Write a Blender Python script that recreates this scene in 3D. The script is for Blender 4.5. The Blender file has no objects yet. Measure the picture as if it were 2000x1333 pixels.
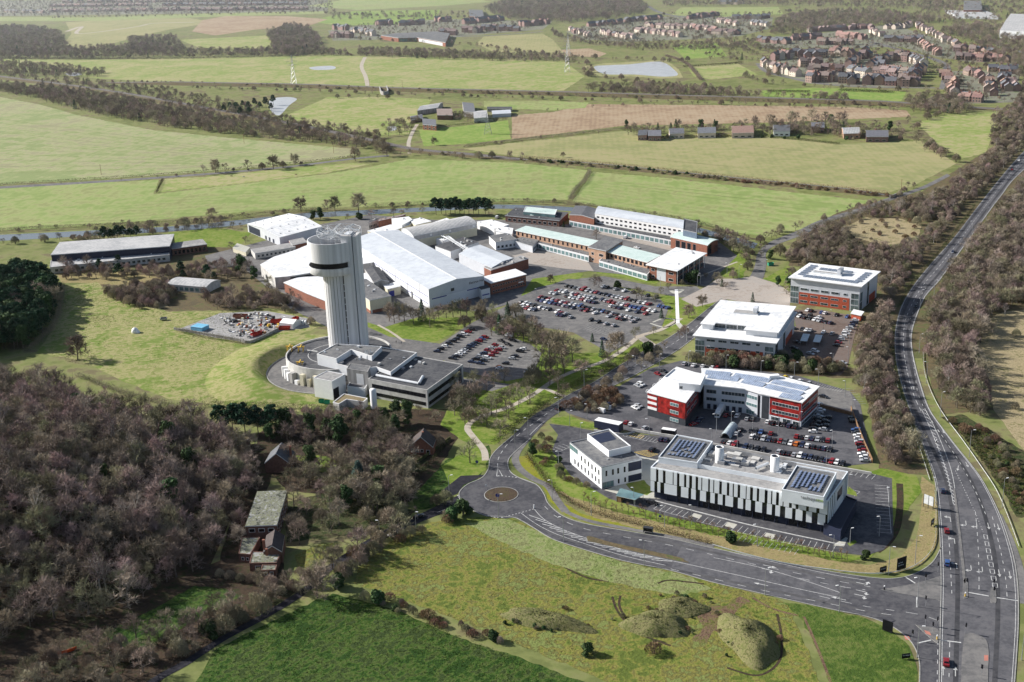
import bpy,math,random
from mathutils import Vector,Matrix
from mathutils.geometry import tessellate_polygon
R=random.Random(7)
sc=bpy.context.scene
COL=sc.collection
F=2441.0;TH=math.atan(836/2441.0);RO=math.radians(2.13);H=220.0
st,ct,sr,cr=math.sin(TH),math.cos(TH),math.sin(RO),math.cos(RO)
fw=Vector((0,ct,-st));U0=Vector((0,st,ct));R0=Vector((1,0,0))
rt=cr*R0-sr*U0;up=sr*R0+cr*U0
def at(px,py,z=0.0):
 d=fw+(px-1000)/F*rt-(py-666.5)/F*up
 t=(z-H)/d.z
 return Vector((d.x*t,d.y*t,z))
def depth(p):return(Vector(p)-Vector((0,0,H))).dot(fw)
def proj(p):
 q=Vector(p)-Vector((0,0,H));c=q.dot(fw)
 return 1000+F*q.dot(rt)/c,666.5-F*q.dot(up)/c
def PX(pts,z=0.0):return[at(x,y,z)for x,y in pts]
cam=bpy.data.cameras.new('camera');co=bpy.data.objects.new('camera',cam);COL.objects.link(co)
cam.sensor_width=36;cam.lens=F/2000*36;cam.clip_start=1;cam.clip_end=20000
m=Matrix.Identity(4)
for i in range(3):m[i][0]=rt[i];m[i][1]=up[i];m[i][2]=-fw[i];m[i][3]=(0,0,H)[i]
co.matrix_world=m;sc.camera=co
SAZ=math.radians(21);SEL=math.radians(29)
ldir=Vector((math.cos(SAZ)*math.cos(SEL),-math.sin(SAZ)*math.cos(SEL),-math.sin(SEL)))
sun=bpy.data.lights.new('sun','SUN');so=bpy.data.objects.new('sun',sun);COL.objects.link(so)
sun.energy=5.0;sun.angle=math.radians(0.5);sun.color=(1,.965,.91)
so.rotation_euler=ldir.to_track_quat('-Z','Y').to_euler()
w=bpy.data.worlds.new('World');sc.world=w;w.use_nodes=True
nt=w.node_tree;bg=nt.nodes['Background']
sky=nt.nodes.new('ShaderNodeTexSky');sky.sky_type='NISHITA';sky.sun_disc=False
sky.sun_elevation=SEL;sky.sun_rotation=math.atan2(-ldir.x,-ldir.y)
sky.altitude=200;sky.air_density=1.0;sky.dust_density=2.0
nt.links.new(sky.outputs[0],bg.inputs[0]);bg.inputs[1].default_value=0.07
sc.view_settings.view_transform='Standard';sc.view_settings.look='None';sc.view_settings.exposure=0
sc.render.engine='CYCLES'
try:
 sc.cycles.use_denoising=True;sc.cycles.max_bounces=5;sc.cycles.transparent_max_bounces=4
 sc.cycles.volume_bounces=0;sc.cycles.diffuse_bounces=2;sc.cycles.glossy_bounces=2
 sc.cycles.caustics_reflective=False;sc.cycles.caustics_refractive=False
 sc.cycles.sample_clamp_indirect=4;sc.cycles.film_exposure=1.6
except Exception:pass
MATS={}
def newmat(name):
 mt=bpy.data.materials.new(name);mt.use_nodes=True
 return mt,mt.node_tree,mt.node_tree.nodes['Principled BSDF']
def c4(c):return(c[0],c[1],c[2],1)
def mat(name,c,rough=.7,metal=0,var=.12,scale=.6,spec=.3,rnd=0.0,streak=0,dirt=None):
 """plain material with a little noise in its colour (world position), optional per-object variation and streaks"""
 if name in MATS:return MATS[name]
 mt,t,b=newmat(name);N=t.nodes.new;L=t.links.new
 b.inputs['Roughness'].default_value=rough;b.inputs['Metallic'].default_value=metal
 b.inputs['Specular IOR Level'].default_value=spec
 geo=N('ShaderNodeNewGeometry');nz=N('ShaderNodeTexNoise');nz.inputs['Scale'].default_value=scale
 nz.inputs['Detail'].default_value=4
 if streak:
  mp=N('ShaderNodeMapping');mp.inputs['Scale'].default_value=(1,1,streak)
  L(geo.outputs['Position'],mp.inputs[0]);L(mp.outputs[0],nz.inputs['Vector'])
 else:L(geo.outputs['Position'],nz.inputs['Vector'])
 rp=N('ShaderNodeValToRGB');rp.color_ramp.elements[0].position=.3;rp.color_ramp.elements[1].position=.7
 lo=dirt if dirt else[x*(1-var)for x in c]
 rp.color_ramp.elements[0].color=c4(lo);rp.color_ramp.elements[1].color=c4([min(1,x*(1+var))for x in c])
 L(nz.outputs['Fac'],rp.inputs[0]);out=rp.outputs[0]
 if rnd:
  oi=N('ShaderNodeObjectInfo');hs=N('ShaderNodeHueSaturation')
  mr=N('ShaderNodeMapRange');mr.inputs['To Min'].default_value=1-rnd;mr.inputs['To Max'].default_value=1+rnd
  L(oi.outputs['Random'],mr.inputs[0]);L(mr.outputs[0],hs.inputs['Value']);L(out,hs.inputs['Color'])
  m2=N('ShaderNodeMath');m2.operation='MULTIPLY_ADD';m2.inputs[1].default_value=7.31;m2.inputs[2].default_value=0
  fr=N('ShaderNodeMath');fr.operation='FRACT';L(oi.outputs['Random'],m2.inputs[0]);L(m2.outputs[0],fr.inputs[0])
  mh=N('ShaderNodeMapRange');mh.inputs['To Min'].default_value=.5-rnd*.08;mh.inputs['To Max'].default_value=.5+rnd*.1
  L(fr.outputs[0],mh.inputs[0]);L(mh.outputs[0],hs.inputs['Hue']);out=hs.outputs[0]
 L(out,b.inputs['Base Color']);MATS[name]=mt
 return mt
def ground(name,cols,s1=.02,s2=.35,bump=.3,stripe=None,rough=.95,fine=.75):
 """cols: three or four colours blended by big and small noise; stripe=(angle deg, period m, strength)"""
 if name in MATS:return MATS[name]
 mt,t,b=newmat(name);N=t.nodes.new;L=t.links.new
 b.inputs['Roughness'].default_value=rough;b.inputs['Specular IOR Level'].default_value=.1
 geo=N('ShaderNodeNewGeometry')
 def noise(s,d=5,dist=0):
  n=N('ShaderNodeTexNoise');n.inputs['Scale'].default_value=s;n.inputs['Detail'].default_value=d
  n.inputs['Roughness'].default_value=.62;n.inputs['Distortion'].default_value=dist
  L(geo.outputs['Position'],n.inputs['Vector']);return n
 n1=noise(s1,6,.6);n2=noise(s2,5)
 rp=N('ShaderNodeValToRGB');e=rp.color_ramp.elements
 e[0].position=.34;e[1].position=.66;e[0].color=c4(cols[0]);e[1].color=c4(cols[-1])
 for k,c in enumerate(cols[1:-1]):
  x=e.new(.34+.32*(k+1)/(len(cols)-1));x.color=c4(c)
 ad=N('ShaderNodeMath');ad.operation='MULTIPLY_ADD';ad.inputs[1].default_value=fine
 sb=N('ShaderNodeMath');sb.operation='SUBTRACT';sb.inputs[1].default_value=.5
 L(n2.outputs['Fac'],sb.inputs[0]);L(sb.outputs[0],ad.inputs[0]);L(n1.outputs['Fac'],ad.inputs[2])
 n4=noise(s1*5.3,4,.4);s4=N('ShaderNodeMath');s4.operation='SUBTRACT';s4.inputs[1].default_value=.5;a4=N('ShaderNodeMath');a4.operation='MULTIPLY_ADD';a4.inputs[1].default_value=fine*1.2
 L(n4.outputs['Fac'],s4.inputs[0]);L(s4.outputs[0],a4.inputs[0]);L(ad.outputs[0],a4.inputs[2]);fac=a4.outputs[0]
 if stripe:
  ang,per,amt=stripe
  mp=N('ShaderNodeMapping');mp.inputs['Rotation'].default_value=(0,0,math.radians(ang))
  wv=N('ShaderNodeTexWave');wv.inputs['Scale'].default_value=1/per*.314*1.0;wv.inputs['Distortion'].default_value=1.2
  wv.inputs['Detail'].default_value=2;wv.inputs['Detail Scale'].default_value=.6
  L(geo.outputs['Position'],mp.inputs[0]);L(mp.outputs[0],wv.inputs['Vector'])
  a2=N('ShaderNodeMath');a2.operation='MULTIPLY_ADD';a2.inputs[1].default_value=amt
  s3=N('ShaderNodeMath');s3.operation='SUBTRACT';s3.inputs[1].default_value=.5
  L(wv.outputs['Fac'],s3.inputs[0]);L(s3.outputs[0],a2.inputs[0]);L(fac,a2.inputs[2]);fac=a2.outputs[0]
 L(fac,rp.inputs[0]);L(rp.outputs[0],b.inputs['Base Color'])
 if bump:
  n3=noise(s2*2.2,4);bp=N('ShaderNodeBump');bp.inputs['Strength'].default_value=bump;bp.inputs['Distance'].default_value=.5
  L(n3.outputs['Fac'],bp.inputs['Height']);L(bp.outputs[0],b.inputs['Normal'])
 MATS[name]=mt
 return mt
G_far=ground('rough_grass',[(.13,.15,.05),(.17,.19,.065),(.20,.20,.085),(.15,.13,.07)],.012,.12,.2)
G_base=ground('rough_meadow',[(.075,.095,.028),(.11,.135,.035),(.15,.155,.05),(.11,.09,.045)],.03,.3,.35)
G_pale=ground('pale_crop',[(.22,.265,.11),(.27,.30,.135),(.32,.32,.175),(.27,.26,.15)],.008,.1,.1,(12,9,.05))
G_crop=ground('green_crop',[(.205,.265,.085),(.245,.30,.105),(.285,.31,.13),(.23,.25,.10)],.010,.09,.1,(4,7,.06))
G_stub=ground('stubble',[(.24,.245,.11),(.29,.28,.13),(.32,.29,.15)],.010,.1,.15,(3,6,.09))
G_plough=ground('plough',[(.27,.19,.125),(.33,.245,.16),(.36,.28,.19)],.015,.1,.2,(5,5,.12))
G_paddock=ground('paddock',[(.20,.26,.07),(.27,.29,.11),(.34,.31,.16)],.02,.2,.2)
G_vivid=ground('bright_grass',[(.155,.24,.05),(.20,.28,.065),(.25,.29,.09)],.03,.2,.15)
G_lawn=ground('lawn',[(.105,.165,.022),(.15,.205,.035),(.20,.225,.06)],.06,.5,.3)
G_mown=ground('mown_field',[(.15,.205,.045),(.23,.245,.085),(.32,.29,.14),(.20,.22,.07)],.028,.35,.3,(70,4,.06))
G_dark=ground('shaded_grass',[(.022,.052,.009),(.042,.088,.014),(.075,.108,.026),(.036,.058,.016)],.035,.45,.9,(35,3.5,.12),.95,1.1)  # shade put into the grass colour, darker than the lit lawns
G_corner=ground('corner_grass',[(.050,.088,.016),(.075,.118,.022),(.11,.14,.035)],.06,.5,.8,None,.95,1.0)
G_bank_shade=ground('bank_scrub_lawn_shade',[(.035,.05,.018),(.06,.07,.028),(.085,.08,.04),(.05,.045,.025)],.06,.5,1.0,None,.95,1.1)  # scrub tone of the right bank; on the garden lawn it paints shade
G_moss=ground('mossy_meadow',[(.095,.125,.026),(.15,.175,.036),(.205,.19,.05),(.115,.11,.036),(.17,.20,.06)],.045,.4,.8,None,.95,.75)
G_mossL=ground('mossy_bank',[(.14,.18,.055),(.19,.23,.078),(.235,.255,.11),(.17,.18,.075)],.07,.5,.7,None,.95,.7)
G_verge=ground('verge_moss',[(.17,.19,.02),(.22,.225,.025),(.20,.19,.04)],.08,.6,.4)
G_straw=ground('straw_verge',[(.22,.18,.085),(.30,.24,.12),(.20,.19,.07)],.15,.8,.5)
G_wood=ground('leaf_litter',[(.040,.031,.022),(.066,.044,.030),(.036,.042,.018)],.06,.5,.6)
G_scrub=ground('scrub_ground',[(.10,.085,.05),(.14,.105,.06),(.10,.11,.045)],.05,.4,.6)
G_reed=ground('reed_bed',[(.28,.23,.13),(.38,.31,.19),(.20,.18,.085)],.12,.9,.8)
G_earth=ground('red_earth',[(.12,.075,.05),(.17,.11,.075),(.15,.12,.055),(.13,.13,.04)],.1,.8,.7)
G_asph=ground('asphalt',[(.078,.078,.086),(.104,.103,.112),(.128,.125,.132)],.03,.6,.1,None,.8)
G_asphN=ground('new_asphalt',[(.058,.058,.066),(.082,.081,.089),(.104,.102,.108)],.06,.7,.1,None,.75)
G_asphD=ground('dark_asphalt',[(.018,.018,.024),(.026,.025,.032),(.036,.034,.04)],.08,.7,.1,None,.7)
G_asphP=ground('worn_asphalt',[(.12,.118,.118),(.155,.15,.148),(.19,.182,.175)],.05,.6,.1,None,.85)
G_pave=ground('paving',[(.30,.26,.225),(.38,.335,.295),(.34,.31,.28)],.06,.7,.1,None,.85)
G_paveG=ground('grey_paving',[(.24,.235,.235),(.30,.295,.29),(.36,.35,.34)],.1,.7,.1,None,.85)
G_brickpave=ground('block_paving',[(.135,.10,.085),(.175,.135,.115),(.15,.125,.115)],.08,.7,.1,None,.85)
G_gravel=ground('path_gravel',[(.36,.31,.25),(.45,.40,.33),(.40,.37,.31)],.1,.8,.2,None,.9)
G_slab=ground('pale_slab',[(.40,.39,.34),(.47,.46,.40),(.43,.43,.40)],.2,.9,.1,None,.85)
G_roofg=ground('grey_felt',[(.115,.118,.125),(.155,.157,.162),(.20,.198,.195)],.09,.7,.1,None,.85)
G_roofd=ground('dark_felt',[(.060,.062,.07),(.085,.087,.094),(.11,.11,.114)],.09,.7,.1,None,.85)
G_roofw=ground('white_membrane',[(.60,.61,.62),(.72,.725,.73),(.76,.76,.76),(.79,.79,.79)],.06,.35,.0,(33,3.2,.10),.6)
G_rooft=ground('grey_metal_roof',[(.47,.50,.54),(.53,.56,.60),(.57,.60,.63)],.04,.3,.0,(29,1.4,.10),.5)
G_roofm=ground('mossy_roof',[(.06,.065,.045),(.22,.22,.20),(.13,.14,.06),(.30,.30,.29)],.16,.7,.2,None,.9)
G_roofo=ground('old_sheet_roof',[(.34,.345,.35),(.42,.42,.42),(.48,.475,.47)],.07,.6,.1,(20,2.5,.2),.8)
G_roofb=ground('brown_gravel_roof',[(.19,.15,.09),(.25,.20,.12),(.15,.14,.07)],.2,.9,.2,None,.9)
G_teal=ground('teal_copper_roof',[(.47,.575,.545),(.53,.63,.595),(.57,.655,.63)],.05,.5,.0,(20,1.2,.12),.6)
white=mat('white_paint',(.80,.80,.80),.5,var=.04);kerb_m=mat('kerb_stone',(.30,.295,.28),.8,var=.2,scale=1.5)
line_m=mat('road_paint',(.50,.50,.49),.7,var=.3,scale=1.2);liney=mat('yellow_paint',(.70,.50,.10),.7,var=.15,scale=2)
linef=mat('worn_road_paint',(.42,.42,.41),.8,var=.3,scale=2.0)
conc=mat('tower_concrete',(.68,.68,.685),.85,var=.16,scale=.55,streak=.04)
conc2=mat('pale_concrete',(.50,.49,.47),.85,var=.18,scale=.4)
concd=mat('stained_concrete',(.33,.32,.31),.9,var=.3,scale=.5,streak=.2)
wclad=mat('white_cladding',(.72,.735,.76),.5,var=.04,scale=.3);gclad=mat('silver_cladding',(.58,.60,.64),.45,.0,var=.06,scale=.3)
pclad=mat('pale_blue_panel',(.78,.82,.86),.4,var=.06,scale=.25);cream=mat('cream_cladding',(.62,.58,.44),.7,var=.06)
brick=mat('brick_wall',(.25,.105,.07),.9,var=.22,scale=1.2);brickr=mat('red_brick_wall',(.40,.085,.045),.9,var=.18,scale=1.0)
brickd=mat('dark_brick_wall',(.16,.085,.065),.9,var=.25,scale=1.2);brickl=mat('pale_brick_wall',(.42,.27,.19),.9,var=.18,scale=1)
render_m=mat('cream_render_wall',(.66,.61,.52),.85,var=.08)
redtile=mat('red_tile_panel',(.27,.018,.015),.45,var=.65,scale=.55,streak=1.0);dgrey=mat('dark_grey_panel',(.045,.05,.06),.5,var=.15)
navy=mat('navy_panel',(.022,.028,.055),.45,var=.15);blackp=mat('black_panel',(.008,.008,.012),.35,var=.2)
blue=mat('blue_stripe',(.03,.04,.25),.5);glass=mat('window_glass',(.035,.05,.06),.12,var=.4,scale=.3,spec=.6)
glassb=mat('black_glass',(.010,.011,.016),.15,var=.4,scale=.3,spec=.5);glasst=mat('teal_glass',(.12,.20,.21),.12,var=.3,scale=.25,spec=.6)
metal=mat('grey_metal',(.36,.37,.39),.45,.5);metalw=mat('white_metal',(.66,.68,.70),.4,.1);metald=mat('dark_metal',(.05,.052,.056),.5,.3)
solar=mat('solar_panel',(.10,.13,.22),.25,var=.2,spec=.6);solarl=mat('solar_panel_pale',(.30,.36,.47),.25,var=.25,spec=.6);solarg=mat('solar_panel_grey',(.17,.20,.25),.25,var=.2,spec=.6);yellow=mat('yellow_steel',(.68,.45,.08),.6)
slate=mat('slate_roof',(.13,.135,.15),.8,var=.2,rnd=.25);browntile=mat('brown_tile_roof',(.215,.165,.15),.85,var=.2,rnd=.3);redroof=mat('red_tile_roof',(.29,.185,.155),.85,var=.2,rnd=.2)
hbrick=mat('house_brick',(.31,.215,.185),.9,var=.15,rnd=.3);hcream=mat('house_render',(.60,.52,.44),.9,var=.08,rnd=.15)
red_m=mat('red_container_paint',(.40,.035,.025),.6);green_m=mat('green_container_paint',(.02,.26,.16),.6);skyblue=mat('blue_tarpaulin',(.16,.42,.60),.6)
wood_m=mat('timber',(.22,.13,.07),.8);tactile=mat('red_tactile_paving',(.42,.17,.13),.85);orange=mat('orange_netting',(.75,.10,.02),.7)
bark=mat('bark',(.14,.115,.09),.95,var=.3,scale=2,rnd=.2);birchb=mat('birch_bark',(.42,.39,.35),.9,var=.3,scale=2)
tw_pink=mat('pinkish_twigs',(.292,.228,.20),.95,var=.25,scale=.25,rnd=.45,spec=.05);tw_olive=mat('olive_twigs',(.25,.225,.15),.95,var=.25,scale=.25,rnd=.4,spec=.05)
tw_brown=mat('brown_twigs',(.29,.242,.185),.95,var=.25,scale=.25,rnd=.4,spec=.05);tw_far=mat('grey_twigs',(.125,.105,.088),.95,var=.25,scale=.1,rnd=.3,spec=.05)
tw_rust=mat('rusty_twigs',(.21,.135,.09),.95,var=.25,scale=.4,rnd=.3,spec=.05)
nd=mat('pine_needles',(.032,.070,.036),.9,var=.4,scale=.6,rnd=.3,spec=.1);ndb=mat('blue_needles',(.06,.10,.085),.9,var=.3,rnd=.1,spec=.1)
lf=mat('evergreen_leaves',(.05,.085,.03),.85,var=.4,scale=.6,rnd=.3,spec=.15);hd=mat('hedge_leaves',(.075,.08,.035),.9,var=.4,scale=.5,rnd=.2,spec=.1)
water_m=mat('still_water',(.10,.112,.12),.16,var=.1,spec=.8);pond_m=mat('pond_water',(.42,.43,.44),.3,var=.15,scale=.08,spec=.6);tyre=mat('tyre_rubber',(.02,.02,.02),.8)  # pond colour kept pale to paint its silvery sky reflection
class M:
 def __init__(s):s.v=[];s.f=[];s.m=[]
 def quad(s,a,b,c,d,k=0):
  n=len(s.v);s.v+=[tuple(a),tuple(b),tuple(c),tuple(d)];s.f.append((n,n+1,n+2,n+3));s.m.append(k)
 def tri(s,a,b,c,k=0):
  n=len(s.v);s.v+=[tuple(a),tuple(b),tuple(c)];s.f.append((n,n+1,n+2));s.m.append(k)
 def poly(s,pts,k=0):
  ts=tessellate_polygon([[Vector((p[0],p[1],0))for p in pts]]);n=len(s.v);s.v+=[tuple(p)for p in pts]
  for t in ts:
   a,b,c=[Vector(pts[i])for i in t]
   if(b-a).cross(c-a).z<0:t=(t[0],t[2],t[1])
   s.f.append(tuple(n+i for i in t));s.m.append(k)
 def prism(s,pts,z0,z1,k=0,kt=None,top=True):
  pts=[(p[0],p[1])for p in pts]
  if sum(pts[i-1][0]*pts[i][1]-pts[i][0]*pts[i-1][1]for i in range(len(pts)))<0:pts=pts[::-1]
  for i in range(len(pts)):
   a=pts[i-1];b=pts[i]
   s.quad((*a,z0),(*b,z0),(*b,z1),(*a,z1),k)
  if top:s.poly([(*p,z1)for p in pts],k if kt is None else kt)
 def box(s,c,d,rz=0,k=0):
  ca,sa=math.cos(rz),math.sin(rz)
  q=[(c[0]+x*d[0]/2*ca-y*d[1]/2*sa,c[1]+x*d[0]/2*sa+y*d[1]/2*ca)for x,y in((-1,-1),(1,-1),(1,1),(-1,1))]
  s.prism(q,c[2],c[2]+d[2],k);s.f.append(tuple(range(len(s.v)-16,len(s.v)-16)))if 0 else None
 def tube(s,p0,p1,r0,r1,n=4,k=0,cap=False):
  p0=Vector(p0);p1=Vector(p1);d=(p1-p0)
  if d.length<1e-6:return
  d.normalize();a=d.orthogonal().normalized();b=d.cross(a);q=len(s.v)
  for p,r in((p0,r0),(p1,r1)):
   for i in range(n):
    t=2*math.pi*i/n;s.v.append(tuple(p+a*math.cos(t)*r+b*math.sin(t)*r))
  for i in range(n):
   j=(i+1)%n;s.f.append((q+i,q+j,q+n+j,q+n+i));s.m.append(k)
  if cap:s.f.append(tuple(q+n+i for i in range(n)));s.m.append(k)
 def lathe(s,c,prof,n=24,k=0,a0=0,a1=2*math.pi):
  full=abs(a1-a0-2*math.pi)<1e-6;q=len(s.v);st_=n if full else n+1
  for r,z in prof:
   for i in range(st_):
    t=a0+(a1-a0)*i/n;s.v.append((c[0]+r*math.cos(t),c[1]+r*math.sin(t),c[2]+z))
  for j in range(len(prof)-1):
   for i in range(n):
    i2=(i+1)%st_;s.f.append((q+j*st_+i,q+j*st_+i2,q+(j+1)*st_+i2,q+(j+1)*st_+i));s.m.append(k)
 def blob(s,c,r,n,size,k=0,flat=1.0):
  for _ in range(n):
   d=Vector((R.gauss(0,1),R.gauss(0,1),R.gauss(0,1)))
   if d.length<1e-3:continue
   d.normalize();rr=r*(.45+.62*R.random()**.6);p=Vector(c)+Vector((d.x*rr,d.y*rr,d.z*rr*flat))
   nn=(d+Vector((R.gauss(0,.6),R.gauss(0,.6),R.gauss(.2,.6)))).normalized();a=nn.orthogonal().normalized();b=nn.cross(a)
   t=R.random()*6.28;a,b=a*math.cos(t)+b*math.sin(t),b*math.cos(t)-a*math.sin(t);z=size*(.5+R.random())
   s.tri(p-a*z*.6-b*z*.4,p+a*z*.6-b*z*.3,p+b*z*.75,k)
def mesh(name,mb,mats,smooth=False):
 me=bpy.data.meshes.new(name);me.from_pydata(mb.v,[],mb.f)
 for x in(mats if isinstance(mats,(list,tuple))else[mats]):me.materials.append(x)
 if any(mb.m):me.polygons.foreach_set('material_index',mb.m)
 if smooth:me.polygons.foreach_set('use_smooth',[True]*len(mb.f))
 me.update();return me
def ob(name,data,parent=None):
 o=bpy.data.objects.new(name,data);COL.objects.link(o)
 if parent is not None:o.parent=parent
 return o
def tag(o,label=None,cat=None,group=None,kind=None):
 if label:o['label']=label
 if cat:o['category']=cat
 if group:o['group']=group
 if kind:o['kind']=kind
 return o
def thing(name,label,cat,loc=(0,0,0),rz=0,group=None):
 o=ob(name,None);o.location=loc;o.rotation_euler=(0,0,rz);o.empty_display_size=1
 return tag(o,label,cat,group)
def part(name,mb,mats,parent,smooth=False,world=True):
 if world:
  l=parent.location if parent.parent is None else parent.parent.location
  mb.v=[(v[0]-l[0],v[1]-l[1],v[2]-l[2])for v in mb.v]
 return ob(name,mesh(name,mb,mats,smooth),parent)
def struct(name,mb,mats,label,cat,parent=None,kind='structure'):
 o=ob(name,mesh(name,mb,mats),parent)
 return tag(o,label,cat,None,kind)if parent is None else o
def copyt(o,parent=None):
 c=o.copy();COL.objects.link(c);c.parent=parent
 for ch in o.children:copyt(ch,c)
 return c
ORD='first second third fourth fifth sixth seventh eighth ninth tenth eleventh twelfth thirteenth fourteenth fifteenth sixteenth seventeenth eighteenth nineteenth twentieth'.split()
def nth(i):return ORD[i]if i<20 else('twenty-'+ORD[i-20]if i<29 else 'thirtieth' if i==29 else 'thirty-'+ORD[i-30])
def cat_rom(p,n=6,closed=False):
 out=[];L=len(p)
 for i in range(L if closed else L-1):
  g=lambda k:p[k%L]if closed else p[max(0,min(L-1,k))]
  a,b,c,d=g(i-1),g(i),g(i+1),g(i+2)
  for j in range(n):
   t=j/n
   out.append(tuple(.5*(2*b[q]+(c[q]-a[q])*t+(2*a[q]-5*b[q]+4*c[q]-d[q])*t*t+(3*b[q]-a[q]-3*c[q]+d[q])*t**3)for q in(0,1)))
 if not closed:out.append(tuple(p[-1]))
 return out
def resample(pts,n):
 pts=[Vector(p)for p in pts];cum=[0]
 for a,b in zip(pts,pts[1:]):cum.append(cum[-1]+(b-a).length)
 out=[];j=0
 for i in range(n):
  t=cum[-1]*i/(n-1)
  while j<len(cum)-2 and cum[j+1]<t:j+=1
  out.append(pts[j].lerp(pts[j+1],(t-cum[j])/max(1e-9,cum[j+1]-cum[j])))
 return out
def wline(px,n=6,z=0.0):return[at(x,y,z)for x,y in(cat_rom(px,n)if n>1 else px)]
def wlen(w):return sum((b-a).length for a,b in zip(w,w[1:]))
def ragged(px):
 rr=random.Random(int(px[0][0]*7+px[0][1]));out=[]
 for i in range(len(px)):
  a,b=px[i-1],px[i];L=math.hypot(b[0]-a[0],b[1]-a[1]);sc_=max(.12,(min(a[1],b[1])+170)/900);n=max(1,int(L/(7*sc_)));dx,dy=(b[0]-a[0])/max(L,1e-6),(b[1]-a[1])/max(L,1e-6)
  for j in range(n):
   e=rr.gauss(0,1)*1.1*sc_ if j else 0;t=j/n;out.append((a[0]+(b[0]-a[0])*t-dy*e,a[1]+(b[1]-a[1])*t+dx*e*.6))
 return out
def sheet(name,px,mt,lev,label,cat,smooth=1,kind='structure',parent=None):
 if cat=='field' and smooth==1:px=ragged(px)
 pts=cat_rom(px,smooth,True)if smooth>1 else px
 mb=M();mb.poly([at(x,y,0)+Vector((0,0,lev))for x,y in pts]);return struct(name,mb,mt,label,cat,parent,kind)
def strip_m(mb,l,r,lev,k=0,n=None):
 n=n or max(len(l),len(r));a=resample(l,n);b=resample(r,n)
 for i in range(n-1):
  mb.quad(*[Vector((p.x,p.y,lev))for p in(a[i],b[i],b[i+1],a[i+1])],k)if(b[i]-a[i]).cross(a[i+1]-a[i]).z>0 else mb.quad(*[Vector((p.x,p.y,lev))for p in(a[i],a[i+1],b[i+1],b[i])],k)
def ribbon(mb,w,wid,lev,k=0,h=None):
 n=len(w)
 l=[];r=[]
 for i in range(n):
  d=(w[min(i+1,n-1)]-w[max(i-1,0)]);d.z=0
  if d.length<1e-6:d=Vector((1,0,0))
  d.normalize();q=Vector((-d.y,d.x,0))*wid/2;l.append(w[i]+q);r.append(w[i]-q)
 V=lambda p,z:(p.x,p.y,z)
 for i in range(n-1):
  mb.quad(V(r[i],lev),V(r[i+1],lev),V(l[i+1],lev),V(l[i],lev),k)
  if h:
   mb.quad(V(l[i],lev),V(l[i+1],lev),V(l[i+1],lev-h),V(l[i],lev-h),k);mb.quad(V(r[i+1],lev),V(r[i],lev),V(r[i],lev-h),V(r[i+1],lev-h),k)
def dashes(mb,w,wid,lev,on,off,k=0):
 tot=wlen(w);n=max(2,int(tot/(on+off)*8));q=resample(w,n);step=tot/(n-1);s=0
 cur=[]
 for i in range(n):
  ph=(i*step)%(on+off)
  if ph<on:cur.append(q[i])
  else:
   if len(cur)>1:ribbon(mb,cur,wid,lev,k)
   cur=[]
 if len(cur)>1:ribbon(mb,cur,wid,lev,k)
def inside(p,poly):
 c=False;j=len(poly)-1
 for i in range(len(poly)):
  a,b=poly[i],poly[j]
  if(a[1]>p[1])!=(b[1]>p[1])and p[0]<(b[0]-a[0])*(p[1]-a[1])/(b[1]-a[1])+a[0]:c=not c
  j=i
 return c
def edged(p,poly):
 best=1e9;p=Vector((p[0],p[1]))
 for i in range(len(poly)):
  a=Vector(poly[i-1][:2]);b=Vector(poly[i][:2]);d=b-a;t=max(0,min(1,(p-a).dot(d)/max(1e-9,d.dot(d))));best=min(best,(p-a-d*t).length)
 return best
mb=M();mb.poly([(-9000,100,0),(9000,100,0),(9000,12000,0),(-9000,12000,0)])
struct('ground',mb,G_far,'rough green and brown grassland reaching to the horizon','ground')
HILL=PX([(-420,830),(-150,730),(0,740),(130,770),(240,808),(400,842),(505,880),(470,930),(462,1000),(440,1060),(415,1110),(380,1135),(215,1215),(60,1250),(-90,1333),(-420,1500)])
def hz(x,y):
 if x>-60 or not inside((x,y),HILL):return 0.0
 d=min(1,edged((x,y),HILL)/85);d=d*d*(3-2*d)
 return 15*d
mb=M();N1=60;x0,x1,y0,y1=-360,-100,250,640;g={}
for i in range(N1+1):
 for j in range(N1+1):
  x=x0+(x1-x0)*i/N1;y=y0+(y1-y0)*j/N1
  z=hz(x,y);g[i,j]=len(mb.v);mb.v.append((x,y,z+.03 if z>0 else-.3))
for i in range(N1):
 for j in range(N1):
  q=(g[i,j],g[i+1,j],g[i+1,j+1],g[i,j+1])
  if max(mb.v[k][2]for k in q)>0:mb.f.append(q);mb.m.append(0)
struct('wooded_hill',mb,G_wood,'low hill covered with leaf litter under the bare wood','hill')
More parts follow.
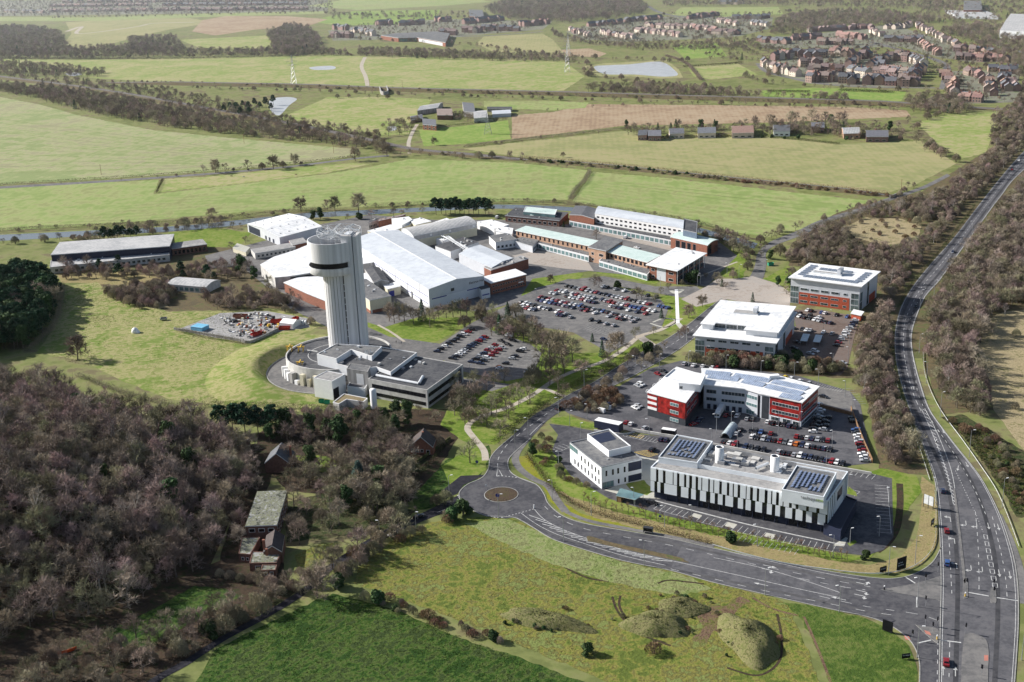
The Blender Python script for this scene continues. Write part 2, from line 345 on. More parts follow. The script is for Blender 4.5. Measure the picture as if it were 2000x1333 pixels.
FIELDS=[('field',G_pale,.03,[(-160,150),(0,190),(80,205),(150,225),(300,255),(430,268),(560,280),(700,292),(690,306),(560,322),(400,336),(200,350),(0,361),(-160,366)],'large pale green crop field in the left distance'),('field',G_crop,.03,[(-160,376),(0,368),(180,358),(310,352),(300,380),(640,340),(730,325),(800,311),(1000,318),(1148,333),(1128,366),(1108,391),(1000,394),(850,398),(720,404),(500,412),(280,432),(100,446),(-160,458)],'long bright green crop field between lane and canal'),('field',G_paddock,.035,[(322,350),(400,346),(560,330),(690,319),(722,322),(640,338),(480,358),(306,377)],'narrow yellowish horse paddock beside the lane'),('field',G_crop,.03,[(1158,336),(1300,348),(1500,371),(1700,393),(1640,415),(1568,447),(1500,464),(1440,455),(1330,430),(1200,408),(1118,394)],'green crop field right of the ditch behind the white block'),('field',G_stub,.03,[(905,291),(1000,280),(1220,256),(1320,270),(1500,268),(1640,282),(1800,276),(1868,320),(1780,365),(1730,378),(1560,362),(1400,345),(1200,322),(1020,308)],'wide olive stubble field below the row of houses'),('field',G_plough,.03,[(1000,226),(1080,219),(1150,204),(1400,206),(1640,209),(1770,216),(1780,228),(1600,236),(1500,240),(1220,246),(1000,272)],'brown ploughed field beside the farm'),('field',G_vivid,.03,[(818,254),(900,247),(992,235),(998,272),(910,281),(828,286)],'small vivid green field in front of the farm'),('field',G_crop,.03,[(945,198),(1060,197),(1150,201),(1143,211),(1080,216),(945,210)],'thin green field behind the farm sheds'),('field',G_paddock,.03,[(545,232),(585,215),(640,190),(760,190),(845,195),(805,240),(798,262),(720,266),(600,246)],'grass field between the pond and the farm'),('field',G_paddock,.03,[(-160,110),(0,116),(160,118),(350,113),(600,107),(720,110),(1100,119),(1142,150),(1100,178),(850,174),(600,166),(350,163),(180,153),(110,140),(-160,138)],'long grass field beyond the railway'),('field',G_stub,.03,[(128,44),(230,38),(372,36),(420,44),(330,58),(262,74),(180,96),(120,92),(140,66)],'straw coloured field by the far left wood'),('field',G_crop,.03,[(-160,33),(0,34),(200,34),(400,27),(640,22),(640,27),(420,33),(200,41),(-160,42)],'thin far green strip in front of the left estate'),('field',G_vivid,.03,[(690,22),(860,20),(850,36),(780,48),(660,50),(600,42)],'far green field above the new houses'),('field',G_crop,.03,[(600,12),(700,-5),(900,-8),(960,4),(860,12),(700,20)],'far green field at the top of the view'),('field',G_stub,.03,[(945,72),(1060,66),(1080,78),(1105,108),(1060,112),(960,100),(930,86)],'buff rough field beside the new houses'),('field',G_paddock,.03,[(350,78),(520,70),(540,95),(400,98)],'small pale field between far woods'),('field',G_vivid,.03,[(1310,90),(1400,84),(1420,110),(1340,116)],'small green paddock below the middle estate'),('field',G_paddock,.03,[(1340,128),(1440,124),(1480,146),(1390,156),(1355,150)],'pale paddock beside the large pond'),('field',G_vivid,.03,[(1480,178),(1580,172),(1700,174),(1770,180),(1760,198),(1660,202),(1500,194)],'green recreation field in front of the dense brick estate'),('field',G_crop,.03,[(1330,15),(1520,14),(1530,28),(1400,34),(1310,30)],'far green verge behind the middle estate'),('field',G_paddock,.03,[(1790,240),(1860,222),(1945,220),(1950,235),(1925,300),(1880,310),(1830,280)],'olive paddock beside the main road woods'),('field',G_reed,.03,[(1895,640),(1960,610),(2060,600),(2080,900),(2000,880),(1940,800),(1925,720)],'brownish grass field at the right edge'),('field',G_mown,.03,[(120,560),(190,552),(250,590),(330,610),(470,608),(540,605),(650,632),(560,660),(480,715),(520,765),(640,792),(430,792),(330,780),(240,745),(160,705),(70,690),(100,650)],'mown yellow green meadow left of the tower'),('field',G_lawn,.03,[(330,455),(420,445),(490,455),(470,480),(400,485),(340,475)],'bright lawn behind the long grey roofed laboratory'),('field',G_lawn,.03,[(640,640),(740,625),(905,620),(920,632),(845,672),(760,662),(700,650)],'lawn with trees right of the tower'),('field',G_lawn,.03,[(985,578),(1040,540),(1100,525),(1140,535),(1130,546),(1060,560),(1005,585)],'triangular lawn in front of the brick office'),('field',G_lawn,.03,[(1168,522),(1260,540),(1290,548),(1280,556),(1240,548),(1165,534)],'strip of lawn in front of the long glass wing'),('field',G_lawn,.03,[(1125,556),(1165,545),(1180,566),(1260,590),(1320,570),(1345,585),(1300,612),(1200,585),(1120,566)],'grass island between the two car parks'),('field',G_lawn,.03,[(1380,515),(1430,490),(1470,488),(1450,545),(1400,540)],'lawn behind the white roofed glass pavilion'),('field',G_lawn,.03,[(925,650),(960,640),(1050,660),(1085,690),(1180,690),(1190,710),(1100,765),(1020,800),(930,880),(860,830),(880,790),(960,755),(1030,715),(1055,690),(1000,665)],'grass between the small car park and the footpath'),('field',G_lawn,.03,[(1255,668),(1170,700),(1080,750),(1000,790),(925,825),(945,865),(965,870),(1010,830),(1070,785),(1150,745),(1270,678)],'lawn strip between the footpath and the road'),('field',G_lawn,.03,[(1290,640),(1330,580),(1385,560),(1420,570),(1370,615),(1310,650)],'grass either side of the straight white path'),('field',G_lawn,.03,[(1490,545),(1540,520),(1560,560),(1545,580),(1500,560)],'grass beside the plaza and shrubs'),('field',G_dark,.028,[(805,960),(870,900),(955,870),(960,900),(930,940),(885,960),(850,990),(810,1000)],'dark grass beside the roundabout under trees'),('field',G_lawn,.032,[(862,912),(925,868),(952,880),(950,918),(925,935),(880,950)],'sunlit lawn between footpath and roundabout'),('field',G_lawn,.03,[(1075,818),(1110,812),(1160,828),(1165,838),(1115,833),(1078,826)],'grass triangle by the white van'),('field',G_lawn,.03,[(1035,880),(1080,878),(1100,905),(1180,965),(1290,1000),(1650,1085),(1700,1090),(1800,960),(1790,930),(1720,915),(1690,925),(1740,935),(1745,1060),(1700,1085),(1640,1105),(1500,1080),(1300,1035),(1150,990),(1085,960),(1050,930)],'lawns around the black and white office building'),('field',G_verge,.045,[(1003,892),(1030,890),(1062,940),(1085,975),(1140,1005),(1250,1030),(1340,1052),(1395,1068),(1310,1050),(1217,1034),(1150,1022),(1104,1006),(1074,980),(1058,948),(1030,930),(1010,915)],'mossy yellow verge along the roundabout exit'),('field',G_straw,.045,[(1090,960),(1200,1000),(1350,1035),(1500,1070),(1640,1098),(1700,1104),(1760,1088),(1790,1050),(1800,985),(1800,930),(1826,950),(1832,1010),(1828,1070),(1800,1105),(1750,1120),(1640,1118),(1500,1092),(1400,1068),(1300,1046),(1160,1012)],'straw coloured verge inside the crash barrier'),('field',G_moss,.03,[(760,1060),(840,1020),(940,1010),(1000,1012),(1047,1036),(1124,1070),(1217,1098),(1310,1117),(1465,1157),(1540,1178),(1600,1333),(1640,1420),(1400,1420),(1000,1255),(840,1190),(690,1140),(700,1110)],'mossy yellow green meadow below the roundabout'),('field',G_mossL,.036,[(905,1022),(990,1014),(1047,1037),(1124,1071),(1217,1099),(1330,1122),(1390,1150),(1330,1165),(1200,1140),(1060,1095),(960,1050)],'paler green bank along the road edge'),('field',G_dark,.031,[(330,1420),(420,1270),(560,1200),(650,1160),(770,1190),(880,1240),(1000,1280),(1160,1340),(1200,1420)],'dark green field at the bottom of the view'),('field',G_corner,.033,[(1530,1177),(1600,1186),(1684,1206),(1740,1230),(1775,1262),(1790,1300),(1792,1420),(1640,1420),(1610,1300),(1570,1215)],'green grass corner beside the junction'),('field',G_bank_shade,.03,[(1838,815),(1880,850),(1920,900),(1960,960),(1985,1010),(2100,1010),(2060,920),(1950,850),(1880,810)],'shaded grass bank right of the main road'),('field',G_moss,.034,[(575,1085),(630,1060),(660,1062),(640,1085),(600,1112),(582,1108)],'small sunny garden lawn by the flat roofed house'),('field',G_bank_shade,.03,[(560,980),(700,950),(810,1000),(760,1035),(650,1050),(560,1060)],'shaded garden lawn among the trees'),('field',G_lawn,.034,[(575,890),(640,892),(682,920),(670,940),(600,912)],'sunny lawn beside the dark gabled house'),('field',G_wood,.027,[(-60,1270),(60,1225),(300,1140),(430,1095),(455,990),(468,870),(560,860),(520,960),(560,1130),(590,1150),(520,1195),(430,1245),(330,1320),(200,1420),(-60,1420)],'dark leaf litter ground below the wood'),('field',G_dark,.03,[(200,1240),(300,1190),(380,1145),(440,1150),(470,1165),(380,1215),(260,1275)],'clearing of mossy grass with shade in its colour below the wood'),('field',G_reed,.03,[(1650,445),(1690,425),(1760,428),(1800,440),(1790,470),(1730,480),(1670,465)],'pale dry reed bed among the scrub'),('field',G_scrub,.026,[(1560,450),(1640,410),(1800,375),(1990,255),(2100,220),(2100,620),(1920,650),(1960,800),(1840,810),(1800,700),(1740,700),(1750,800),(1820,930),(1720,920),(1690,760),(1660,660),(1720,530),(1540,520)],'brown scrub ground either side of the main road'),('field',G_scrub,.026,[(180,560),(330,480),(600,490),(600,600),(470,606),(330,608),(250,588)],'brown scrub ground behind the meadow'),('field',G_wood,.027,[(500,850),(560,815),(720,800),(880,800),(900,850),(860,910),(800,980),(560,960),(510,900)],'leaf strewn ground under the garden trees'),('field',G_scrub,.026,[(1340,715),(1560,705),(1660,715),(1690,740),(1560,735),(1420,716)],'brown shrub bed behind the red office'),('field',G_reed,.0265,[(200,577),(300,575),(330,600),(250,612)],'rusty brown dead bracken at the scrub edge'),('field',G_straw,.0262,[(100,505),(160,520),(330,545),(300,560),(120,552)],'pale verge in front of the long grey laboratory'),]  # dark lawns and clearing carry shade in their colour; sunny garden patch carries sunlight
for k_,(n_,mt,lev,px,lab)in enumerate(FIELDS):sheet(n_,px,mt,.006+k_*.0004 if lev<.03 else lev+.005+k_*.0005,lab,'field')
def road(name,l,r,lev,mt,label,cat='road',n=60,kl=True,kr=True,marks=None,edge=None):
 L_=wline(l,6);R_=wline(r,6);mb=M();strip_m(mb,L_,R_,lev,0,n);o=struct(name,mb,mt,label,cat)
 kb=M()
 if kl:ribbon(kb,resample(L_,n),.32,lev+.10,0,.12)
 if kr:ribbon(kb,resample(R_,n),.32,lev+.10,0,.12)
 if kb.f:part('kerb',kb,kerb_m,o)
 return o,L_,R_
def mid(L_,R_,t,n=80):a=resample(L_,n);b=resample(R_,n);return[p.lerp(q,t)for p,q in zip(a,b)]
def markings(o,fn,mt=None,name='road_markings'):
 mb=M();fn(mb);return part(name,mb,mt or line_m,o)
AL=[(2120,170),(2000,296),(1955,347),(1910,404),(1865,463),(1820,514),(1784,559),(1760,601),(1749,645),(1748,680),(1752,716),(1763,760),(1779,808),(1794,850),(1810,892),(1826,939),(1833,1000),(1836.5,1066),(1838,1140),(1836,1240),(1833,1420)]
AR=[(2160,205),(2000,332),(1953,386),(1905,451),(1870,499),(1836,547),(1807,580),(1790,619),(1781,650),(1781,680),(1788,716),(1799,755),(1815,800),(1842,839),(1868,873),(1894,905),(1920,941),(1950,1000),(1969,1052),(1982,1100),(1988,1150),(1989,1198),(1987,1254),(1975,1420)]
main,mL,mR=road('main_road',AL,AR,.09,G_asph,'grey main road sweeping down the right side to the junction','road',150)
KU=[(1014,934),(1047,947),(1062,965),(1072,986),(1102,1010),(1149,1025),(1217,1037),(1310,1053),(1394,1072),(1496,1093),(1620,1117),(1712,1130),(1760,1129),(1796,1117),(1822,1098),(1838,1070)]
KL=[(952,1009),(1000,1011),(1019,1018),(1046,1034),(1078,1053),(1124,1069),(1217,1096),(1310,1115),(1388,1137),(1465,1155),(1620,1190),(1684,1203),(1723,1215),(1757,1234),(1782,1258),(1795,1290),(1796,1333),(1792,1420),(1834,1425)]
mb=M();poly=wline(KU,5)+wline(KL,5)[::-1];poly=[p+Vector((0,0,.084))for p in poly];mb.poly(poly)
lane=struct('side_road',mb,G_asphN,'dark side road from the roundabout to the traffic light junction','road')
kb=M();ribbon(kb,wline(KU,5),.32,.19,0,.12);ribbon(kb,wline(KL,5)[:-5],.32,.19,0,.12);part('kerb',kb,kerb_m,lane)
RB=[(1076,793),(1040,813),(1001,852),(970,879),(957,897),(954,916),(941,934),(913,947),(897,963),(902,980),(919,996),(952,1009.5),(1000,1012),(1030,990),(1064,985),(1063,965),(1048,947),(1014,934),(996,921),(992,903),(1001,888),(1036,857),(1069,822),(1102,798)]
mb=M();mb.poly([p+Vector((0,0,.088))for p in wline(RB+[RB[0]],4)[:-1]]);rb=struct('roundabout',mb,G_asphN,'dark asphalt roundabout with a small planted island','roundabout')
kb=M();ribbon(kb,wline(RB[2:12],5),.35,.20,0,.12);ribbon(kb,wline(RB[16:22],5),.35,.20,0,.12);part('kerb',kb,kerb_m,rb)
def ring(c,r0,r1,z,n=48,k=0):
 mb=M()
 for i in range(n):
  a,b=2*math.pi*i/n,2*math.pi*(i+1)/n;P=lambda t,r:(c.x+r*math.cos(t),c.y+r*math.sin(t),z)
  mb.quad(P(a,r0),P(a,r1),P(b,r1),P(b,r0),k)
 return mb
rc=at(979,967);isl=M();isl.lathe(rc,[(6.9,.09),(6.9,.24),(6.6,.24)],40);isl2=M();isl2.lathe(rc,[(6.5,.22),(4,.32),(0.05,.4)],40)
ro=thing('roundabout_island','round brown planted island in the middle of the roundabout','traffic island',rc);part('kerb',isl,kerb_m,ro);part('planting',isl2,ground('island_soil',[(.06,.045,.035),(.10,.07,.05),(.08,.07,.035)],.3,1.2,.8),ro)
NL=[(1076,793),(1114,770),(1160,747),(1208,716),(1262,684),(1300,664),(1345,634),(1380,606),(1410,583)]
NR=[(1102,798),(1135,785),(1180,763),(1230,738),(1290,705),(1330,680),(1368,650),(1400,622),(1432,590)]
north,nL,nR=road('estate_road',NL,NR,.086,G_asph,'estate road climbing from the roundabout to the plaza','road',60)
back,bL,bR=road('canal_lane',[(1440,570),(1462,545),(1474,520),(1480,495),(1500,475),(1560,450),(1600,431),(1680,406),(1740,385),(1800,365),(1850,340)],[(1470,572),(1490,545),(1497,515),(1496,495),(1514,480),(1572,458),(1612,437),(1690,411),(1746,390),(1806,369),(1856,344)],.085,G_asphP,'grey lane running past the canal to the distant wood','road',60,False,False)
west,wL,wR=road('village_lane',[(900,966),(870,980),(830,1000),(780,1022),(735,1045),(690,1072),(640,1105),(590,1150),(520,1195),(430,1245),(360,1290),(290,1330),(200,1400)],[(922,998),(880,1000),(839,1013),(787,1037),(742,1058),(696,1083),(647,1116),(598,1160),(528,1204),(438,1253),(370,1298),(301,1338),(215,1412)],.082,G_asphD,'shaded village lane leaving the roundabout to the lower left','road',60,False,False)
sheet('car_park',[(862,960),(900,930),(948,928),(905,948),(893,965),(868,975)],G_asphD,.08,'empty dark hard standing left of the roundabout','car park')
farl,fL,fR=road('field_lane',[(-160,373),(0,364.5),(200,353),(400,339),(560,325),(690,309),(760,303)],[(-160,377.5),(0,369),(200,357),(400,342.5),(560,328),(690,312),(760,306)],.05,G_asphP,'narrow pale lane crossing the left fields','road',60,False,False)
LOTS=[('car_park',G_asphP,.07,[(995,588),(1060,562),(1110,545),(1160,548),(1290,585),(1305,605),(1290,645),(1235,668),(1190,690),(1120,650),(1060,640),(1000,622)],'large grey visitor car park full of cars'),('car_park',G_asphP,.071,[(845,690),(905,645),(945,640),(1035,672),(1058,690),(1040,735),(990,745),(900,725)],'small staff car park beside the tower laboratory'),('service_road',G_asphP,.066,[(560,572),(640,600),(720,640),(760,658),(860,672),(920,632),(960,612),(1010,588),(1050,562),(1130,545),(1180,540),(1280,560),(1360,560),(1380,575),(1330,582),(1240,565),(1150,552),(1090,565),(1030,600),(960,640),(900,680),(850,715),(880,740),(930,740),(1000,752),(960,765),(880,750),(820,700),(740,672),(640,640),(540,590)],'grey service road winding through the laboratory site'),('yard',G_asphP,.06,[(400,500),(520,470),(540,460),(620,440),(720,420),(850,430),(1000,430),(1100,440),(1150,425),(1400,470),(1440,500),(1380,560),(1250,540),(1150,530),(1040,545),(1010,590),(940,610),(880,600),(750,640),(620,600),(520,560),(470,520),(410,525)],'grey concrete yards between the laboratory buildings'),('forecourt',G_pave,.064,[(1000,500),(1050,490),(1140,505),(1150,515),(1160,530),(1100,525),(1030,515)],'pinkish paved forecourt below the long teal roof'),('forecourt',G_pave,.064,[(1160,455),(1310,490),(1320,482),(1330,474),(1290,470),(1200,452)],'paved strip in front of the three storey white block'),('plaza',G_pave,.092,[(1330,585),(1380,560),(1400,545),(1440,545),(1470,540),(1520,555),(1548,575),(1540,605),(1500,600),(1420,585),(1400,590),(1360,600)],'pale pink paved plaza between the office blocks'),('car_park',G_brickpave,.071,[(1548,606),(1600,605),(1680,620),(1668,660),(1655,720),(1640,735),(1540,712),(1520,700),(1555,640)],'brick paved car park between the two white roofed offices'),('car_park',G_asph,.071,[(1098,800),(1160,760),(1210,755),(1270,720),(1330,705),(1420,716),(1560,735),(1660,765),(1680,790),(1704,905),(1640,912),(1560,898),(1460,885),(1400,868),(1240,845),(1170,828),(1110,808)],'large dark car park wrapped around the red office'),('car_park',G_asphP,.0765,[(1560,750),(1660,765),(1672,800),(1610,795),(1560,775)],'sunlit corner of parking bays behind the red office'),('car_park',G_asphN,.072,[(1240,848),(1330,856),(1400,870),(1560,900),(1700,925),(1742,935),(1745,1050),(1725,1075),(1690,1086),(1640,1080),(1500,1052),(1300,1008),(1190,975),(1115,930),(1078,880),(1090,850),(1072,828),(1110,833),(1160,842)],'new asphalt around the black and white office'),('forecourt',G_slab,.078,[(1240,890),(1290,900),(1290,975),(1240,972),(1205,965),(1180,958),(1255,930)],'pale paved court between the two white offices'),('field',G_lawn,.079,[(1222,946),(1258,938),(1278,958),(1264,968),(1238,962)],'small triangular lawn in the pale court'),]  # sunlit corner painted as paler asphalt over the darker car park
lotobj={}
for n_,mt,lev,px,lab in LOTS:lotobj[lab]=sheet(n_,px,mt,lev,lab,n_.replace('_',' '))
def path(name,px,wid,lev,mt,label,cat='path'):
 mb=M();ribbon(mb,resample(wline(px,6),len(px)*6),wid,lev);return struct(name,mb,mt,label,cat)
path('footpath',[(1330,622),(1290,645),(1250,657),(1215,685),(1175,708),(1130,722),(1085,742),(1035,775),(990,797),(945,812),(920,825),(913,838),(925,855),(945,880),(948,900)],3.0,.075,G_gravel,'long pale footpath curving down to the roundabout')
path('footpath',[(1060,757),(1085,768),(1112,778)],2.4,.077,G_gravel,'short pale path joining the footpath to the road')
path('footpath',[(1032,855),(1008,888),(1012,912),(1040,935),(1070,950),(1088,978),(1105,1000)],3.2,.08,G_asphP,'grey cycle path beside the roundabout')
path('footpath',[(1105,1000),(1150,1018),(1230,1034),(1330,1053),(1395,1068)],2.2,.083,G_asphP,'grey pavement along the upper side of the side road','pavement')
path('footpath',[(1245,655),(1290,690),(1265,700),(1230,690)],5.0,.074,G_pave,'pinkish paved apron beside the estate road')
path('footpath',[(1340,555),(1380,535),(1440,512)],1.6,.067,G_gravel,'thin pale path across the lawn by the canal')
path('footpath',[(738,635),(765,650),(790,668)],1.6,.069,G_gravel,'thin pale path to the tower entrance')
path('footpath',[(1950,1005),(1975,1060),(1994,1120),(2000,1180)],2.5,.06,G_asphP,'grey pavement along the right edge of the junction','pavement')
path('cart_track',[(800,300),(798,280),(806,258),(815,243)],4,.05,G_gravel,'short pale farm drive','track')
path('cart_track',[(130,62),(160,52),(150,66),(200,62),(270,52),(300,46),(380,44)],9,.05,G_gravel,'pale construction track in the far left field','track')
path('cart_track',[(713,112),(706,130),(714,150),(718,168)],6,.05,G_gravel,'pale muddy track across the long field','track')
path('estate_street',[(1700,82),(1760,98),(1830,118),(1850,135),(1842,175)],10,.05,G_asphP,'grey distributor road through the brick estates','street')
path('estate_street',[(1900,55),(1960,90),(2050,120)],9,.05,G_asphP,'far grey road at the right edge','street')
path('estate_street',[(1115,64),(1180,58),(1260,52),(1350,48),(1420,40),(1500,42)],8,.05,G_asphP,'grey street through the middle estate','street')
path('estate_street',[(1265,12),(1290,25),(1340,34),(1430,35)],10,.05,G_asphP,'far grey road above the middle estate','street')
path('estate_street',[(640,72),(760,72),(905,72),(1000,67),(1060,62)],9,.05,G_asphP,'pale street in front of the new brick houses','street')
path('estate_street',[(1480,124),(1496,140),(1540,152),(1640,168),(1790,172),(1826,172)],7,.052,G_asphP,'street around the front of the dense brick estate','street')
path('estate_street',[(1490,92),(1560,100),(1660,96),(1720,84)],8,.05,G_asphP,'street between the two brick estates','street')
path('canal_towpath',[(-160,462),(0,456),(140,449),(330,440),(450,430),(580,416),(700,409),(840,402),(960,397),(1100,402),(1200,413),(1330,434),(1430,458),(1490,470)],2.2,.05,G_scrub,'narrow towpath along the far bank of the canal','path')
mb=M();strip_m(mb,wline([(-160,464),(0,459),(150,452),(330,443),(450,432),(580,418),(700,411.5),(840,405),(960,400),(1100,404),(1200,415),(1330,437),(1430,462),(1480,476)],6),wline([(-160,476),(0,471),(150,462.5),(330,453),(450,442),(580,428),(700,421),(840,413),(960,408),(1100,412),(1200,422),(1330,446),(1420,471),(1472,486)],6),.045,0,90)
struct('canal_water',mb,water_m,'grey blue canal curving behind the laboratory site','canal')
sheet('pond_margin',[(1140,130),(1180,124),(1240,121),(1300,117),(1326,136),(1334,152),(1290,154),(1240,150),(1170,149)],G_stub,.044,'buff muddy margin of the silvery pond','field')
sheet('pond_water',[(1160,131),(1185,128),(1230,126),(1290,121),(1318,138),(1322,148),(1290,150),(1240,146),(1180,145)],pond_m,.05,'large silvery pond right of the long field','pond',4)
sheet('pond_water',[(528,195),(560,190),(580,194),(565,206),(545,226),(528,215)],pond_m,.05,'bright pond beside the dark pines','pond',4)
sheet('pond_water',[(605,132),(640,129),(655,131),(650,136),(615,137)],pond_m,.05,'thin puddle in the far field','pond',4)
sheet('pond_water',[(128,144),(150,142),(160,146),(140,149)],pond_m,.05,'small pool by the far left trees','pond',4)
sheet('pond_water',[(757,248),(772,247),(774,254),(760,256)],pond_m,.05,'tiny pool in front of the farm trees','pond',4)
sheet('bare_earth',[(375,62),(395,40),(440,32),(560,32),(640,38),(600,52),(500,58),(420,70)],G_plough,.05,'bare building site with pale spoil in the far left','building site')
sheet('bare_earth',[(1095,98),(1150,95),(1185,105),(1170,112),(1110,110)],G_plough,.05,'bare earth patch by the middle pylon','bare earth')
sheet('bare_earth',ragged([(1362,1205),(1392,1182),(1418,1184),(1446,1166),(1466,1176),(1440,1192),(1424,1222),(1412,1244),(1396,1232),(1380,1256),(1352,1252),(1372,1226)]),G_earth,.06,'reddish bare earth between the two grassy mounds','bare earth',4)
path('earth_ditch',[(1570,1205),(1590,1250),(1610,1300),(1625,1340)],.9,.06,G_earth,'dark red ditch at the corner of the green grass','ditch')
path('earth_ditch',[(1470,1168),(1510,1190),(1560,1203)],1.0,.061,G_earth,'red earth scar above the right mound','ditch')
path('earth_ditch',[(1082,1092),(1110,1112),(1150,1130),(1190,1136)],1.0,.06,G_wood,'dark trodden line across the mossy meadow','track')
for k_,tr in enumerate([[(1196,1166),(1204,1190),(1222,1215),(1250,1240),(1300,1256)],[(1212,1164),(1210,1185),(1228,1215),(1258,1242),(1310,1262)],[(1285,1140),(1305,1134),(1340,1137),(1375,1141)],[(1518,1200),(1527,1250),(1520,1295),(1480,1320),(1420,1305)]]):
 path('wheel_ruts',tr,.85,.062+.001*k_,G_wood,['left wheel rut curling past the middle mound','right wheel rut curling past the middle mound','wheel rut near the road above the mounds','muddy rut around the right mound'][k_],'wheel ruts')
path('soil_bed',[(1757,945),(1758,985),(1752,1030),(1735,1060),(1712,1078)],2.6,.06,G_wood,'dark dug strip across the lawn beside the parking bays','soil bed')
tram=ground('tramline_crop',[(.17,.215,.075),(.20,.245,.085),(.23,.24,.11)],.02,.2,0)
for lab,a0,a1,b0,b1,n in(('faint tractor lines in the field right of the ditch',(1170,350),(1135,392),(1660,398),(1480,460),9),('faint tractor lines in the long field by the canal',(330,385),(100,440),(1120,340),(1090,388),8),('faint tractor lines in the large left field',(-100,215),(-100,350),(520,300),(420,328),11),('faint tractor lines in the stubble field',(930,295),(1250,262),(1740,374),(1850,318),10)):
 mb=M()
 for i in range(n):
  f=(i+.5)/n;a=at(*a0).lerp(at(*a1),f);b=at(*b0).lerp(at(*b1),f);q=Vector((-(b-a).y,(b-a).x,0)).normalized()
  for o_ in(-1,1):ribbon(mb,resample([a+q*o_,a.lerp(b,.5)+q*(o_+R.uniform(-2,2)),b+q*o_],14),.6,.07)
 struct('wheel_ruts',mb,tram if 'stubble' not in lab else G_paddock,lab,'wheel ruts')
def mound(px,a,b,rz,h,label,mt,seed=1):
 c=at(*px);mb=M();n,k=26,84;h*=.95;rr=random.Random(seed);ph=[rr.random()*6 for _ in range(6)]
 for j in range(n+1):
  r=j/n
  for i in range(k):
   t=2*math.pi*i/k;w_=1+.10*math.sin(3*t+ph[0])+.07*math.sin(5*t+ph[1])
   x,y=a*r*w_*math.cos(t),b*r*w_*math.sin(t)
   z=h*(1-r**2.4)**1.1*(1+.16*math.sin(x*.4+ph[2])*math.cos(y*.5+ph[3]))+rr.uniform(-.1,.1)*(r<.95)
   X=c.x+x*math.cos(rz)-y*math.sin(rz);Y=c.y+x*math.sin(rz)+y*math.cos(rz);mb.v.append((X,Y,z if j<n else-.1))
 for j in range(n):
  for i in range(k):
   i2=(i+1)%k;mb.f.append((j*k+i,j*k+i2,(j+1)*k+i2,(j+1)*k+i));mb.m.append(0)
 nf=len(mb.f)
 for q in list(mb.v):
  for _ in range(1 if rr.random()<.35 else 0):
   p=Vector(q)+Vector((rr.uniform(-.5,.5),rr.uniform(-.5,.5),-.05));d=Vector((rr.gauss(0,.5),rr.gauss(0,.5),1)).normalized();s_=d.orthogonal().normalized()*.16;e=rr.uniform(.15,.4);mb.tri(p-s_,p+s_,p+d*e)
 o=struct('spoil_mound',mb,mt,label,'mound');o.data.polygons.foreach_set('use_smooth',[True]*len(mb.f))
G_mound=ground('mound_grass',[(.12,.13,.045),(.16,.16,.066),(.20,.18,.09),(.10,.105,.038)],.25,1.3,.7)
mound((1066,1214),17,5.0,math.radians(-24),3.4,'long low grassy spoil mound on the left of the meadow',G_mound,3)
mound((1282,1222),11,8,math.radians(-10),3.6,'round grassy spoil mound in the middle with wheel ruts',G_mound,5)
mound((1462,1250),8.5,16,math.radians(12),4.6,'tallest grassy spoil mound beside the red earth',G_mound,8)
mound((1330,1188),9,7,0,2.2,'low scrubby mound just below the road edge',G_mound,9)
DC=at(662,690,8);DC.z=0
mb=M();n=48
prof=[(37.5,0.05),(43.5,4.2),(46,4.5),(56,2.6),(70,.05)]
for i in range(n+1):
 t=math.radians(105+(262-105)*i/n);f=min(1,min(i,n-i)/14);f=f*f*(3-2*f)
 for r,z in prof:mb.v.append((DC.x+r*math.cos(t),DC.y+r*math.sin(t),.03+z*f if z>.1 else-.15 if r<69 else-.3))
for i in range(n):
 for j in range(4):mb.f.append((i*5+j,i*5+j+1,i*5+j+6,i*5+j+5));mb.m.append(0)
o=struct('grass_bank',mb,G_mown,'curved grass bank shading the ring road of the tower','grass bank');o.data.polygons.foreach_set('use_smooth',[True]*len(mb.f))
mb=M()
for i in range(40):
 a,b=[math.radians(100+200*k/40)for k in(i,i+1)];P=lambda t,r:(DC.x+r*math.cos(t),DC.y+r*math.sin(t),.085)
 mb.quad(P(a,28),P(a,37.6),P(b,37.6),P(b,28))
o=struct('ring_road',mb,G_asphP,'curved service road around the round laboratory','road')
kb=M();ribbon(kb,[Vector((DC.x+37.6*math.cos(math.radians(t)),DC.y+37.6*math.sin(math.radians(t)),0))for t in range(100,301,5)],.5,.3,0,.3);part('kerb',kb,kerb_m,o)
def embank(px,wt,wb,h,label):
 w_=resample(wline(px,6),60);mb=M();n=len(w_);mt2=ground('ballast',[(.13,.115,.10),(.17,.15,.135),(.15,.13,.115)],.05,.5,.2)
 L_=[[]for _ in range(4)]
 for i in range(n):
  d=w_[min(i+1,n-1)]-w_[max(0,i-1)];d.normalize();q=Vector((-d.y,d.x,0));f=min(1,i/6,(n-1-i)/6)*h
  for k,(o_,z)in enumerate(((wb/2,-.1),(wt/2,f+.08),(-wt/2,f+.08),(-wb/2,-.1))):L_[k].append(w_[i]+q*o_+Vector((0,0,z)))
 for k in range(3):
  for i in range(n-1):mb.quad(L_[k][i],L_[k][i+1],L_[k+1][i+1],L_[k+1][i],1 if k==1 else 0)
 o=struct('railway_embankment',mb,[G_scrub,mt2],label,'railway embankment');rm=M()
 for off in(.32,.43,.57,.68):
  ln=[L_[1][i].lerp(L_[2][i],off)for i in range(n)]
  for i in range(n-1):
   rm.quad(ln[i]+Vector((0,0,.16)),ln[i+1]+Vector((0,0,.16)),ln[i+1]+Vector((.16,.1,.16)),ln[i]+Vector((.16,.1,.16)))
 part('rails',rm,metal,o);return o
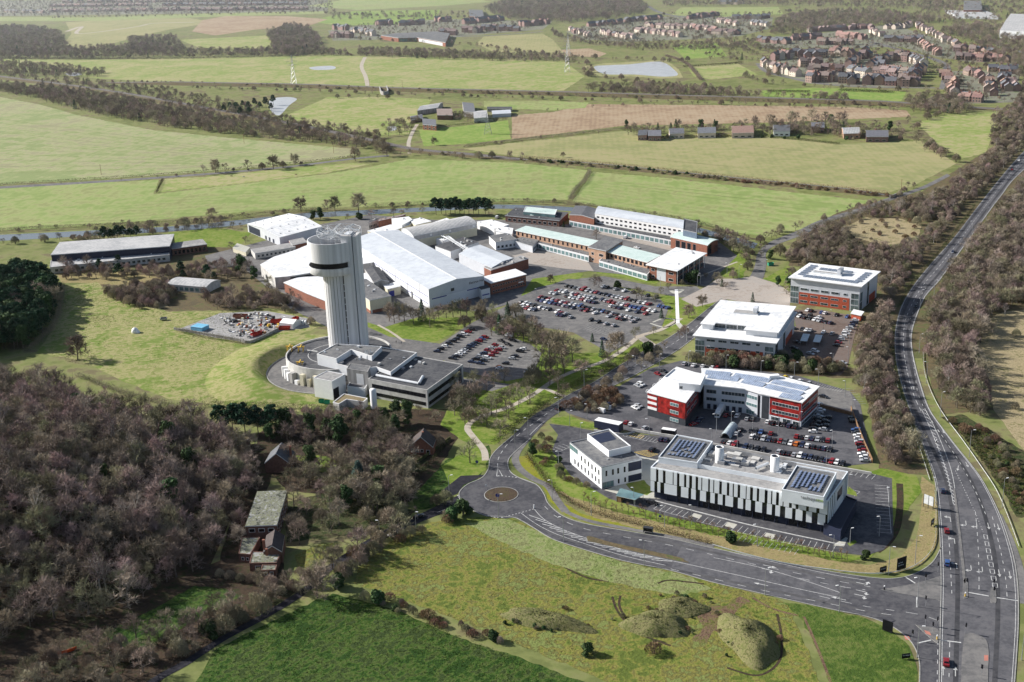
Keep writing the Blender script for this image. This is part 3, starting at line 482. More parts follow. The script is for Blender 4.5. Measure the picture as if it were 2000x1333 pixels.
embank([(-160,128),(0,152),(120,167),(260,188),(400,214),(500,232),(620,256),(720,277),(800,294),(900,302),(1020,312)],10,22,2.2,'railway bank running down through the left woods')
embank([(200,162),(400,166),(600,170),(750,176),(900,180),(1100,185),(1300,191),(1500,197),(1700,203),(1790,207),(1960,214)],10,26,3.4,'straight railway embankment across the middle distance')
for px,lb in(([(1480,76),(1600,66),(1740,48),(1880,90),(1940,108),(1960,122),(1900,122),(1830,112),(1760,92),(1640,94),(1490,94)],'grey brown plots of the older brick estate'),([(1484,122),(1560,104),(1660,100),(1780,112),(1806,135),(1796,170),(1700,172),(1580,164),(1500,142)],'grey brown plots of the dense brick estate'),([(1105,62),(1160,46),(1290,34),(1400,26),(1510,34),(1506,56),(1440,72),(1330,78),(1230,82),(1140,78)],'grey brown plots of the middle estate'),([(640,60),(740,44),(880,38),(1080,42),(1060,58),(960,66),(880,74),(740,78),(650,80)],'muddy plots around the new brick houses'),([(-20,2),(640,-2),(640,22),(300,28),(-20,32)],'grey brown plots of the skyline estate'),([(1848,140),(1990,136),(1992,200),(1860,204)],'grey brown plots of the right edge close')):sheet('estate_ground',px,ground('estate_ground',[(.17,.15,.13),(.24,.22,.20),(.13,.16,.07),(.28,.26,.24),(.11,.15,.05)],.09,.2,0),.04,lb,'ground')
embank([(1020,312),(1200,327),(1350,343),(1500,358),(1620,370),(1740,383)],3,17,1.8,'old bracken covered bank between the two right fields')
c=mid(nL,nR,.5)
markings(north,lambda mb:dashes(mb,c,.22,.1,4,2.5))
def mm(mb):
 a=mid(mL,mR,.47,200)
 ribbon(mb,mid(mL,mR,.03,200),.16,.103);ribbon(mb,mid(mL,mR,.965,200),.16,.103)
 up_=[p for p in a if p.y>at(1780,810).y]
 dashes(mb,up_,.22,.104,6,3);dashes(mb,[p for p in mid(mL,mR,.72,200)if at(1790,760).y>p.y>at(1830,860).y or p.y>at(1785,640).y and p.y<at(1790,560).y],.18,.104,4,6)
 def W(px):return wline(px,6)
 for l in([(1800,800),(1822,850),(1848,920),(1862,985)],[(1806,798),(1832,850),(1858,920),(1869,985)]):ribbon(mb,W(l),.2,.1045)
 for i in range(26):
  t=i/25;x,y=1803+59*t+3*math.sin(t*3),800+185*t;ribbon(mb,[at(x,y),at(x+8,y+5)],.3,.1046)
 for l in([(1853,1048),(1856,1100),(1859,1160)],[(1905,1000),(1910,1060),(1912,1120),(1912,1160)],[(1938,1010),(1955,1080),(1964,1130),(1967,1168)],[(1832,840),(1875,905),(1905,960),(1925,1005)],[(1855,1255),(1854,1300),(1853,1345)],[(1832,1250),(1831,1300),(1830,1345)]):dashes(mb,W(l),.2,.1042,3.2,2.4)
 dashes(mb,W([(1866,920),(1885,960),(1906,1005),(1920,1040)]),.2,.1043,1,1.2)
 for a_,b_ in(((1892,1158),(1931,1165)),((1946,1168),(1988,1174)),((1836,1251),(1877,1256))):ribbon(mb,[at(*a_),at(*b_)],.5,.1044)
 for i in range(8):
  x,y=1921+2.4*i,1045+13.5*i;p,q,r_,s_=[at(*u)for u in((x,y),(x+7+i*.4,y+1),(x+8+i*.4,y+9),(x+1.5,y+8))];ribbon(mb,[p,q,r_,s_,p],.22,.1047)
markings(main,mm)
tyre_band=ground('tyre_worn_asphalt',[(.042,.042,.047),(.054,.054,.059),(.07,.069,.074)],.05,.5,.1,None,.75)
markings(main,lambda mb:[ribbon(mb,mid(mL,mR,t,160),1.5,.0955)for t in(.22,.74)],tyre_band,'tyre_worn_lane')
markings(lane,lambda mb:[ribbon(mb,wline(px,6),1.4,.0865)for px in([(1062,998),(1100,1018),(1160,1036),(1300,1060),(1496,1102),(1690,1143)],[(1040,1024),(1124,1060),(1300,1109),(1500,1152),(1740,1204)])],ground('pale_asphalt',[(.075,.074,.078),(.09,.088,.092),(.105,.103,.106)],.05,.5,.1,None,.8),'tyre_worn_lane')
sheet('road_patch',[(1335,1060),(1480,1092),(1620,1122),(1640,1160),(1600,1184),(1465,1152),(1388,1134),(1310,1112)],G_asph,.0845,'paler resurfaced stretch of the side road','road patch',1)
def arrow(mb,p,ang,s=1.0,turn=0,k=0,lev=.1055):
 ca,sa=math.cos(ang),math.sin(ang);T=lambda x,y:(p.x+(x*ca-y*sa)*s,p.y+(x*sa+y*ca)*s,lev)
 mb.quad(T(0,-.12),T(3,-.12),T(3,.12),T(0,.12),k)
 if turn==0:mb.tri(T(3,-.55),T(4.6,0),T(3,.55),k)
 else:mb.quad(T(3,-.12),T(3.5,-.12),T(3.5,turn*1.0),T(3,turn*.8),k);mb.tri(T(2.6,turn*.9),T(4.2,turn*.9),T(3.4,turn*1.9),k)
def am(mb):
 dn=lambda a,b:math.atan2((at(*b)-at(*a)).y,(at(*b)-at(*a)).x)
 for x,y,dx,dy,tn in((1886,1018,2,16,-1),(1907,1021,2,16,-1),(1929,1022,4,16,0),(1948,1024,5,16,0),(1896,1105,2,16,-1),(1918,1108,2,16,-1),(1950,1113,3,16,0),(1971,1117,3,16,0),(1857,1020,-3,-16,1),(1865,1063,-2,-16,1),(1869,1112,-1,-16,1),(1842,1320,0,-16,0),(1866,1322,0,-16,0),(1824,835,8,16,0),(1840,838,8,16,0),(1886,903,8,16,0),(1872,910,-3,16,0),(1768,760,-4,-16,0),(1785,762,-4,-16,0)):arrow(mb,at(x,y),dn((x,y),(x+dx,y+dy)),1.15,tn)
markings(main,am,linef,'lane_arrows')
def km(mb):
 W=lambda px:wline(px,6)
 dashes(mb,W([(1064,990),(1090,1012),(1140,1033),(1217,1049),(1310,1066),(1394,1085),(1496,1108),(1620,1133),(1700,1147)]),.2,.1,4,4)
 ribbon(mb,W([(1044,996),(1064,1016),(1100,1035),(1160,1057),(1230,1078),(1330,1100),(1440,1124),(1560,1151),(1640,1168)]),.22,.1002)
 ribbon(mb,W([(1018,1003),(1044,1022),(1082,1042),(1140,1062),(1217,1086),(1300,1105)]),.2,.1004)
 ribbon(mb,W([(1394,1090),(1480,1108),(1560,1131),(1640,1158)]),.2,.1006)
 ribbon(mb,W([(1395,1072),(1500,1096),(1620,1122),(1690,1134)]),.18,.1007)
 dashes(mb,W([(1310,1112),(1400,1133),(1500,1156),(1620,1180),(1700,1196),(1760,1204)]),.2,.1003,4,4);dashes(mb,W([(1560,1130),(1640,1146),(1690,1153)]),.2,.1008,4,3);dashes(mb,W([(1600,1165),(1690,1185),(1790,1200),(1840,1216)]),.2,.1009,4,3)
 for i in range(17):
  t=i/16;x,y=1036+(1310-1036)*t,0
  pts=[(1044,996),(1064,1016),(1100,1035),(1160,1057),(1230,1078),(1330,1100)];q2=[(1018,1003),(1044,1022),(1082,1042),(1140,1062),(1217,1086),(1300,1103)]
  A=resample([Vector((*p,0))for p in pts],40);B=resample([Vector((*p,0))for p in q2],40);j=int(t*33);a_,b_=A[j+4],B[j];ribbon(mb,[at(a_.x-2,a_.y+.5),at(b_.x+3+(a_.x-b_.x)*.25,b_.y+(a_.y-b_.y)*.3-.5)],.32,.1011)
 for a_,b_ in(((1769,1128),(1792,1143)),((1791,1167),(1791,1187)),((1792,1257),(1818,1251))):ribbon(mb,[at(*a_),at(*b_)],.5,.1012)
 for x,y,dx,tn in((1672,1138,18,1),(1672,1153,18,-1),(1668,1161,18,-1),(1652,1173,-18,0),(1490,1104,16,0),(1488,1111,16,-1),(1500,1145,-18,0)):
  p=at(x,y);q=at(x+dx,y+dx*.22);arrow(mb,p,math.atan2(q.y-p.y,q.x-p.x),1.1,tn,0,.1015)
markings(lane,km)
def rm_(mb):
 dashes(mb,wline([(952,1007),(975,1012),(1010,1004),(1042,995)],4),.35,.1,.9,.6);dashes(mb,wline([(972,930),(990,931),(1013,934)],4),.4,.1,.9,.6);dashes(mb,wline([(894,968),(899,978),(908,990)],4),.4,.1,.9,.6)
 ribbon(mb,[at(*p)for p in((970,931),(972,914),(981,930),(970,931))],.3,.1003);dashes(mb,wline([(972,912),(974,895),(990,870),(1018,845),(1050,822),(1086,795)],6),.22,.1004,4,2.5)
 dashes(mb,wline([(905,985),(880,992),(850,1003)],4),.2,.1005,5,2);ribbon(mb,wline([(1063,824),(1050,835),(1035,850)],3),.2,.1006)
markings(rb,rm_)
def island(px,label,mt=G_asphP,h=.2):
 w_=wline(px+[px[0]],4)[:-1];mb=M();mb.prism([(p.x,p.y)for p in w_],.05,h,0,1);o=struct('traffic_island',mb,[kerb_m,mt],label,'traffic island');return o
island([(1720,1153),(1790,1140),(1834,1127),(1837,1128),(1836,1170),(1828,1172),(1780,1164)],'triangular paved island at the upper side road corner')
island([(1788,1221),(1802,1224),(1832,1230),(1833,1252),(1826,1255)],'small triangular island at the lower side road corner')
island([(1885,1130),(1890,1132),(1891,1162),(1889,1169),(1881,1168),(1881,1140)],'narrow island with bollards between the carriageways')
island([(1935,1150),(1944,1150),(1946,1176),(1941,1179),(1934,1175)],'narrow signal island dividing the southbound lanes')
island([(1884,1240),(1900,1238),(1925,1250),(1931,1275),(1930,1310),(1925,1420),(1880,1420),(1878,1300)],'long paved central island at the bottom of the junction')
island([(1862,960),(1866,960),(1876,1040),(1886,1130),(1881,1130),(1872,1040)],'thin paved central reservation above the junction')
island([(1148,1058),(1330,1098),(1336,1095),(1320,1088),(1200,1062),(1150,1048)],'brown planted splitter strip along the side road',G_scrub)
for k_,px in enumerate([[(1805,1232),(1816,1236),(1819,1243),(1808,1239)],[(1765,1242),(1775,1244),(1779,1252),(1768,1250)],[(1922,1281),(1930,1281),(1930,1292),(1922,1292)]]):
 sheet('tactile_paving',px,tactile,.215 if k_!=1 else .12,['red tactile paving on the lower corner island','red tactile paving on the grass corner pavement','red tactile paving on the bottom central island'][k_],'tactile paving',1)
for px,lab in(([(1100,800),(1116,800),(1075,826),(1070,822)],'grey crossing patch at the entrance'),):pass
def Q(A,B,C,z):
 a,b,c=at(*A,z),at(*B,z),at(*C,z);d=a+c-b
 return[Vector((p.x,p.y))for p in(a,b,c,d)]
def sq(A,B,C,z):
 a,b,c,d=Q(A,B,C,z);u=(b-a).normalized();n=Vector((-u.y,u.x));t=(c-b).dot(n)
 return[a,b,b+n*t,a+n*t]
def P2(px,z):return[Vector((p.x,p.y))for p in PX(px,z)]
def area(p):return sum(p[i-1].x*p[i].y-p[i].x*p[i-1].y for i in range(len(p)))/2
def offs(p,d):
 p=p if area(p)>0 else p[::-1];out=[];n=len(p)
 for i in range(n):
  a,b,c=p[i-1],p[i],p[(i+1)%n];u=(b-a).normalized();v=(c-b).normalized()
  n1=Vector((u.y,-u.x));n2=Vector((v.y,-v.x));k=(n1+n2);k=k/max(.35,k.length_squared)*2*d if k.length>1e-6 else n1*d;out.append(b+k)
 return out
class B:
 def __init__(s,name,label,cat,poly,group=None):
  c=sum(poly,Vector((0,0)))/len(poly);s.o=thing(name,label,cat,(c.x,c.y,0),0,group);s.p=poly
 def wall(s,z0,z1,mt,poly=None,name='wall'):
  mb=M();mb.prism(poly or s.p,z0,z1,0);return part(name,mb,mt,s.o)
 def roof(s,z,mt,over=.3,th=.3,poly=None,fascia=None,name='roof'):
  mb=M();mb.prism(offs(poly or s.p,over),z+.004,z+th,1,0)
  mb.poly([(q.x,q.y,z+.004)for q in offs(poly or s.p,over)],1)if over>.5 else None
  return part(name,mb,[mt,fascia or metalw],s.o)
 def parapet(s,z,h,mt,poly=None,w_=.3,name='parapet'):
  o_=offs(poly or s.p,.03);i_=offs(poly or s.p,-w_);mb=M();n=len(o_)
  for k in range(n):
   a,b,c,d=o_[k-1],o_[k],i_[k],i_[k-1]
   mb.quad((*a,z-.02),(*b,z-.02),(*b,z+h),(*a,z+h));mb.quad((*a,z+h),(*b,z+h),(*c,z+h),(*d,z+h));mb.quad((*c,z-.02),(*d,z-.02),(*d,z+h),(*c,z+h))
  return part(name,mb,mt,s.o)
 def sub(s,poly,z0,z1,wm,rm,h=.0,name='roof_block',pm=None):
  mb=M();mb.prism(poly,z0,z1,0,1);o=part(name,mb,[wm,rm],s.o)
  if h:s.parapet(z1,h,pm or wm,poly)
  return o
 def facade(s,a,b,rects,mt=None,frame=None,name='window',d=.05,mull=0,unit=False):
  a=Vector(a[:2]);b=Vector(b[:2]);u=(b-a);L=u.length;u.normalize();n=Vector((u.y,-u.x));objs=[]
  for r in rects:
   u0,u1,z0,z1=r[:4]
   if unit is False and max(abs(u0),abs(u1))<=1.0001:u0*=L;u1*=L
   T=lambda x,z,e:(a.x+u.x*x+n.x*e,a.y+u.y*x+n.y*e,z);mb=M();f=.12
   if frame is not None:
    mb.quad(T(u0,z0,d),T(u1,z0,d),T(u1,z1,d),T(u0,z1,d),1)
    for p,q in(((u0,z0),(u0,z1)),((u1,z0),(u1,z1)),((u0,z1),(u1,z1)),((u0,z0),(u1,z0))):mb.quad(T(*p,0),T(*q,0),T(*q,d),T(*p,d),1)
    x0,x1,y0_,y1_=u0+f,u1-f,z0+f,z1-f;k=max(1,int(round((u1-u0)/mull)))if mull else 1
    for i in range(k):
     w0=x0+(x1-x0)*i/k+(.05 if i else 0);w1=x0+(x1-x0)*(i+1)/k-(.05 if i<k-1 else 0);mb.quad(T(w0,y0_,d+.012),T(w1,y0_,d+.012),T(w1,y1_,d+.012),T(w0,y1_,d+.012),0)
   else:
    mb.quad(T(u0,z0,d),T(u1,z0,d),T(u1,z1,d),T(u0,z1,d),0)
    for p,q in(((u0,z0),(u0,z1)),((u1,z1),(u1,z0)),((u0,z1),(u1,z1)),((u1,z0),(u0,z0))):mb.quad(T(*p,0),T(*q,0),T(*q,d),T(*p,d),0)
   objs.append(part(name,mb,[mt or glass,frame or glass],s.o))
  return objs
 def clutter(s,poly,z,n,mt=None,smax=1.6,name='rooftop_unit',seed=1,hmax=1.2):
  r_=random.Random(seed);k=0;x0=min(p.x for p in poly);x1=max(p.x for p in poly);y0=min(p.y for p in poly);y1=max(p.y for p in poly);u=(poly[1]-poly[0]);ang=math.atan2(u.y,u.x)
  ip=offs(poly,-1.2)
  for _ in range(n*40):
   if k>=n:break
   p=(r_.uniform(x0,x1),r_.uniform(y0,y1))
   if not inside(p,ip):continue
   mb=M();mb.box((p[0],p[1],z),(r_.uniform(.5,smax),r_.uniform(.5,smax),r_.uniform(.3,hmax)),ang);part(name,mb,mt or R.choice([metal,metalw,conc2]),s.o);k+=1
 def gable(s,poly,z0,zr,wm,rm,over=.4,ax=0,curved=0):
  a,b,c,d=poly if ax==0 else poly[1:]+poly[:1]
  mb=M();k=8 if curved else 2;pr=[]
  for i in range(k+1):
   t=i/k;z=z0+(zr-z0)*(math.sin(math.pi*t)**.8 if curved else 1-abs(2*t-1));pr.append((t,z))
  u=(b-a).normalized()*over
  for(t0,za),(t1,zb)in zip(pr,pr[1:]):
   q=[a.lerp(d,t0)-u,b.lerp(c,t0)+u,b.lerp(c,t1)+u,a.lerp(d,t1)-u]
   mb.quad((*q[0],za+.25),(*q[1],za+.25),(*q[2],zb+.25),(*q[3],zb+.25),0)
   for p_,q_ in((0,3),(1,2)):mb.quad((*q[p_],za-.1),(*q[q_],zb-.1),(*q[q_],zb+.25),(*q[p_],za+.25),1)
  for p_,q_,t in((0,1,0),(3,2,1)):
   e0=(a if t==0 else d)-u;e1=(b if t==0 else c)+u;mb.quad((*e0,z0-.15),(*e1,z0-.15),(*e1,z0+.25),(*e0,z0+.25),1)
  part('roof',mb,[rm,metalw],s.o)
  for e0,e1 in((a,d),(b,c)):
   g_=M();n=len(g_.v);g_.v+=[(*e0.lerp(e1,t),z)for t,z in pr]+[(*e1,z0-.05),(*e0,z0-.05)];g_.f.append(tuple(range(n,len(g_.v))));g_.m.append(0);part('gable',g_,wm,s.o)
def rows(us,zs):return[(a,b,z0,z1)for z0,z1 in zs for a,b in us]
def spread_u(n,w_,m0=.03,m1=.97):return[(m0+(m1-m0)*(i+.5)/n-w_/2,m0+(m1-m0)*(i+.5)/n+w_/2)for i in range(n)]
def lettering(parent,text,a,u,z,size,mt,e=.12,name='lettering'):
 cu=bpy.data.curves.new(name,'FONT');cu.body=text;cu.size=size;cu.extrude=.03;cu.materials.append(mt);o=ob(name,cu,parent)
 n=Vector((u.y,-u.x));l=parent.location;m_=Matrix.Identity(4);ux=Vector((u.x,u.y,0))
 for i in range(3):m_[i][0]=ux[i];m_[i][1]=(0,0,1)[i];m_[i][2]=(n.x,n.y,0)[i]
 m_[0][3]=a.x+n.x*e-l.x;m_[1][3]=a.y+n.y*e-l.y;m_[2][3]=z;me=bpy.data.meshes.new_from_object(o);me.materials.clear();me.materials.append(mt);bpy.data.objects.remove(o);o=ob(name,me,parent);o.matrix_local=m_;return o
tz=66.0
tc=at(668,668,10.5);lo,hi=40,90
TX,TY=tc.x,tc.y
tw=thing('research_tower','tall pale concrete tower with a wide drum head and open steel lattice crown','tower',(TX,TY,0))
s_t=3.78
mb=M()
for i in range(40):
 pass
RS=6.9
prof=[(RS,0),(RS,52)]
mb.lathe((TX,TY,0),prof,64);part('shaft',mb,conc,tw,True)
fm=M()
for i in range(26):
 t=2*math.pi*i/26;a=Vector((TX+math.cos(t)*(RS+.02),TY+math.sin(t)*(RS+.02),0));d=Vector((-math.sin(t),math.cos(t),0));n=Vector((math.cos(t),math.sin(t),0))
 p=[a-d*.14,a+d*.14];fm.quad(p[0]+n*.05,p[1]+n*.05,(p[1]+n*.05)+Vector((0,0,51.8)),(p[0]+n*.05)+Vector((0,0,51.8)))
part('shaft_groove',fm,concd,tw)
DR=12.6;dcx,dcy=TX-1.0,TY+1.0;dc_=(dcx,dcy,0);zb,zt=49.0,66.0
mb=M();mb.lathe(dc_,[(RS-.5,zb-.6),(DR-.4,zb),(DR,zb+.3),(DR,zb+4.0)],72);part('drum_base',mb,conc,tw,True)
mb=M();mb.lathe(dc_,[(DR-.9,zb+3.9),(DR-.9,zb+7.0)],72);part('window_band',mb,blackp,tw,True)
mb=M();mb.lathe(dc_,[(DR-.9,zb+6.8),(DR,zb+6.8),(DR,zt),(DR-.45,zt),(DR-.45,zt-5.5)],72);part('drum',mb,conc,tw)
mb=M();mb.lathe(dc_,[(DR-.4,zt-5.5),(0.05,zt-5.3)],48);part('drum_roof',mb,conc2,tw)
ux=Vector((.985,-.17,0));uy=Vector((.17,.985,0));sc_=Vector((TX+8.6,TY-2.2,0))
def slabpoly(x0,x1,y0,y1):return[(sc_+ux*x+uy*y).xy for x,y in((x0,y0),(x1,y0),(x1,y1),(x0,y1))]
mb=M();mb.prism(slabpoly(-3.2,2.2,-5.2,4.5),0,69,0,1);part('lift_shaft',mb,[conc,conc2],tw)
mb=M();mb.prism(slabpoly(2.6,4.6,-4.2,4.5),0,68.7,0,1);part('stair_shaft',mb,[conc,conc2],tw)
mb=M();mb.prism(slabpoly(2.15,2.65,-3.6,4.2),0,68.2,0);part('shadow_joint',mb,blackp,tw)
mb=M();mb.prism(slabpoly(-2,1.4,-3.4,3),69,69.4,0,1);part('roof_hatch',mb,[conc2,metalw],tw)
mb=M();mb.prism(slabpoly(-4.8,-3.2,-4.2,3),0,49,0);part('stair_glazing',mb,blackp,tw)
for k in range(11):
 mb=M();mb.prism(slabpoly(-4.9,-3.1,-4.35,-3.6),8+k*3.5,8.5+k*3.5,0);part('floor_band',mb,conc,tw)
mb=M();rr=random.Random(4);lat=[]
cxl,cyl=dcx+3.5,dcy+3.0;LR=11.5;hub=Vector((cxl-.5,cyl,zt+1.2))
ringp=[Vector((cxl+math.cos(t)*LR,cyl+math.sin(t)*LR,zt+(4.2 if i%2 else 1.4)))for i,t in enumerate([2*math.pi*k/20 for k in range(20)])]
inner=[Vector((cxl+math.cos(t)*6,cyl+math.sin(t)*6,zt+(4.6 if i%2 else 1.6)))for i,t in enumerate([2*math.pi*(k+.5)/12 for k in range(12)])]
for i in range(20):
 j=i*12//20;mb.tube(ringp[i-1],ringp[i],.13,.13,4);mb.tube(ringp[i-2],ringp[i],.09,.09,4);mb.tube(ringp[i],inner[j],.12,.12,4);mb.tube(ringp[i],inner[(j+1)%12],.09,.09,4)
 if i%3==0:mb.tube(ringp[i],hub,.2,.2,5);q=ringp[i];mb.tube(q,(dcx+(q.x-dcx)*.75,dcy+(q.y-dcy)*.75,zt-5.3),.13,.13,4)
for i in range(12):mb.tube(inner[i-1],inner[i],.12,.12,4);mb.tube(inner[i],hub,.1,.1,4);mb.tube(inner[i],inner[(i+4)%12]+Vector((0,0,-2)),.09,.09,4);mb.tube(inner[i],(inner[i].x,inner[i].y,zt-5.3),.1,.1,4)
part('lattice_crown',mb,metalw,tw)
mb=M();mb.lathe((TX+9,TY+13,zt-1),[(DR*.55,0),(DR*.55,.15)],30)
lab=B('tower_laboratory','low grey and white laboratory with round flat roofed hall at the tower foot','laboratory',P2([(557,690),(835,762),(903,712),(720,660)],8))
mb=M();RD=27.2;mb.lathe((DC.x,DC.y,0),[(RD,0),(RD,8.9),(RD-.6,8.9),(RD-.6,8.0)],72);part('round_wall',mb,conc2,lab.o)
mb=M();mb.lathe((DC.x,DC.y,0),[(RD-.6,8.0),(0.05,8.05)],72);part('round_roof',mb,G_roofd,lab.o)
mb=M()
for i in range(30):
 t0,t1=[math.radians(110+150*k/30)for k in(i,i+1)];Pp=lambda t,r:(DC.x+r*math.cos(t),DC.y+r*math.sin(t),8.06)
 mb.quad(Pp(t0,15.6),Pp(t0,16.0),Pp(t1,16.0),Pp(t1,15.6))
mb.quad(*[(p.x,p.y,8.065)for p in(at(600,685,8),at(620,688,8),at(620,686,8),at(600,683.5,8))]);part('roof_walkway_line',mb,linef,lab.o)
A1=P2([(619,693),(656,673),(746,678),(726,697),(686,684),(657,702)],13.5)
lab.sub(A1,7.5,13.5,wclad,G_roofg,.35,'plant_block',white)
B1=P2([(657,712),(688,692),(720,690),(746,679),(814,690),(763,728),(735,718),(700,722)],11.2)
lab.sub(B1,6.5,11.2,wclad,G_roofd,.35,'middle_block',white)
C1=Q((719,741),(834,763),(904,713),9.2);lab.sub(C1,0,9.2,conc2,G_roofd,.3,'office_block',conc2)
for z0,z1 in((1.2,3.0),(5.2,7.2)):
 lab.facade(C1[0],C1[1],[(.06,.97,z0,z1)],glassb,metald,'ribbon_window',mull=2.2)
 lab.facade(C1[1],C1[2],[(.03,.80,z0,z1)],glassb,metald,'ribbon_window',mull=2.2)
lab.facade(C1[1],C1[2],[(.86,.95,.5,8.3)],navy,None,'door_panel')
pb=P2([(763,728),(814,690)],11.2);lab.facade(pb[0],pb[1],[(.04,.97,7.6,9.6)],glassb,metald,'ribbon_window',mull=2.5)
lab.facade(P2([(735,718)],11.2)[0],pb[0],[(.04,.97,7.6,9.6)],glassb,metald,'ribbon_window',mull=2.5)
D1=Q((612,739),(648,746),(674,732),9.6);lab.sub(D1,0,9.6,white,G_paveG,.25,'white_block');lab.facade(D1[1],D1[2],[(.05,.45,0,5.5)],blackp,None,'loading_door')
E1=Q((677,721),(718,727),(724,716),11.6);lab.sub(E1,0,11.6,concd,G_roofg,.2,'concrete_block');lab.facade(E1[0],E1[1],[(.45,.78,4.5,10)],white,None,'wall_panel')
lab.sub(Q((678,755),(712,760),(719,750),4.6),0,4.6,wclad,G_roofg,.2,'annexe')
G1=P2([(650,787),(672,770),(718,779),(710,786),(677,781),(662,790)],3.8);lab.sub(G1,0,3.8,conc2,G_roofb,.3,'store',white)
lab.clutter(C1,9.25,10,None,2.2,'rooftop_unit',3,1.3);lab.clutter(B1,11.25,7,None,1.8,'rooftop_unit',4,1.2);lab.clutter(A1,13.55,5,None,1.5,'rooftop_unit',5,1.0)
mb=M();pd=[at(735,733,10),at(780,742,10),at(818,749,10),at(826,735,10)]
for p,q in zip(pd,pd[1:]):mb.tube((p.x,p.y,9.9),(q.x,q.y,9.9),.7,.7,8)
part('ventilation_duct',mb,metalw,lab.o)
mb=M();p=at(722,741,0)
for k in range(14):mb.tube((p.x+R.uniform(-2,2),p.y+R.uniform(-2,2),8),(p.x+R.uniform(-2,2),p.y+R.uniform(-2,2),14+R.random()*2),.12,.12,4)
part('rooftop_frame',mb,metalw,lab.o)
for k in range(12):
 t=math.radians(200+k*7.5);mb=M();c=(DC.x+(RD+1.6)*math.cos(t),DC.y+(RD+1.6)*math.sin(t),0);mb.box(c,(R.uniform(1.5,3),R.uniform(1.2,2.4),R.uniform(1.2,6)),t);part('plant_unit',mb,R.choice([conc2,concd,cream,metald,white]),lab.o)
def tank(px,r,h,label,mt=white):
 p=at(*px);t=thing('storage_tank',label,'tank',p);mb=M();mb.lathe(p,[(r,.8),(r,h-.6),(r*.8,h-.15),(.05,h)],20);part('vessel',mb,mt,t,True)
 for k in range(3):
  a=2.1*k;m2=M();m2.tube((p.x+r*.8*math.cos(a),p.y+r*.8*math.sin(a),0),(p.x+r*.8*math.cos(a),p.y+r*.8*math.sin(a),1),.15,.15,5);part('leg',m2,metal,t)
tank((731,800),1.55,10.5,'tall white cylindrical tank in front of the tower laboratory')
for k,(px,lab_)in enumerate((((566,686),'yellow steel gantry nearest the parapet on the round roof'),((588,687),'yellow steel gantry inside the roof ring line'),((586,712),'low yellow gantry frame at the front of the round roof'))):
 p=at(*px,8);p.z=0;t=thing('gantry',lab_,'gantry',(p.x,p.y,8.03));mb=M();q=Vector((p.x,p.y,8.03));h=2.6 if k<2 else 1.2;w_=2.0
 for x in(-w_,w_):
  for y in(-.8,.8):mb=M();mb.tube(q+Vector((x*.6,y*1.6,0)),q+Vector((x*.6,y*1.2,h)),.22,.22,4);part('leg',mb,yellow,t)
 mb=M();mb.tube(q+Vector((-w_,0,h)),q+Vector((w_,0,h)),.35,.35,4,0,True);mb.tube(q+Vector((0,-2.4,h+.3)),q+Vector((0,2.4,h+.3)),.3,.3,4,0,True);part('beam',mb,yellow,t)
eh=B('exhibition_hall','huge pale hall with low pitched grey roof and blue stripes right of the tower','hall',Q((837,566),(945,540),(778,450),12.0))
p=eh.p;eh.wall(0,12,wclad);eh.gable([p[1],p[2],p[3],p[0]],12,14.2,gclad,G_rooft,.15)
mb=M();m0=p[0].lerp(p[1],.5);m1=p[2].lerp(p[3],.5);u=(m1-m0).normalized();n=Vector((-u.y,u.x))
for s_ in(-1,1):mb.quad((*(m0+n*.0),14.56),(*(m1),14.56),(*(m1+n*.5*s_),14.5),(*(m0+n*.5*s_),14.5))
part('ridge_cap',mb,white,eh.o)
eh.facade(p[0],p[1],[(.005,.995,6.2,12.0)],gclad,None,'cladding_band',.06);eh.facade(p[0],p[1],[(.05,.31,5.4,6.0),(.68,.97,5.4,6.0)],blue,None,'blue_stripe',.07)
eh.facade(p[0],p[1],[(.39,.45,7.6,9.4)],metald,None,'louvre',.09);eh.facade(p[3],p[0],[(.02,.99,7.0,7.35),(.02,.99,2.6,2.95)],blue,None,'blue_stripe',.05)
eh.facade(p[3],p[0],[(.80,.815,0,4)],metald,None,'door',.06)
lettering(eh.o,'Electron Hall',p[0].lerp(p[1],.72),(p[1]-p[0]).normalized(),9.2,2.1,blackp)
for k in range(3):
 q=p[3].lerp(p[0],.62+.14*k);nn=(p[0]-p[3]).normalized();nn=Vector((nn.y,-nn.x));mb=M();mb.tube((*(q+nn*.15),0),(*(q+nn*.15),12),.09,.09,5);part('downpipe',mb,metal,eh.o)
b=B('link_building','small white link block at the right corner of the big hall','building',Q((940,567),(957,563),(950,556),6));b.wall(0,6,wclad);b.roof(6,G_roofd,.1,.2);b.facade(b.p[0],b.p[1],[(.1,.9,2.2,2.9)],blue,None,'blue_stripe')
b=B('ring_hall','broad white roofed hall hidden behind the tower shaft','hall',P2([(509,518),(537,543),(560,541),(626,531),(735,512),(728,504),(706,478),(603,479),(576,490),(535,503)],7.5));b.wall(0,7.5,conc2);b.roof(7.5,G_roofw,.3,.35)
b.facade(b.p[2],b.p[3],[(.1,.95,5.8,6.8)],metald,None,'louvre')
b=B('ring_hall','long low white roofed laboratory with brick front left of the tower','laboratory',P2([(555,553),(583,543),(640,541),(716,535),(745,548),(700,562),(640,590),(600,574)],6));b.wall(0,6,brick);b.roof(6,G_roofw,.4,.4)
ap=P2([(555,553),(600,574),(640,590)],6);b.facade(ap[0],ap[2],rows(spread_u(11,.035,.1,.95),[(1.4,2.6)]),white,None,'window')
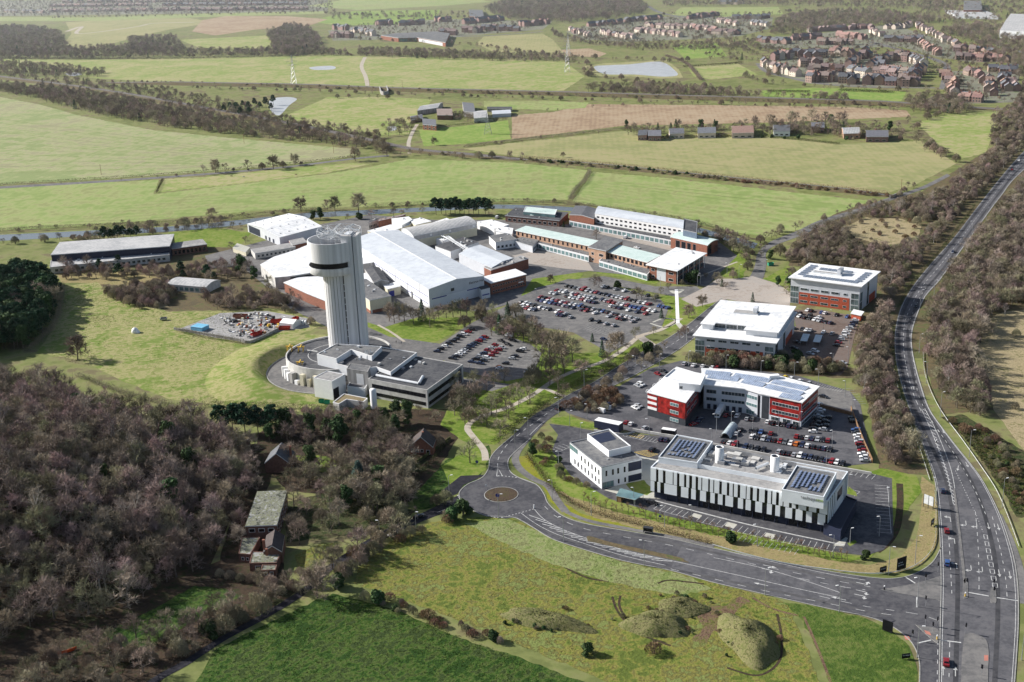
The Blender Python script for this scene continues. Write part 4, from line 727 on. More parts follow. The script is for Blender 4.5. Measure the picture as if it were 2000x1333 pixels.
b=B('workshop','cream walled workshop with flat grey roof right of the tower shaft','workshop',Q((722,588),(764,579),(715,546),8));b.wall(2,8,cream);b.wall(0,1.99,brick,None,'plinth');b.roof(8,G_roofg,.1,.35);b.facade(b.p[0],b.p[1],[(.80,.95,0,4)],blackp,None,'loading_door');b.facade(b.p[0],b.p[1],[(.03,.09,0,2.2)],white,None,'door');b.clutter(b.p,8.36,3,None,1.5,'rooftop_unit',8)
b=B('workshop','dark V roofed link between the tower and the big hall','building',Q((730,552),(760,549),(741,522),7.5));b.wall(0,7,concd);b.gable(b.p,7,8.6,concd,G_roofd,.1,1)
b=B('workshop','small flat roofed loading bay with blue tarpaulin beside the big hall','loading bay',Q((757,566),(782,560),(773,552),5));b.wall(0,5,cream);b.roof(5,G_roofw,.2,.3);b.facade(b.p[0],b.p[1],[(.1,.5,0,3.6)],blue,None,'tarpaulin')
b=B('gabled_hall','white roofed gabled hall left of the tower head','hall',P2([(483,438),(546,465),(629,443),(593,416)],6));q=b.p;b.p=[q[0],q[1],q[2],q[0]+q[2]-q[1]];b.wall(0,6,gclad);b.gable([b.p[1],b.p[2],b.p[3],b.p[0]],6,8.2,gclad,G_roofw,.3)
b.facade(b.p[0],b.p[1],[(.04,.40,.3,5.6),(.55,.60,.2,3),(.66,.71,.2,3),(.78,.83,.2,3)],navy,None,'door')
for k in range(20):
 mb=M();t,v=.12+.78*(k%5)/4,.12+.78*(k//5)/3;c=b.p[1].lerp(b.p[2],t).lerp(b.p[0].lerp(b.p[3],t),v);zz=6.3+2.2*(1-abs(2*v-1));mb.box((c.x,c.y,zz),(.8,.8,.35));part('rooflight',mb,metal,b.o)
b=B('office_annexe','low flat roofed grey annexe below the white gabled hall','building',Q((498,496),(577,483),(568,475),4));b.wall(0,4,conc2);b.roof(4,G_paveG,.15,.3);b.facade(b.p[0],b.p[1],rows(spread_u(9,.05),[(1.2,2.6)]),glass,None,'window')
b=B('office_annexe','small brick annexe beside the white gabled hall','building',Q((572,480),(600,474),(592,465),4.5));b.wall(0,4.5,brick);b.roof(4.5,G_paveG,.15,.3)
b=B('cabin','pale flat roofed cabin by the dark round trees','cabin',Q((455,485),(480,493),(488,484),3));b.wall(0,3,cream);b.roof(3,G_slab,.2,.25)
b=B('long_laboratory','long grey roofed laboratory with navy wall beyond the left meadow','laboratory',sq((100,499),(331,482),(335,459),9));b.wall(0,9,navy);b.roof(9,G_roofo,.3,.5)
lo_=sq((97,522),(331,497),(331,484),5);b.sub(lo_,0,4.6,conc2,G_roofo,.25,'front_range',conc2);b.facade(lo_[0],lo_[1],rows(spread_u(22,.03),[(1.2,3.2)]),glass,white,'window')
b.clutter(lo_,4.65,14,metalw,1.8,'rooftop_unit',12,.9)
b=B('office_annexe','low brick annexe at the right end of the long grey laboratory','building',sq((336,487),(404,478),(405,467),5));b.wall(0,5,brickd);b.roof(5,G_paveG,.2,.35);b.facade(b.p[0],b.p[1],rows(spread_u(8,.07),[(1,3.6)]),glassb,None,'window')
b=B('pavilion','small white pavilion with curved roof among the left scrub','pavilion',sq((326,556),(402,562),(414,547),4));b.wall(0,4,conc2);b.gable(b.p,4,5.6,conc2,G_roofo,.4,0,1);b.facade(b.p[0],b.p[1],rows(spread_u(7,.09),[(.8,3)]),glasst,None,'window')
b=B('arched_hall','cream hall with low arched sheet roof behind the big hall','hall',Q((808,462),(931,437),(905,424),9));b.wall(0,6,cream);b.wall(6,9,gclad,None,'clerestory');b.gable(b.p,9,11,gclad,G_roofo,.3,0,1)
b.facade(b.p[0],b.p[1],[(.25,.28,6.8,8.4),(.55,.58,6.8,8.4),(.93,.97,6.8,8.4)],white,None,'window');b.facade(b.p[0],b.p[1],[(.005,.995,6.2,8.8)],metal,None,'cladding_band',.03)
for px,z,wm,rm,lb in(([(718,452),(762,440),(806,437),(776,449),(740,458)],7,cream,G_roofw,'white roofed hall directly behind the tower'),([(765,428),(798,424),(805,430),(785,441)],8.5,white,G_roofw,'white roofed block beside the brick store'),([(800,432),(822,426),(842,433),(812,440)],8,cream,G_roofw,'pale roofed block behind the arched hall'),([(845,436),(872,427),(880,430),(858,440)],7.5,white,G_roofw,'low white roof behind the arched hall'),([(739,432),(786,422),(792,419),(742,428)],6.5,brick,browntile,'narrow brick store at the canal edge'),([(720,436),(736,431),(740,428),(723,430)],5,conc2,G_roofd,'small dark roofed store at the canal edge'),([(932,434),(960,430),(994,440),(965,448)],5,white,G_roofw,'white flat roofed stores right of the arched hall'),([(955,462),(990,456),(1010,468),(968,474)],5.5,white,G_roofg,'white walled block in the laboratory centre'),([(975,442),(1002,447),(1000,458),(968,452)],6,white,G_roofw,'small stepped white office in the laboratory centre'),([(1000,470),(1020,464),(1052,470),(1040,482)],4.5,gclad,G_roofg,'low grey laboratory with glass entrance')):
 b=B('laboratory_block',lb,'laboratory',P2(px,z));b.wall(0,z,wm);b.roof(z,rm,.2,.3);b.clutter(b.p,z+.3,3,None,1.3,'rooftop_unit',len(lb),.8)
 i0=min(range(len(b.p)),key=lambda i:(b.p[i]+b.p[(i+1)%len(b.p)]).y);pa,pb_=b.p[i0],b.p[(i0+1)%len(b.p)]
 if pa.x>pb_.x:pa,pb_=pb_,pa
 b.facade(pa,pb_,rows(spread_u(5,.1),[(1.2,2.8)]),glass,None,'window')
b=B('warehouse','white roofed warehouse in the laboratory centre','warehouse',Q((960,524),(1002,505),(938,479),7));b.wall(0,7,gclad);b.gable([b.p[1],b.p[2],b.p[3],b.p[0]],7,8,gclad,G_rooft,.2)
b=B('brick_workshop','flat roofed brick workshop in front of the white warehouse','workshop',Q((959,529),(1032,506),(1018,500),6.5));b.wall(0,6.5,brick);b.roof(6.5,G_paveG,.15,.4);b.clutter(b.p,6.9,8,None,2,'rooftop_unit',21)
b=B('brick_office','two storey brick office with bright white roof right of the big hall','office',Q((959,554),(1027,537),(1006,527),7.2));b.wall(0,7.2,brick);b.roof(7.2,G_roofw,.5,.4,None,white)
b.facade(b.p[0],b.p[1],rows(spread_u(13,.045),[(1.2,2.4),(4.4,5.6)]),glassb,metal,'window');b.facade(b.p[1],b.p[2],[(.1,.9,.3,7)],wclad,None,'wall_panel');b.facade(b.p[0],b.p[1],[(.78,.92,3.0,3.7)],white,None,'sign_panel',.09)
pw=thing('pipe_rack','cluttered grey pipe racks and plant beside the big hall','plant yard',at(905,510))
for k in range(26):
 t=k/25;p=at(862+95*t+R.uniform(-14,14),478+48*t+R.uniform(-5,6));mb=M();mb.box((p.x,p.y,0),(R.uniform(2,7),R.uniform(2,5),R.uniform(2.5,6)),math.radians(-40));part('plant_unit',mb,R.choice([conc2,metal,metald,white,brick,concd,G_roofg]),pw)
mb=M()
for k in range(12):p,q=at(870+R.uniform(-8,8),478+R.uniform(-4,4)),at(945+R.uniform(-8,8),522+R.uniform(-4,4));z=R.uniform(4,7);mb.tube((p.x,p.y,z),(q.x,q.y,z),.2,.2,5)
part('pipework',mb,metalw,pw)
b=B('laboratory_block','grey corrugated roofed laboratory among the pipe racks','laboratory',Q((880,492),(935,474),(905,464),6));b.wall(0,6,white);b.roof(6,G_roofd,.2,.3);b.clutter(b.p,6.3,9,None,2,'rooftop_unit',44,1.5)
def tealwing(A,B_,C,lowA,lowB,lowC,lb,nwin):
 b=B('teal_roofed_wing',lb,'laboratory',Q(A,B_,C,8));b.wall(0,8,brickl);b.roof(8,G_teal,.7,.35,None,white);lw=Q(lowA,lowB,lowC,4);b.sub(lw,0,4,gclad,G_roofg,.2,'front_range',white)
 b.facade(lw[0],lw[1],[(i/nwin+.004,(i+1)/nwin-.004,.6,3.3)for i in range(nwin)],glasst,white,'window');b.facade(b.p[0],b.p[1],[(i/nwin+.02,(i+1)/nwin-.02,5.0,7.2)for i in range(nwin)],glassb,None,'clerestory_window');b.clutter(lw,4.05,10,metal,1.2,'rooftop_unit',nwin,.8)
tealwing((1008,451),(1150,481),(1169,472),(1030,470),(1150,501),(1162,489),'longer pale teal roofed wing behind the paved forecourt',16)
tealwing((1183,492),(1264,513),(1289,500),(1170,510),(1264,537),(1278,522),'shorter pale teal roofed wing joined to the white pavilion',10)
b=B('stair_block','brick stair block with grey pitched roof between the teal wings','building',Q((1150,484),(1183,491),(1216,470),9.5));b.wall(0,9.5,brickl);b.roof(9.5,G_roofg,.5,.4);b.facade(b.p[0],b.p[1],rows([(.15,.3),(.6,.85)],[(1.2,3),(5,7)]),glassb,white,'window')
b=B('glass_pavilion','square office pavilion with thin overhanging white roof and glass side','office',Q((1264,518),(1322,530),(1378,496),9));b.wall(0,9,brick,offs(b.p,-1.2));b.roof(9,G_roofw,.8,.4,None,white);iw=offs(b.p,-1.2);iw=iw if area(iw)>0 else iw[::-1]
b.facade(iw[0],iw[1],[(.28,.62,.4,8.6)],gclad,None,'wall_panel');b.facade(iw[0],iw[1],rows([(.06,.2),(.72,.9)],[(1.2,3),(5.4,7)]),glassb,white,'window')
b.facade(iw[1],iw[2],rows([(i/8+.01,(i+1)/8-.01)for i in range(8)],[(.6,4.2),(4.9,8.6)]),glass,metal,'window');b.clutter(b.p,9.41,4,metal,1.8,'rooflight',6,.5)
for k in range(6):
 q=b.p[1].lerp(b.p[2],.02+.19*k);mb=M();mb.tube((*q,0),(*q,9),.15,.15,6);part('column',mb,white,b.o)
hw=B('white_block','long three storey white block with two rows of square windows','office block',Q((1162,418),(1334,447),(1337,431),10.6));hw.wall(4,10.6,white);hw.wall(0,3.99,conc2,None,'ground_floor');hw.gable(hw.p,10.6,11.6,white,G_rooft,.2)
hw.facade(hw.p[0],hw.p[1],rows(spread_u(18,.030,.01,.99),[(4.8,6.1),(7.9,9.2)]),glassb,metal,'window')
po=Q((1112,432),(1325,473),(1334,462),3.6);hw.sub(po,0,3.6,gclad,G_roofd,.2,'podium',white);hw.facade(po[0],po[1],[(i/24+.004,(i+1)/24-.004,.4,3.0)for i in range(24)],glasst,metal,'shopfront')
st_=Q((1334,449),(1361,455),(1362,433),13);hw.sub(st_,0,12.6,mat('blue_grey_panel',(.12,.16,.22),.5),G_roofd,.5,'stair_tower',metal)
b=B('brick_hall','dark roofed brick hall at the left end of the white block','hall',Q((1112,420),(1160,428),(1170,410),8));b.wall(0,8,brick);b.gable(b.p,8,9.2,brick,slate,.2,1)
b=B('teal_pavilion','brick pavilion with shallow curved teal roof beside the lawn','pavilion',Q((1310,464),(1381,480),(1402,469),7.5));b.wall(0,7.5,brick);b.gable(b.p,7.5,8.6,brick,G_teal,.6,0,1);b.facade(b.p[0],b.p[1],[(.14,.26,.6,6.4),(.30,.42,.6,6.4),(.46,.56,.6,6.4),(.62,.70,.6,6.4)],glassb,metal,'window');b.facade(b.p[1],b.p[2],[(.1,.4,.5,6.8)],glassb,None,'window')
b=B('restaurant','low brick restaurant with four sloping teal canopies by the canal','restaurant',Q((987,422),(1092,432),(1110,416),4.5));b.wall(0,4.5,brickd);b.roof(4.5,G_roofd,.3,.4);b.sub(Q((1022,414),(1084,420),(1088,410),7),4.5,7,glasst,G_teal,.2,'upper_floor',white)
for k in range(4):
 f0,f1=k/4+.02,(k+1)/4-.04;a=at(1034,422,4.6).lerp(at(1074,423,4.6),f0);a2=at(1034,422,4.6).lerp(at(1074,423,4.6),f1);c=at(1040,413,7).lerp(at(1076,413.5,7),f0);c2=at(1040,413,7).lerp(at(1076,413.5,7),f1);mb=M();mb.quad((a.x,a.y,4.95),(a2.x,a2.y,4.95),(c2.x,c2.y,7.6),(c.x,c.y,7.6));part('canopy',mb,G_teal,b.o)
b.facade(b.p[0],b.p[1],rows(spread_u(10,.06),[(.8,3)]),glassb,white,'window');b.clutter(b.p,4.9,8,None,1.2,'rooftop_unit',77,.8)
def solar_rows(b,z,c0,u,v,nx,ny,sx,sy,mt,tilt=.35,skip=()):
 for j in range(ny):
  for i in range(nx):
   if(i,j)in skip:continue
   a=c0+u*(i*sx)+v*(j*sy);q=[a,a+u*sx*.9,a+u*sx*.9+v*sy*.62,a+v*sy*.62];mb=M();zz=[z+.12,z+.12,z+.12+tilt,z+.12+tilt]
   mb.quad(*[(*q[k],zz[k])for k in range(4)],0);mb.quad((*q[3],z),(*q[2],z),(*q[2],zz[2]),(*q[3],zz[3]),1);part('solar_panel',mb,[mt,metalw],b.o)
glassm=mat('mixed_glass',(.10,.135,.145),.1,var=.75,scale=.22,spec=.7)
def office_pair(b,f,zt,z1):
 p=b.p;zs=[(1.2,2.6),(4.8,6.0),(8.6,9.9)]
 b.facade(p[0],p[1],[(.13,.86,.1,z1)],brickr,None,'brick_wall',.12)
 for z0,zz in zs:b.facade(p[0],p[1],[(c-.055,c+.055,z0,zz)for c in(.2,.35,.5,.65)]+[(.77,.82,z0,zz)],glass,metalw,'window',.16,2.2)
 b.facade(p[0],p[1],[(u0,u1,z0,z0+(z1+3.3)/3-.25)for u0,u1 in((.0,.12),(.88,.99))for z0 in(.2,.2+(z1+3.3)/3,.2+(z1+3.3)*2/3)],glassm,metalw,'corner_glazing',.10,1.8)
 b.facade(p[1],p[2],[(.04,.16,.2,z1*.5+1.5),(.04,.16,z1*.5+1.8,z1+3.5),(.42,.52,.3,zt-1)],glassm,metal,'window',.06,2);b.facade(p[1],p[2],[(.55,.9,.1,z1*.7)],brickr,None,'brick_wall',.05)
b2=B('science_office','white roofed office with grey solar panels and red brick base, farther of the twin offices','office',sq((1545,543),(1680,560),(1713,532),15));b2.wall(0,15,gclad);b2.roof(15,G_roofw,1.3,.45,None,white);office_pair(b2,None,15,7.2)
u=(b2.p[1]-b2.p[0]).normalized();v=(b2.p[3]-b2.p[0]).normalized();L1=(b2.p[1]-b2.p[0]).length;L2=(b2.p[3]-b2.p[0]).length
solar_rows(b2,15.46,b2.p[0]+u*L1*.14+v*L2*.10,u,v,12,1,L1*.066,6.5,solarg);solar_rows(b2,15.46,b2.p[0]+u*L1*.04+v*L2*.18,u,v,2,6,L1*.055,L2*.125,solarg);solar_rows(b2,15.46,b2.p[0]+u*L1*.86+v*L2*.22,u,v,2,5,L1*.05,L2*.13,solarg);solar_rows(b2,15.46,b2.p[0]+u*L1*.22+v*L2*.66,u,v,8,1,L1*.06,6.2,solarg)
b2.sub([b2.p[0]+u*L1*a+v*L2*c for a,c in((.2,.42),(.62,.42),(.62,.52),(.2,.52))],15.46,16.2,metalw,G_paveG,.1,'rooflight');b2.sub([b2.p[0]+u*L1*a+v*L2*c for a,c in((.55,.44),(.6,.44),(.6,.62),(.55,.62))],16.2,19,gclad,metal,0,'chimney')
b1=B('science_office','plain white roofed office with stepped roof and red brick base, nearer of the twin offices','office',sq((1358,656),(1513,671),(1553,612),11));b1.wall(0,11,gclad);b1.roof(11,G_roofw,1.2,.4,None,white);office_pair(b1,None,11,5.6)
u=(b1.p[1]-b1.p[0]).normalized();v=(b1.p[3]-b1.p[0]).normalized();L1=(b1.p[1]-b1.p[0]).length;L2=(b1.p[3]-b1.p[0]).length
up1=[b1.p[0]+u*L1*a+v*L2*c for a,c in((.02,.20),(.16,.20),(.16,.27),(.60,.27),(.60,.14),(.99,.14),(.99,1.0),(.02,1.0))]
mb=M();mb.prism(up1,11.41,14.2,0,1);part('upper_floor',mb,[wclad,G_roofw],b1.o);b1.roof(14.2,G_roofw,.9,.4,up1,white,'upper_roof');b1.facade(up1[2],up1[3],[(i/3+.01,(i+1)/3-.01,11.7,13.9)for i in range(3)],glass,metal,'clerestory_window',.08,2)
mb=M();q=[b1.p[0]+u*L1*a+v*L2*c for a,c in((.30,.60),(.62,.60),(.62,.70),(.30,.70))];mb.prism(q,14.61,15.3,0,1);part('rooflight',mb,[metalw,G_paveG],b1.o);b1.sub([b1.p[0]+u*L1*a+v*L2*c for a,c in((.55,.62),(.60,.62),(.60,.72),(.55,.72))],15.3,18,metalw,gclad,0,'chimney')
rp=P2([(1375,752),(1457,761),(1487,770),(1566,787),(1598,757),(1515,735),(1420,724),(1372,722)],11.8)
ro_=B('red_office','U shaped red and grey office with white roof and blue solar panels','office',rp);z=11.8
ro_.wall(0,z,gclad);ro_.roof(z,G_roofw,.6,.5,None,white)
lw=P2([(1265,767),(1339,787),(1378,736),(1322,719)],11.4);ro_.wall(0,11.4,dgrey,lw,'left_wing');ro_.roof(11.4,G_roofw,.4,.45,lw,white,'left_wing_roof')
ub=P2([(1297,738),(1325,750),(1368,754),(1378,733),(1316,722)],14.6);ro_.sub(ub,11.5,14.6,white,G_roofw,.5,'roof_block',white);ro_.facade(ub[1],ub[2],[(.05,.2,12.2,13.6)],glass,metal)
ro_.facade(lw[0],lw[1],[(.27,.995,3.4,11.3)],redtile,None,'tile_cladding',.08);ro_.facade(lw[1],lw[2],[(.01,.62,3.4,11.3)],redtile,None,'tile_cladding',.08)
for z0 in(3.6,6.2,8.8):ro_.facade(lw[0],lw[1],[(.0,.245,z0,z0+1.3)],white,None,'fin_band',.10);ro_.facade(lw[0],lw[1],[(.0,.245,z0+1.3,z0+2.5)],redtile,None,'tile_band',.09)
ro_.facade(lw[0],lw[1],[(.60,.82,z0,z0+1.6)for z0 in(.8,4.6,8.2)],glasst,white,'window',.12,1.6);ro_.facade(lw[1],lw[2],[(.06+.18*i,.20+.18*i,z0,z0+1.7)for i in range(3)for z0 in(4.4,8.2)],glass,white,'window',.12,1.2);ro_.facade(lw[1],lw[2],[(.68,.80,.5,11)],navy,None,'corner_panel',.05)
for k in range(3):
 q=lw[0]+(lw[3]-lw[0])*(.02+.22*k);mb=M()
 for i in range(12):
  a0,a1=2*math.pi*i/12,2*math.pi*(i+1)/12;mb.tube((q.x+1.1*math.cos(a0),q.y,11.6+1.1*math.sin(a0)),(q.x+1.1*math.cos(a1),q.y,11.6+1.1*math.sin(a1)),.12,.12,5)
 part('ring_fin',mb,white,ro_.o)
ro_.facade(rp[0],rp[1],[(.06,.30,4.4,6.0),(.06,.30,8.0,9.8)],glass,metal,'window',.06,1.4);ro_.facade(rp[0],rp[1],[(.42,.98,4.4,6.0),(.42,.98,8.0,9.8)],glass,white,'window',.06,1.5);ro_.facade(rp[1],rp[2],[(.03,.75,4.4,6.0),(.03,.75,8.0,9.8)],glasst,white,'window',.06,1.5)
ro_.facade(rp[0],rp[1],[(.08+.15*i,.17+.15*i,.2,2.8)for i in range(6)],navy,metal,'door',.06);ro_.facade(rp[1],rp[2],[(.05,.6,.4,2.6)],glasst,white,'window',.06,1.5);ro_.facade(rp[1],rp[2],[(.78,.95,.3,11)],glassb,metal,'stair_window',.06)
ro_.facade(rp[2],rp[3],[(.22,.99,2.9,11.7)],redtile,None,'tile_cladding',.08);ro_.facade(rp[3],rp[4],[(.01,.99,2.9,11.7)],redtile,None,'tile_cladding',.08);ro_.facade(rp[2],rp[3],[(.02,.20,.3,11)],dgrey,None,'corner_panel',.05)
ro_.facade(rp[2],rp[3],[(.28,.93,z0,z0+1.6)for z0 in(4.2,7.9)]+[(.26,.46,.6,2.4),(.55,.75,.3,2.5),(.80,.96,.6,2.4)],glass,white,'window',.13,1.6);ro_.facade(rp[3],rp[4],[(.05,.95,z0,z0+1.6)for z0 in(.6,4.2,7.9)],glass,white,'window',.13,1.6)
def along(px0,px1,n,z,dep,b,mt):
 a,c=at(*px0,z).xy,at(*px1,z).xy;u=(c-a);L=u.length;u.normalize();v=Vector((-u.y,u.x));solar_rows(b,z,a,u,v,n,1,L/n,dep,mt,.5)
for q in(((1380,739),(1440,746),7),((1446,748),(1488,757),5),((1492,758),(1562,774),9),((1376,732),(1425,736),6),((1430,737),(1500,748),9),((1504,749),(1572,764),9),((1520,776),(1560,784),5)):along(*q[:2],q[2]*2,z+.5,7.4,ro_,solarl)
mb=M();a=at(1511,736,13);mb.box((a.x,a.y,z+.5),(5,2.5,1.6),.1);part('rooftop_unit',mb,white,ro_.o)
ns=B('black_white_office','long office with white cladding panels over black glass and two solar roof blocks','office',sq((1271,915),(1617,981),(1646,922),13));p=ns.p;u=(p[1]-p[0]).normalized();v=(p[3]-p[0]).normalized();L1=(p[1]-p[0]).length;L2=(p[3]-p[0]).length
ip=[p[0]+u*1.0+v*1.2,p[1]-u*1.0+v*1.2,p[2]-u*1.0-v*.8,p[3]+u*1.0-v*.8];ns.wall(0,3.4,navy,ip,'ground_floor');ns.wall(3.4,13,glassb,None,'glazing');ns.roof(13,G_paveG,.05,.25);ns.parapet(13.25,.35,pclad,None,.35)
X=lambda x:(x-120)/1330
upr=[(120,163),(183,218),(240,296),(304,330),(350,386),(404,426),(449,476),(496,520),(528,573),(587,612),(620,658),(678,716),(735,760),(770,797),(817,858),(865,890),(912,940),(958,998),(1020,1045),(1055,1082),(1103,1130),(1138,1177),(1198,1225),(1245,1300),(1320,1372),(1395,1450)]
lwr=[(120,150),(175,198),(230,330),(363,420),(443,478),(512,558),(592,625),(650,685),(707,765),(802,840),(860,898),(932,982),(1018,1054),(1080,1114),(1152,1202),(1227,1276),(1303,1343),(1385,1438)]
ns.facade(p[0],p[1],[(X(a),X(b_),7.9,13.3)for a,b_ in upr]+[(X(a),X(b_),3.4,7.7)for a,b_ in lwr],pclad,None,'cladding_panel',.18)
ns.facade(p[1],p[2],[(.03,.10,3.5,12.9),(.14,.19,3.5,12.9),(.24,.29,3.5,12.9),(.33,.36,3.5,12.9),(.80,.84,3.5,12.9),(.88,.91,3.5,12.9),(.95,.985,3.5,12.9)],pclad,None,'cladding_panel',.18);ns.facade(p[1],p[2],[(.38,.77,11.6,12.9),(.38,.77,3.5,7.6),(.38,.44,7.6,11.6),(.71,.77,7.6,11.6)],wclad,None,'window_surround',.2);ns.facade(p[1],p[2],[(.44,.71,7.6,11.6)],glassb,metal,'window',.1,2)
ns.facade(p[3],p[0],[(.04+.16*i,.15+.16*i,3.5,12.9)for i in range(6)],pclad,None,'cladding_panel',.18)
ns.facade(ip[0],ip[1],[(.15,.16,.1,3.1),(.27,.28,.1,3.1),(.55,.74,.3,3.0),(.30,.48,.3,3.0),(.8,.9,.3,3.0)],glassb,metald,'shopfront',.06,2.2)
for k in range(16):
 q=p[0].lerp(p[1],.03+.94*k/15)+v*.45;mb=M();mb.tube((*q,0),(*q,3.4),.16,.16,6);part('column',mb,navy,ns.o)
lbk=P2([(1286,894),(1362,905),(1392,863),(1321,850)],15.6);ns.sub(lbk,13.25,15.4,pclad,G_roofg,.45,'roof_block',pclad)
rbk=P2([(1527,957),(1609,972),(1634,924),(1556,910)],16.2);ns.sub(rbk,11.5,16,pclad,G_roofg,.45,'roof_block',pclad)
for bk,zz,sd in((lbk,15.42,1),(rbk,16.02,2)):
 q=bk if area(bk)>0 else bk[::-1];o_=bk[0];uu=(bk[1]-bk[0]);vv=(bk[3]-bk[0]);la,lb_=uu.length,vv.length;uu.normalize();vv.normalize();rs=random.Random(sd)
 skip={(i,j)for i in range(7)for j in range(8)if rs.random()<.12};solar_rows(ns,zz,o_+uu*la*.14+vv*lb_*.16,vv,-uu*-1,8,7,lb_*.085,la*.105,solar,.45,skip)
scr=P2([(1362,905),(1539,937)],15.2);ns.facade(scr[0],scr[1],[(0,1,13.3,15.0)],pclad,None,'plant_screen',.2);scb=P2([(1392,869),(1556,904)],15);ns.facade(scb[0],scb[1],[(0,1,13.3,15.0)],metal,None,'plant_screen',.2)
well=P2([(1372,902),(1535,932),(1556,906),(1398,872)],13.3);ns.clutter(well,13.3,34,None,3.4,'rooftop_unit',31,1.5)
for px in((1405,902),(1513,920)):
 q=at(*px,13.4);mb=M();mb.lathe((q.x,q.y,13.3),[(1.7,0),(1.7,6.4),(1.35,6.4),(1.35,5.6)],20);o_=part('flue',mb,white,ns.o,True);mb=M();mb.lathe((q.x,q.y,13.3),[(1.4,6.1),(.05,6.1)],16);part('flue_opening',mb,blackp,o_)
mb=M();a,c=at(1476,915,14.5),at(1500,905,14.5);mb.tube((a.x,a.y,14.4),(c.x,c.y,14.4),.6,.6,8);part('ventilation_duct',mb,metalw,ns.o)
ed=rbk if area(rbk)>0 else rbk[::-1];tu=(rbk[1]-rbk[0]).normalized();lettering(ns.o,'techspace',rbk[0].lerp(rbk[1],.46),tu,14.3,1.75,metal,.1);lettering(ns.o,'one',rbk[0].lerp(rbk[1],.82),tu,14.3,1.75,mat('lime_letter',(.35,.50,.12),.6),.1)
an=Q((1609,1023),(1642,1037),(1674,977),4.4);ns.sub(an,0,4.0,navy,mat('dark_blue_roof',(.022,.026,.05),.6),.5,'annexe',navy)
so_=B('small_office','small white office with raised angular roof block and narrow windows','office',sq((1113,866),(1174.6,915),(1252,896),9.2));p=so_.p;so_.wall(0,9.2,wclad);so_.roof(9.2,G_roofg,.02,.15);so_.parapet(9.35,.4,metal)
ubk=P2([(1147,848),(1189,881),(1232,871),(1190,838)],12.2);so_.sub(ubk,9.2,11.9,wclad,G_roofg,.35,'roof_block',wclad);nw_=P2([(1150,852),(1170,867),(1206,858),(1190,842)],12);mb=M();mb.prism(offs(nw_,-.3),11.92,11.96,0);part('roof_well',mb,navy,so_.o)
so_.facade(p[0],p[1],[(c-.018,c+.018,z0,z0+2.2)for z0 in(1.4,5.4)for c in(.16,.27,.38,.49,.6,.71,.82,.92)if not(z0>5 and c<.3)],glassb,None,'window',.05);so_.facade(p[0],p[1],[(.0,.26,6.8,9.0)],glasst,metal,'corner_glazing',.07,2)
so_.facade(p[1],p[2],[(c-.022,c+.022,5.2,7.6)for c in(.12,.28,.41,.57)]+[(c-.02,c+.02,.8,2.8)for c in(.42,.58)],glassb,None,'window',.05);so_.facade(p[1],p[2],[(.66,.99,5.0,8.8),(.66,.99,.3,3.2)],navy,metald,'window',.07,2);so_.facade(p[1],p[2],[(.02,.3,.2,2.8)],glasst,metal,'shopfront',.07,2);so_.clutter(p,9.37,3,metal,1.2,'rooftop_unit',15,.6)
b=B('cycle_shelter','glass roofed timber shelter between the two white offices','shelter',P2([(1204,968),(1240,976),(1256,966),(1212,954)],2.8));b.roof(2.6,glasst,.2,.15);b.wall(0,2.6,wood_m,[b.p[0],b.p[0].lerp(b.p[1],.25),b.p[3].lerp(b.p[2],.25),b.p[3]],'timber_wall')
for q in b.p:mb=M();mb.tube((*q,0),(*q,2.6),.1,.1,5);part('post',mb,metal,b.o)
b=B('cycle_shelter','arched clear shelter in the red office car park','shelter',sq((1405,847),(1426,850),(1430,826),2.2));mb=M();a,c,d,e=b.p
for i in range(8):
 t0,t1=i/8,(i+1)/8;z0,z1=.3+2.4*math.sin(math.pi*t0)**.7,.3+2.4*math.sin(math.pi*t1)**.7;mb.quad((*a.lerp(c,t0),z0),(*a.lerp(c,t1),z1),(*e.lerp(d,t1),z1),(*e.lerp(d,t0),z0))
part('canopy',mb,mat('clear_sheet',(.45,.52,.55),.2,spec=.6),b.o);mb=M()
for t in(.05,.35,.65,.95):
 for r0,r1 in((a,e),(c,d)):q=r0.lerp(r1,t);mb.tube((*q,0),(*q,.6),.1,.1,4)
part('frame',mb,metal,b.o)
for px,lb in(((1570,662),'left clear bike shelter in the brick car park'),((1595,664),'right clear bike shelter in the brick car park')):
 b=B('cycle_shelter',lb,'shelter',sq((px[0]-7,px[1]+5),(px[0]+6,px[1]+6),(px[0]+10,px[1]-8),2));b.roof(2.2,mat('clear_sheet',(.45,.52,.55)),.1,.12)
 for q in b.p:mb=M();mb.tube((*q,0),(*q,2.2),.1,.1,5);part('post',mb,metal,b.o)
b=B('bin_store','brick store with flat white roof beside the farther twin office','store',Q((1663,613),(1681,617),(1686,610),3));b.wall(0,3,brickr);b.roof(3,G_roofw,.5,.3)
def lorry(pxa,pxb,w_,h,label,cab,col,name='lorry',roofm=white):
 a,c=at(*pxa),at(*pxb);d=(c-a);L=d.length;t=thing(name,label,name.replace('_',' '),(a+c)/2,math.atan2(d.y,d.x));mb=M();mb.box((0,0,.9),(L,w_,h-.9));part('body',mb,col,t,False,False)
 mb=M();mb.box((0,0,h+.003),(L-.1,w_-.1,.1));part('roof',mb,roofm,t,False,False)
 for x in(-L*.33,L*.33):
  for s_ in(-1,1):mb=M();mb.tube((x,s_*(w_/2-.3),.5),(x,s_*(w_/2+.02),.5),.5,.5,10,0,True);part('wheel',mb,tyre,t,False,False)
 if cab:
  mb=M();mb.box((-L/2-.9,0,.6),(1.8,w_*.95,h*.72));part('cab',mb,white,t,False,False);mb=M();mb.box((-L/2-1.6,0,1.5),(.5,w_*.85,.8));part('windscreen',mb,glassb,t,False,False)
 return t
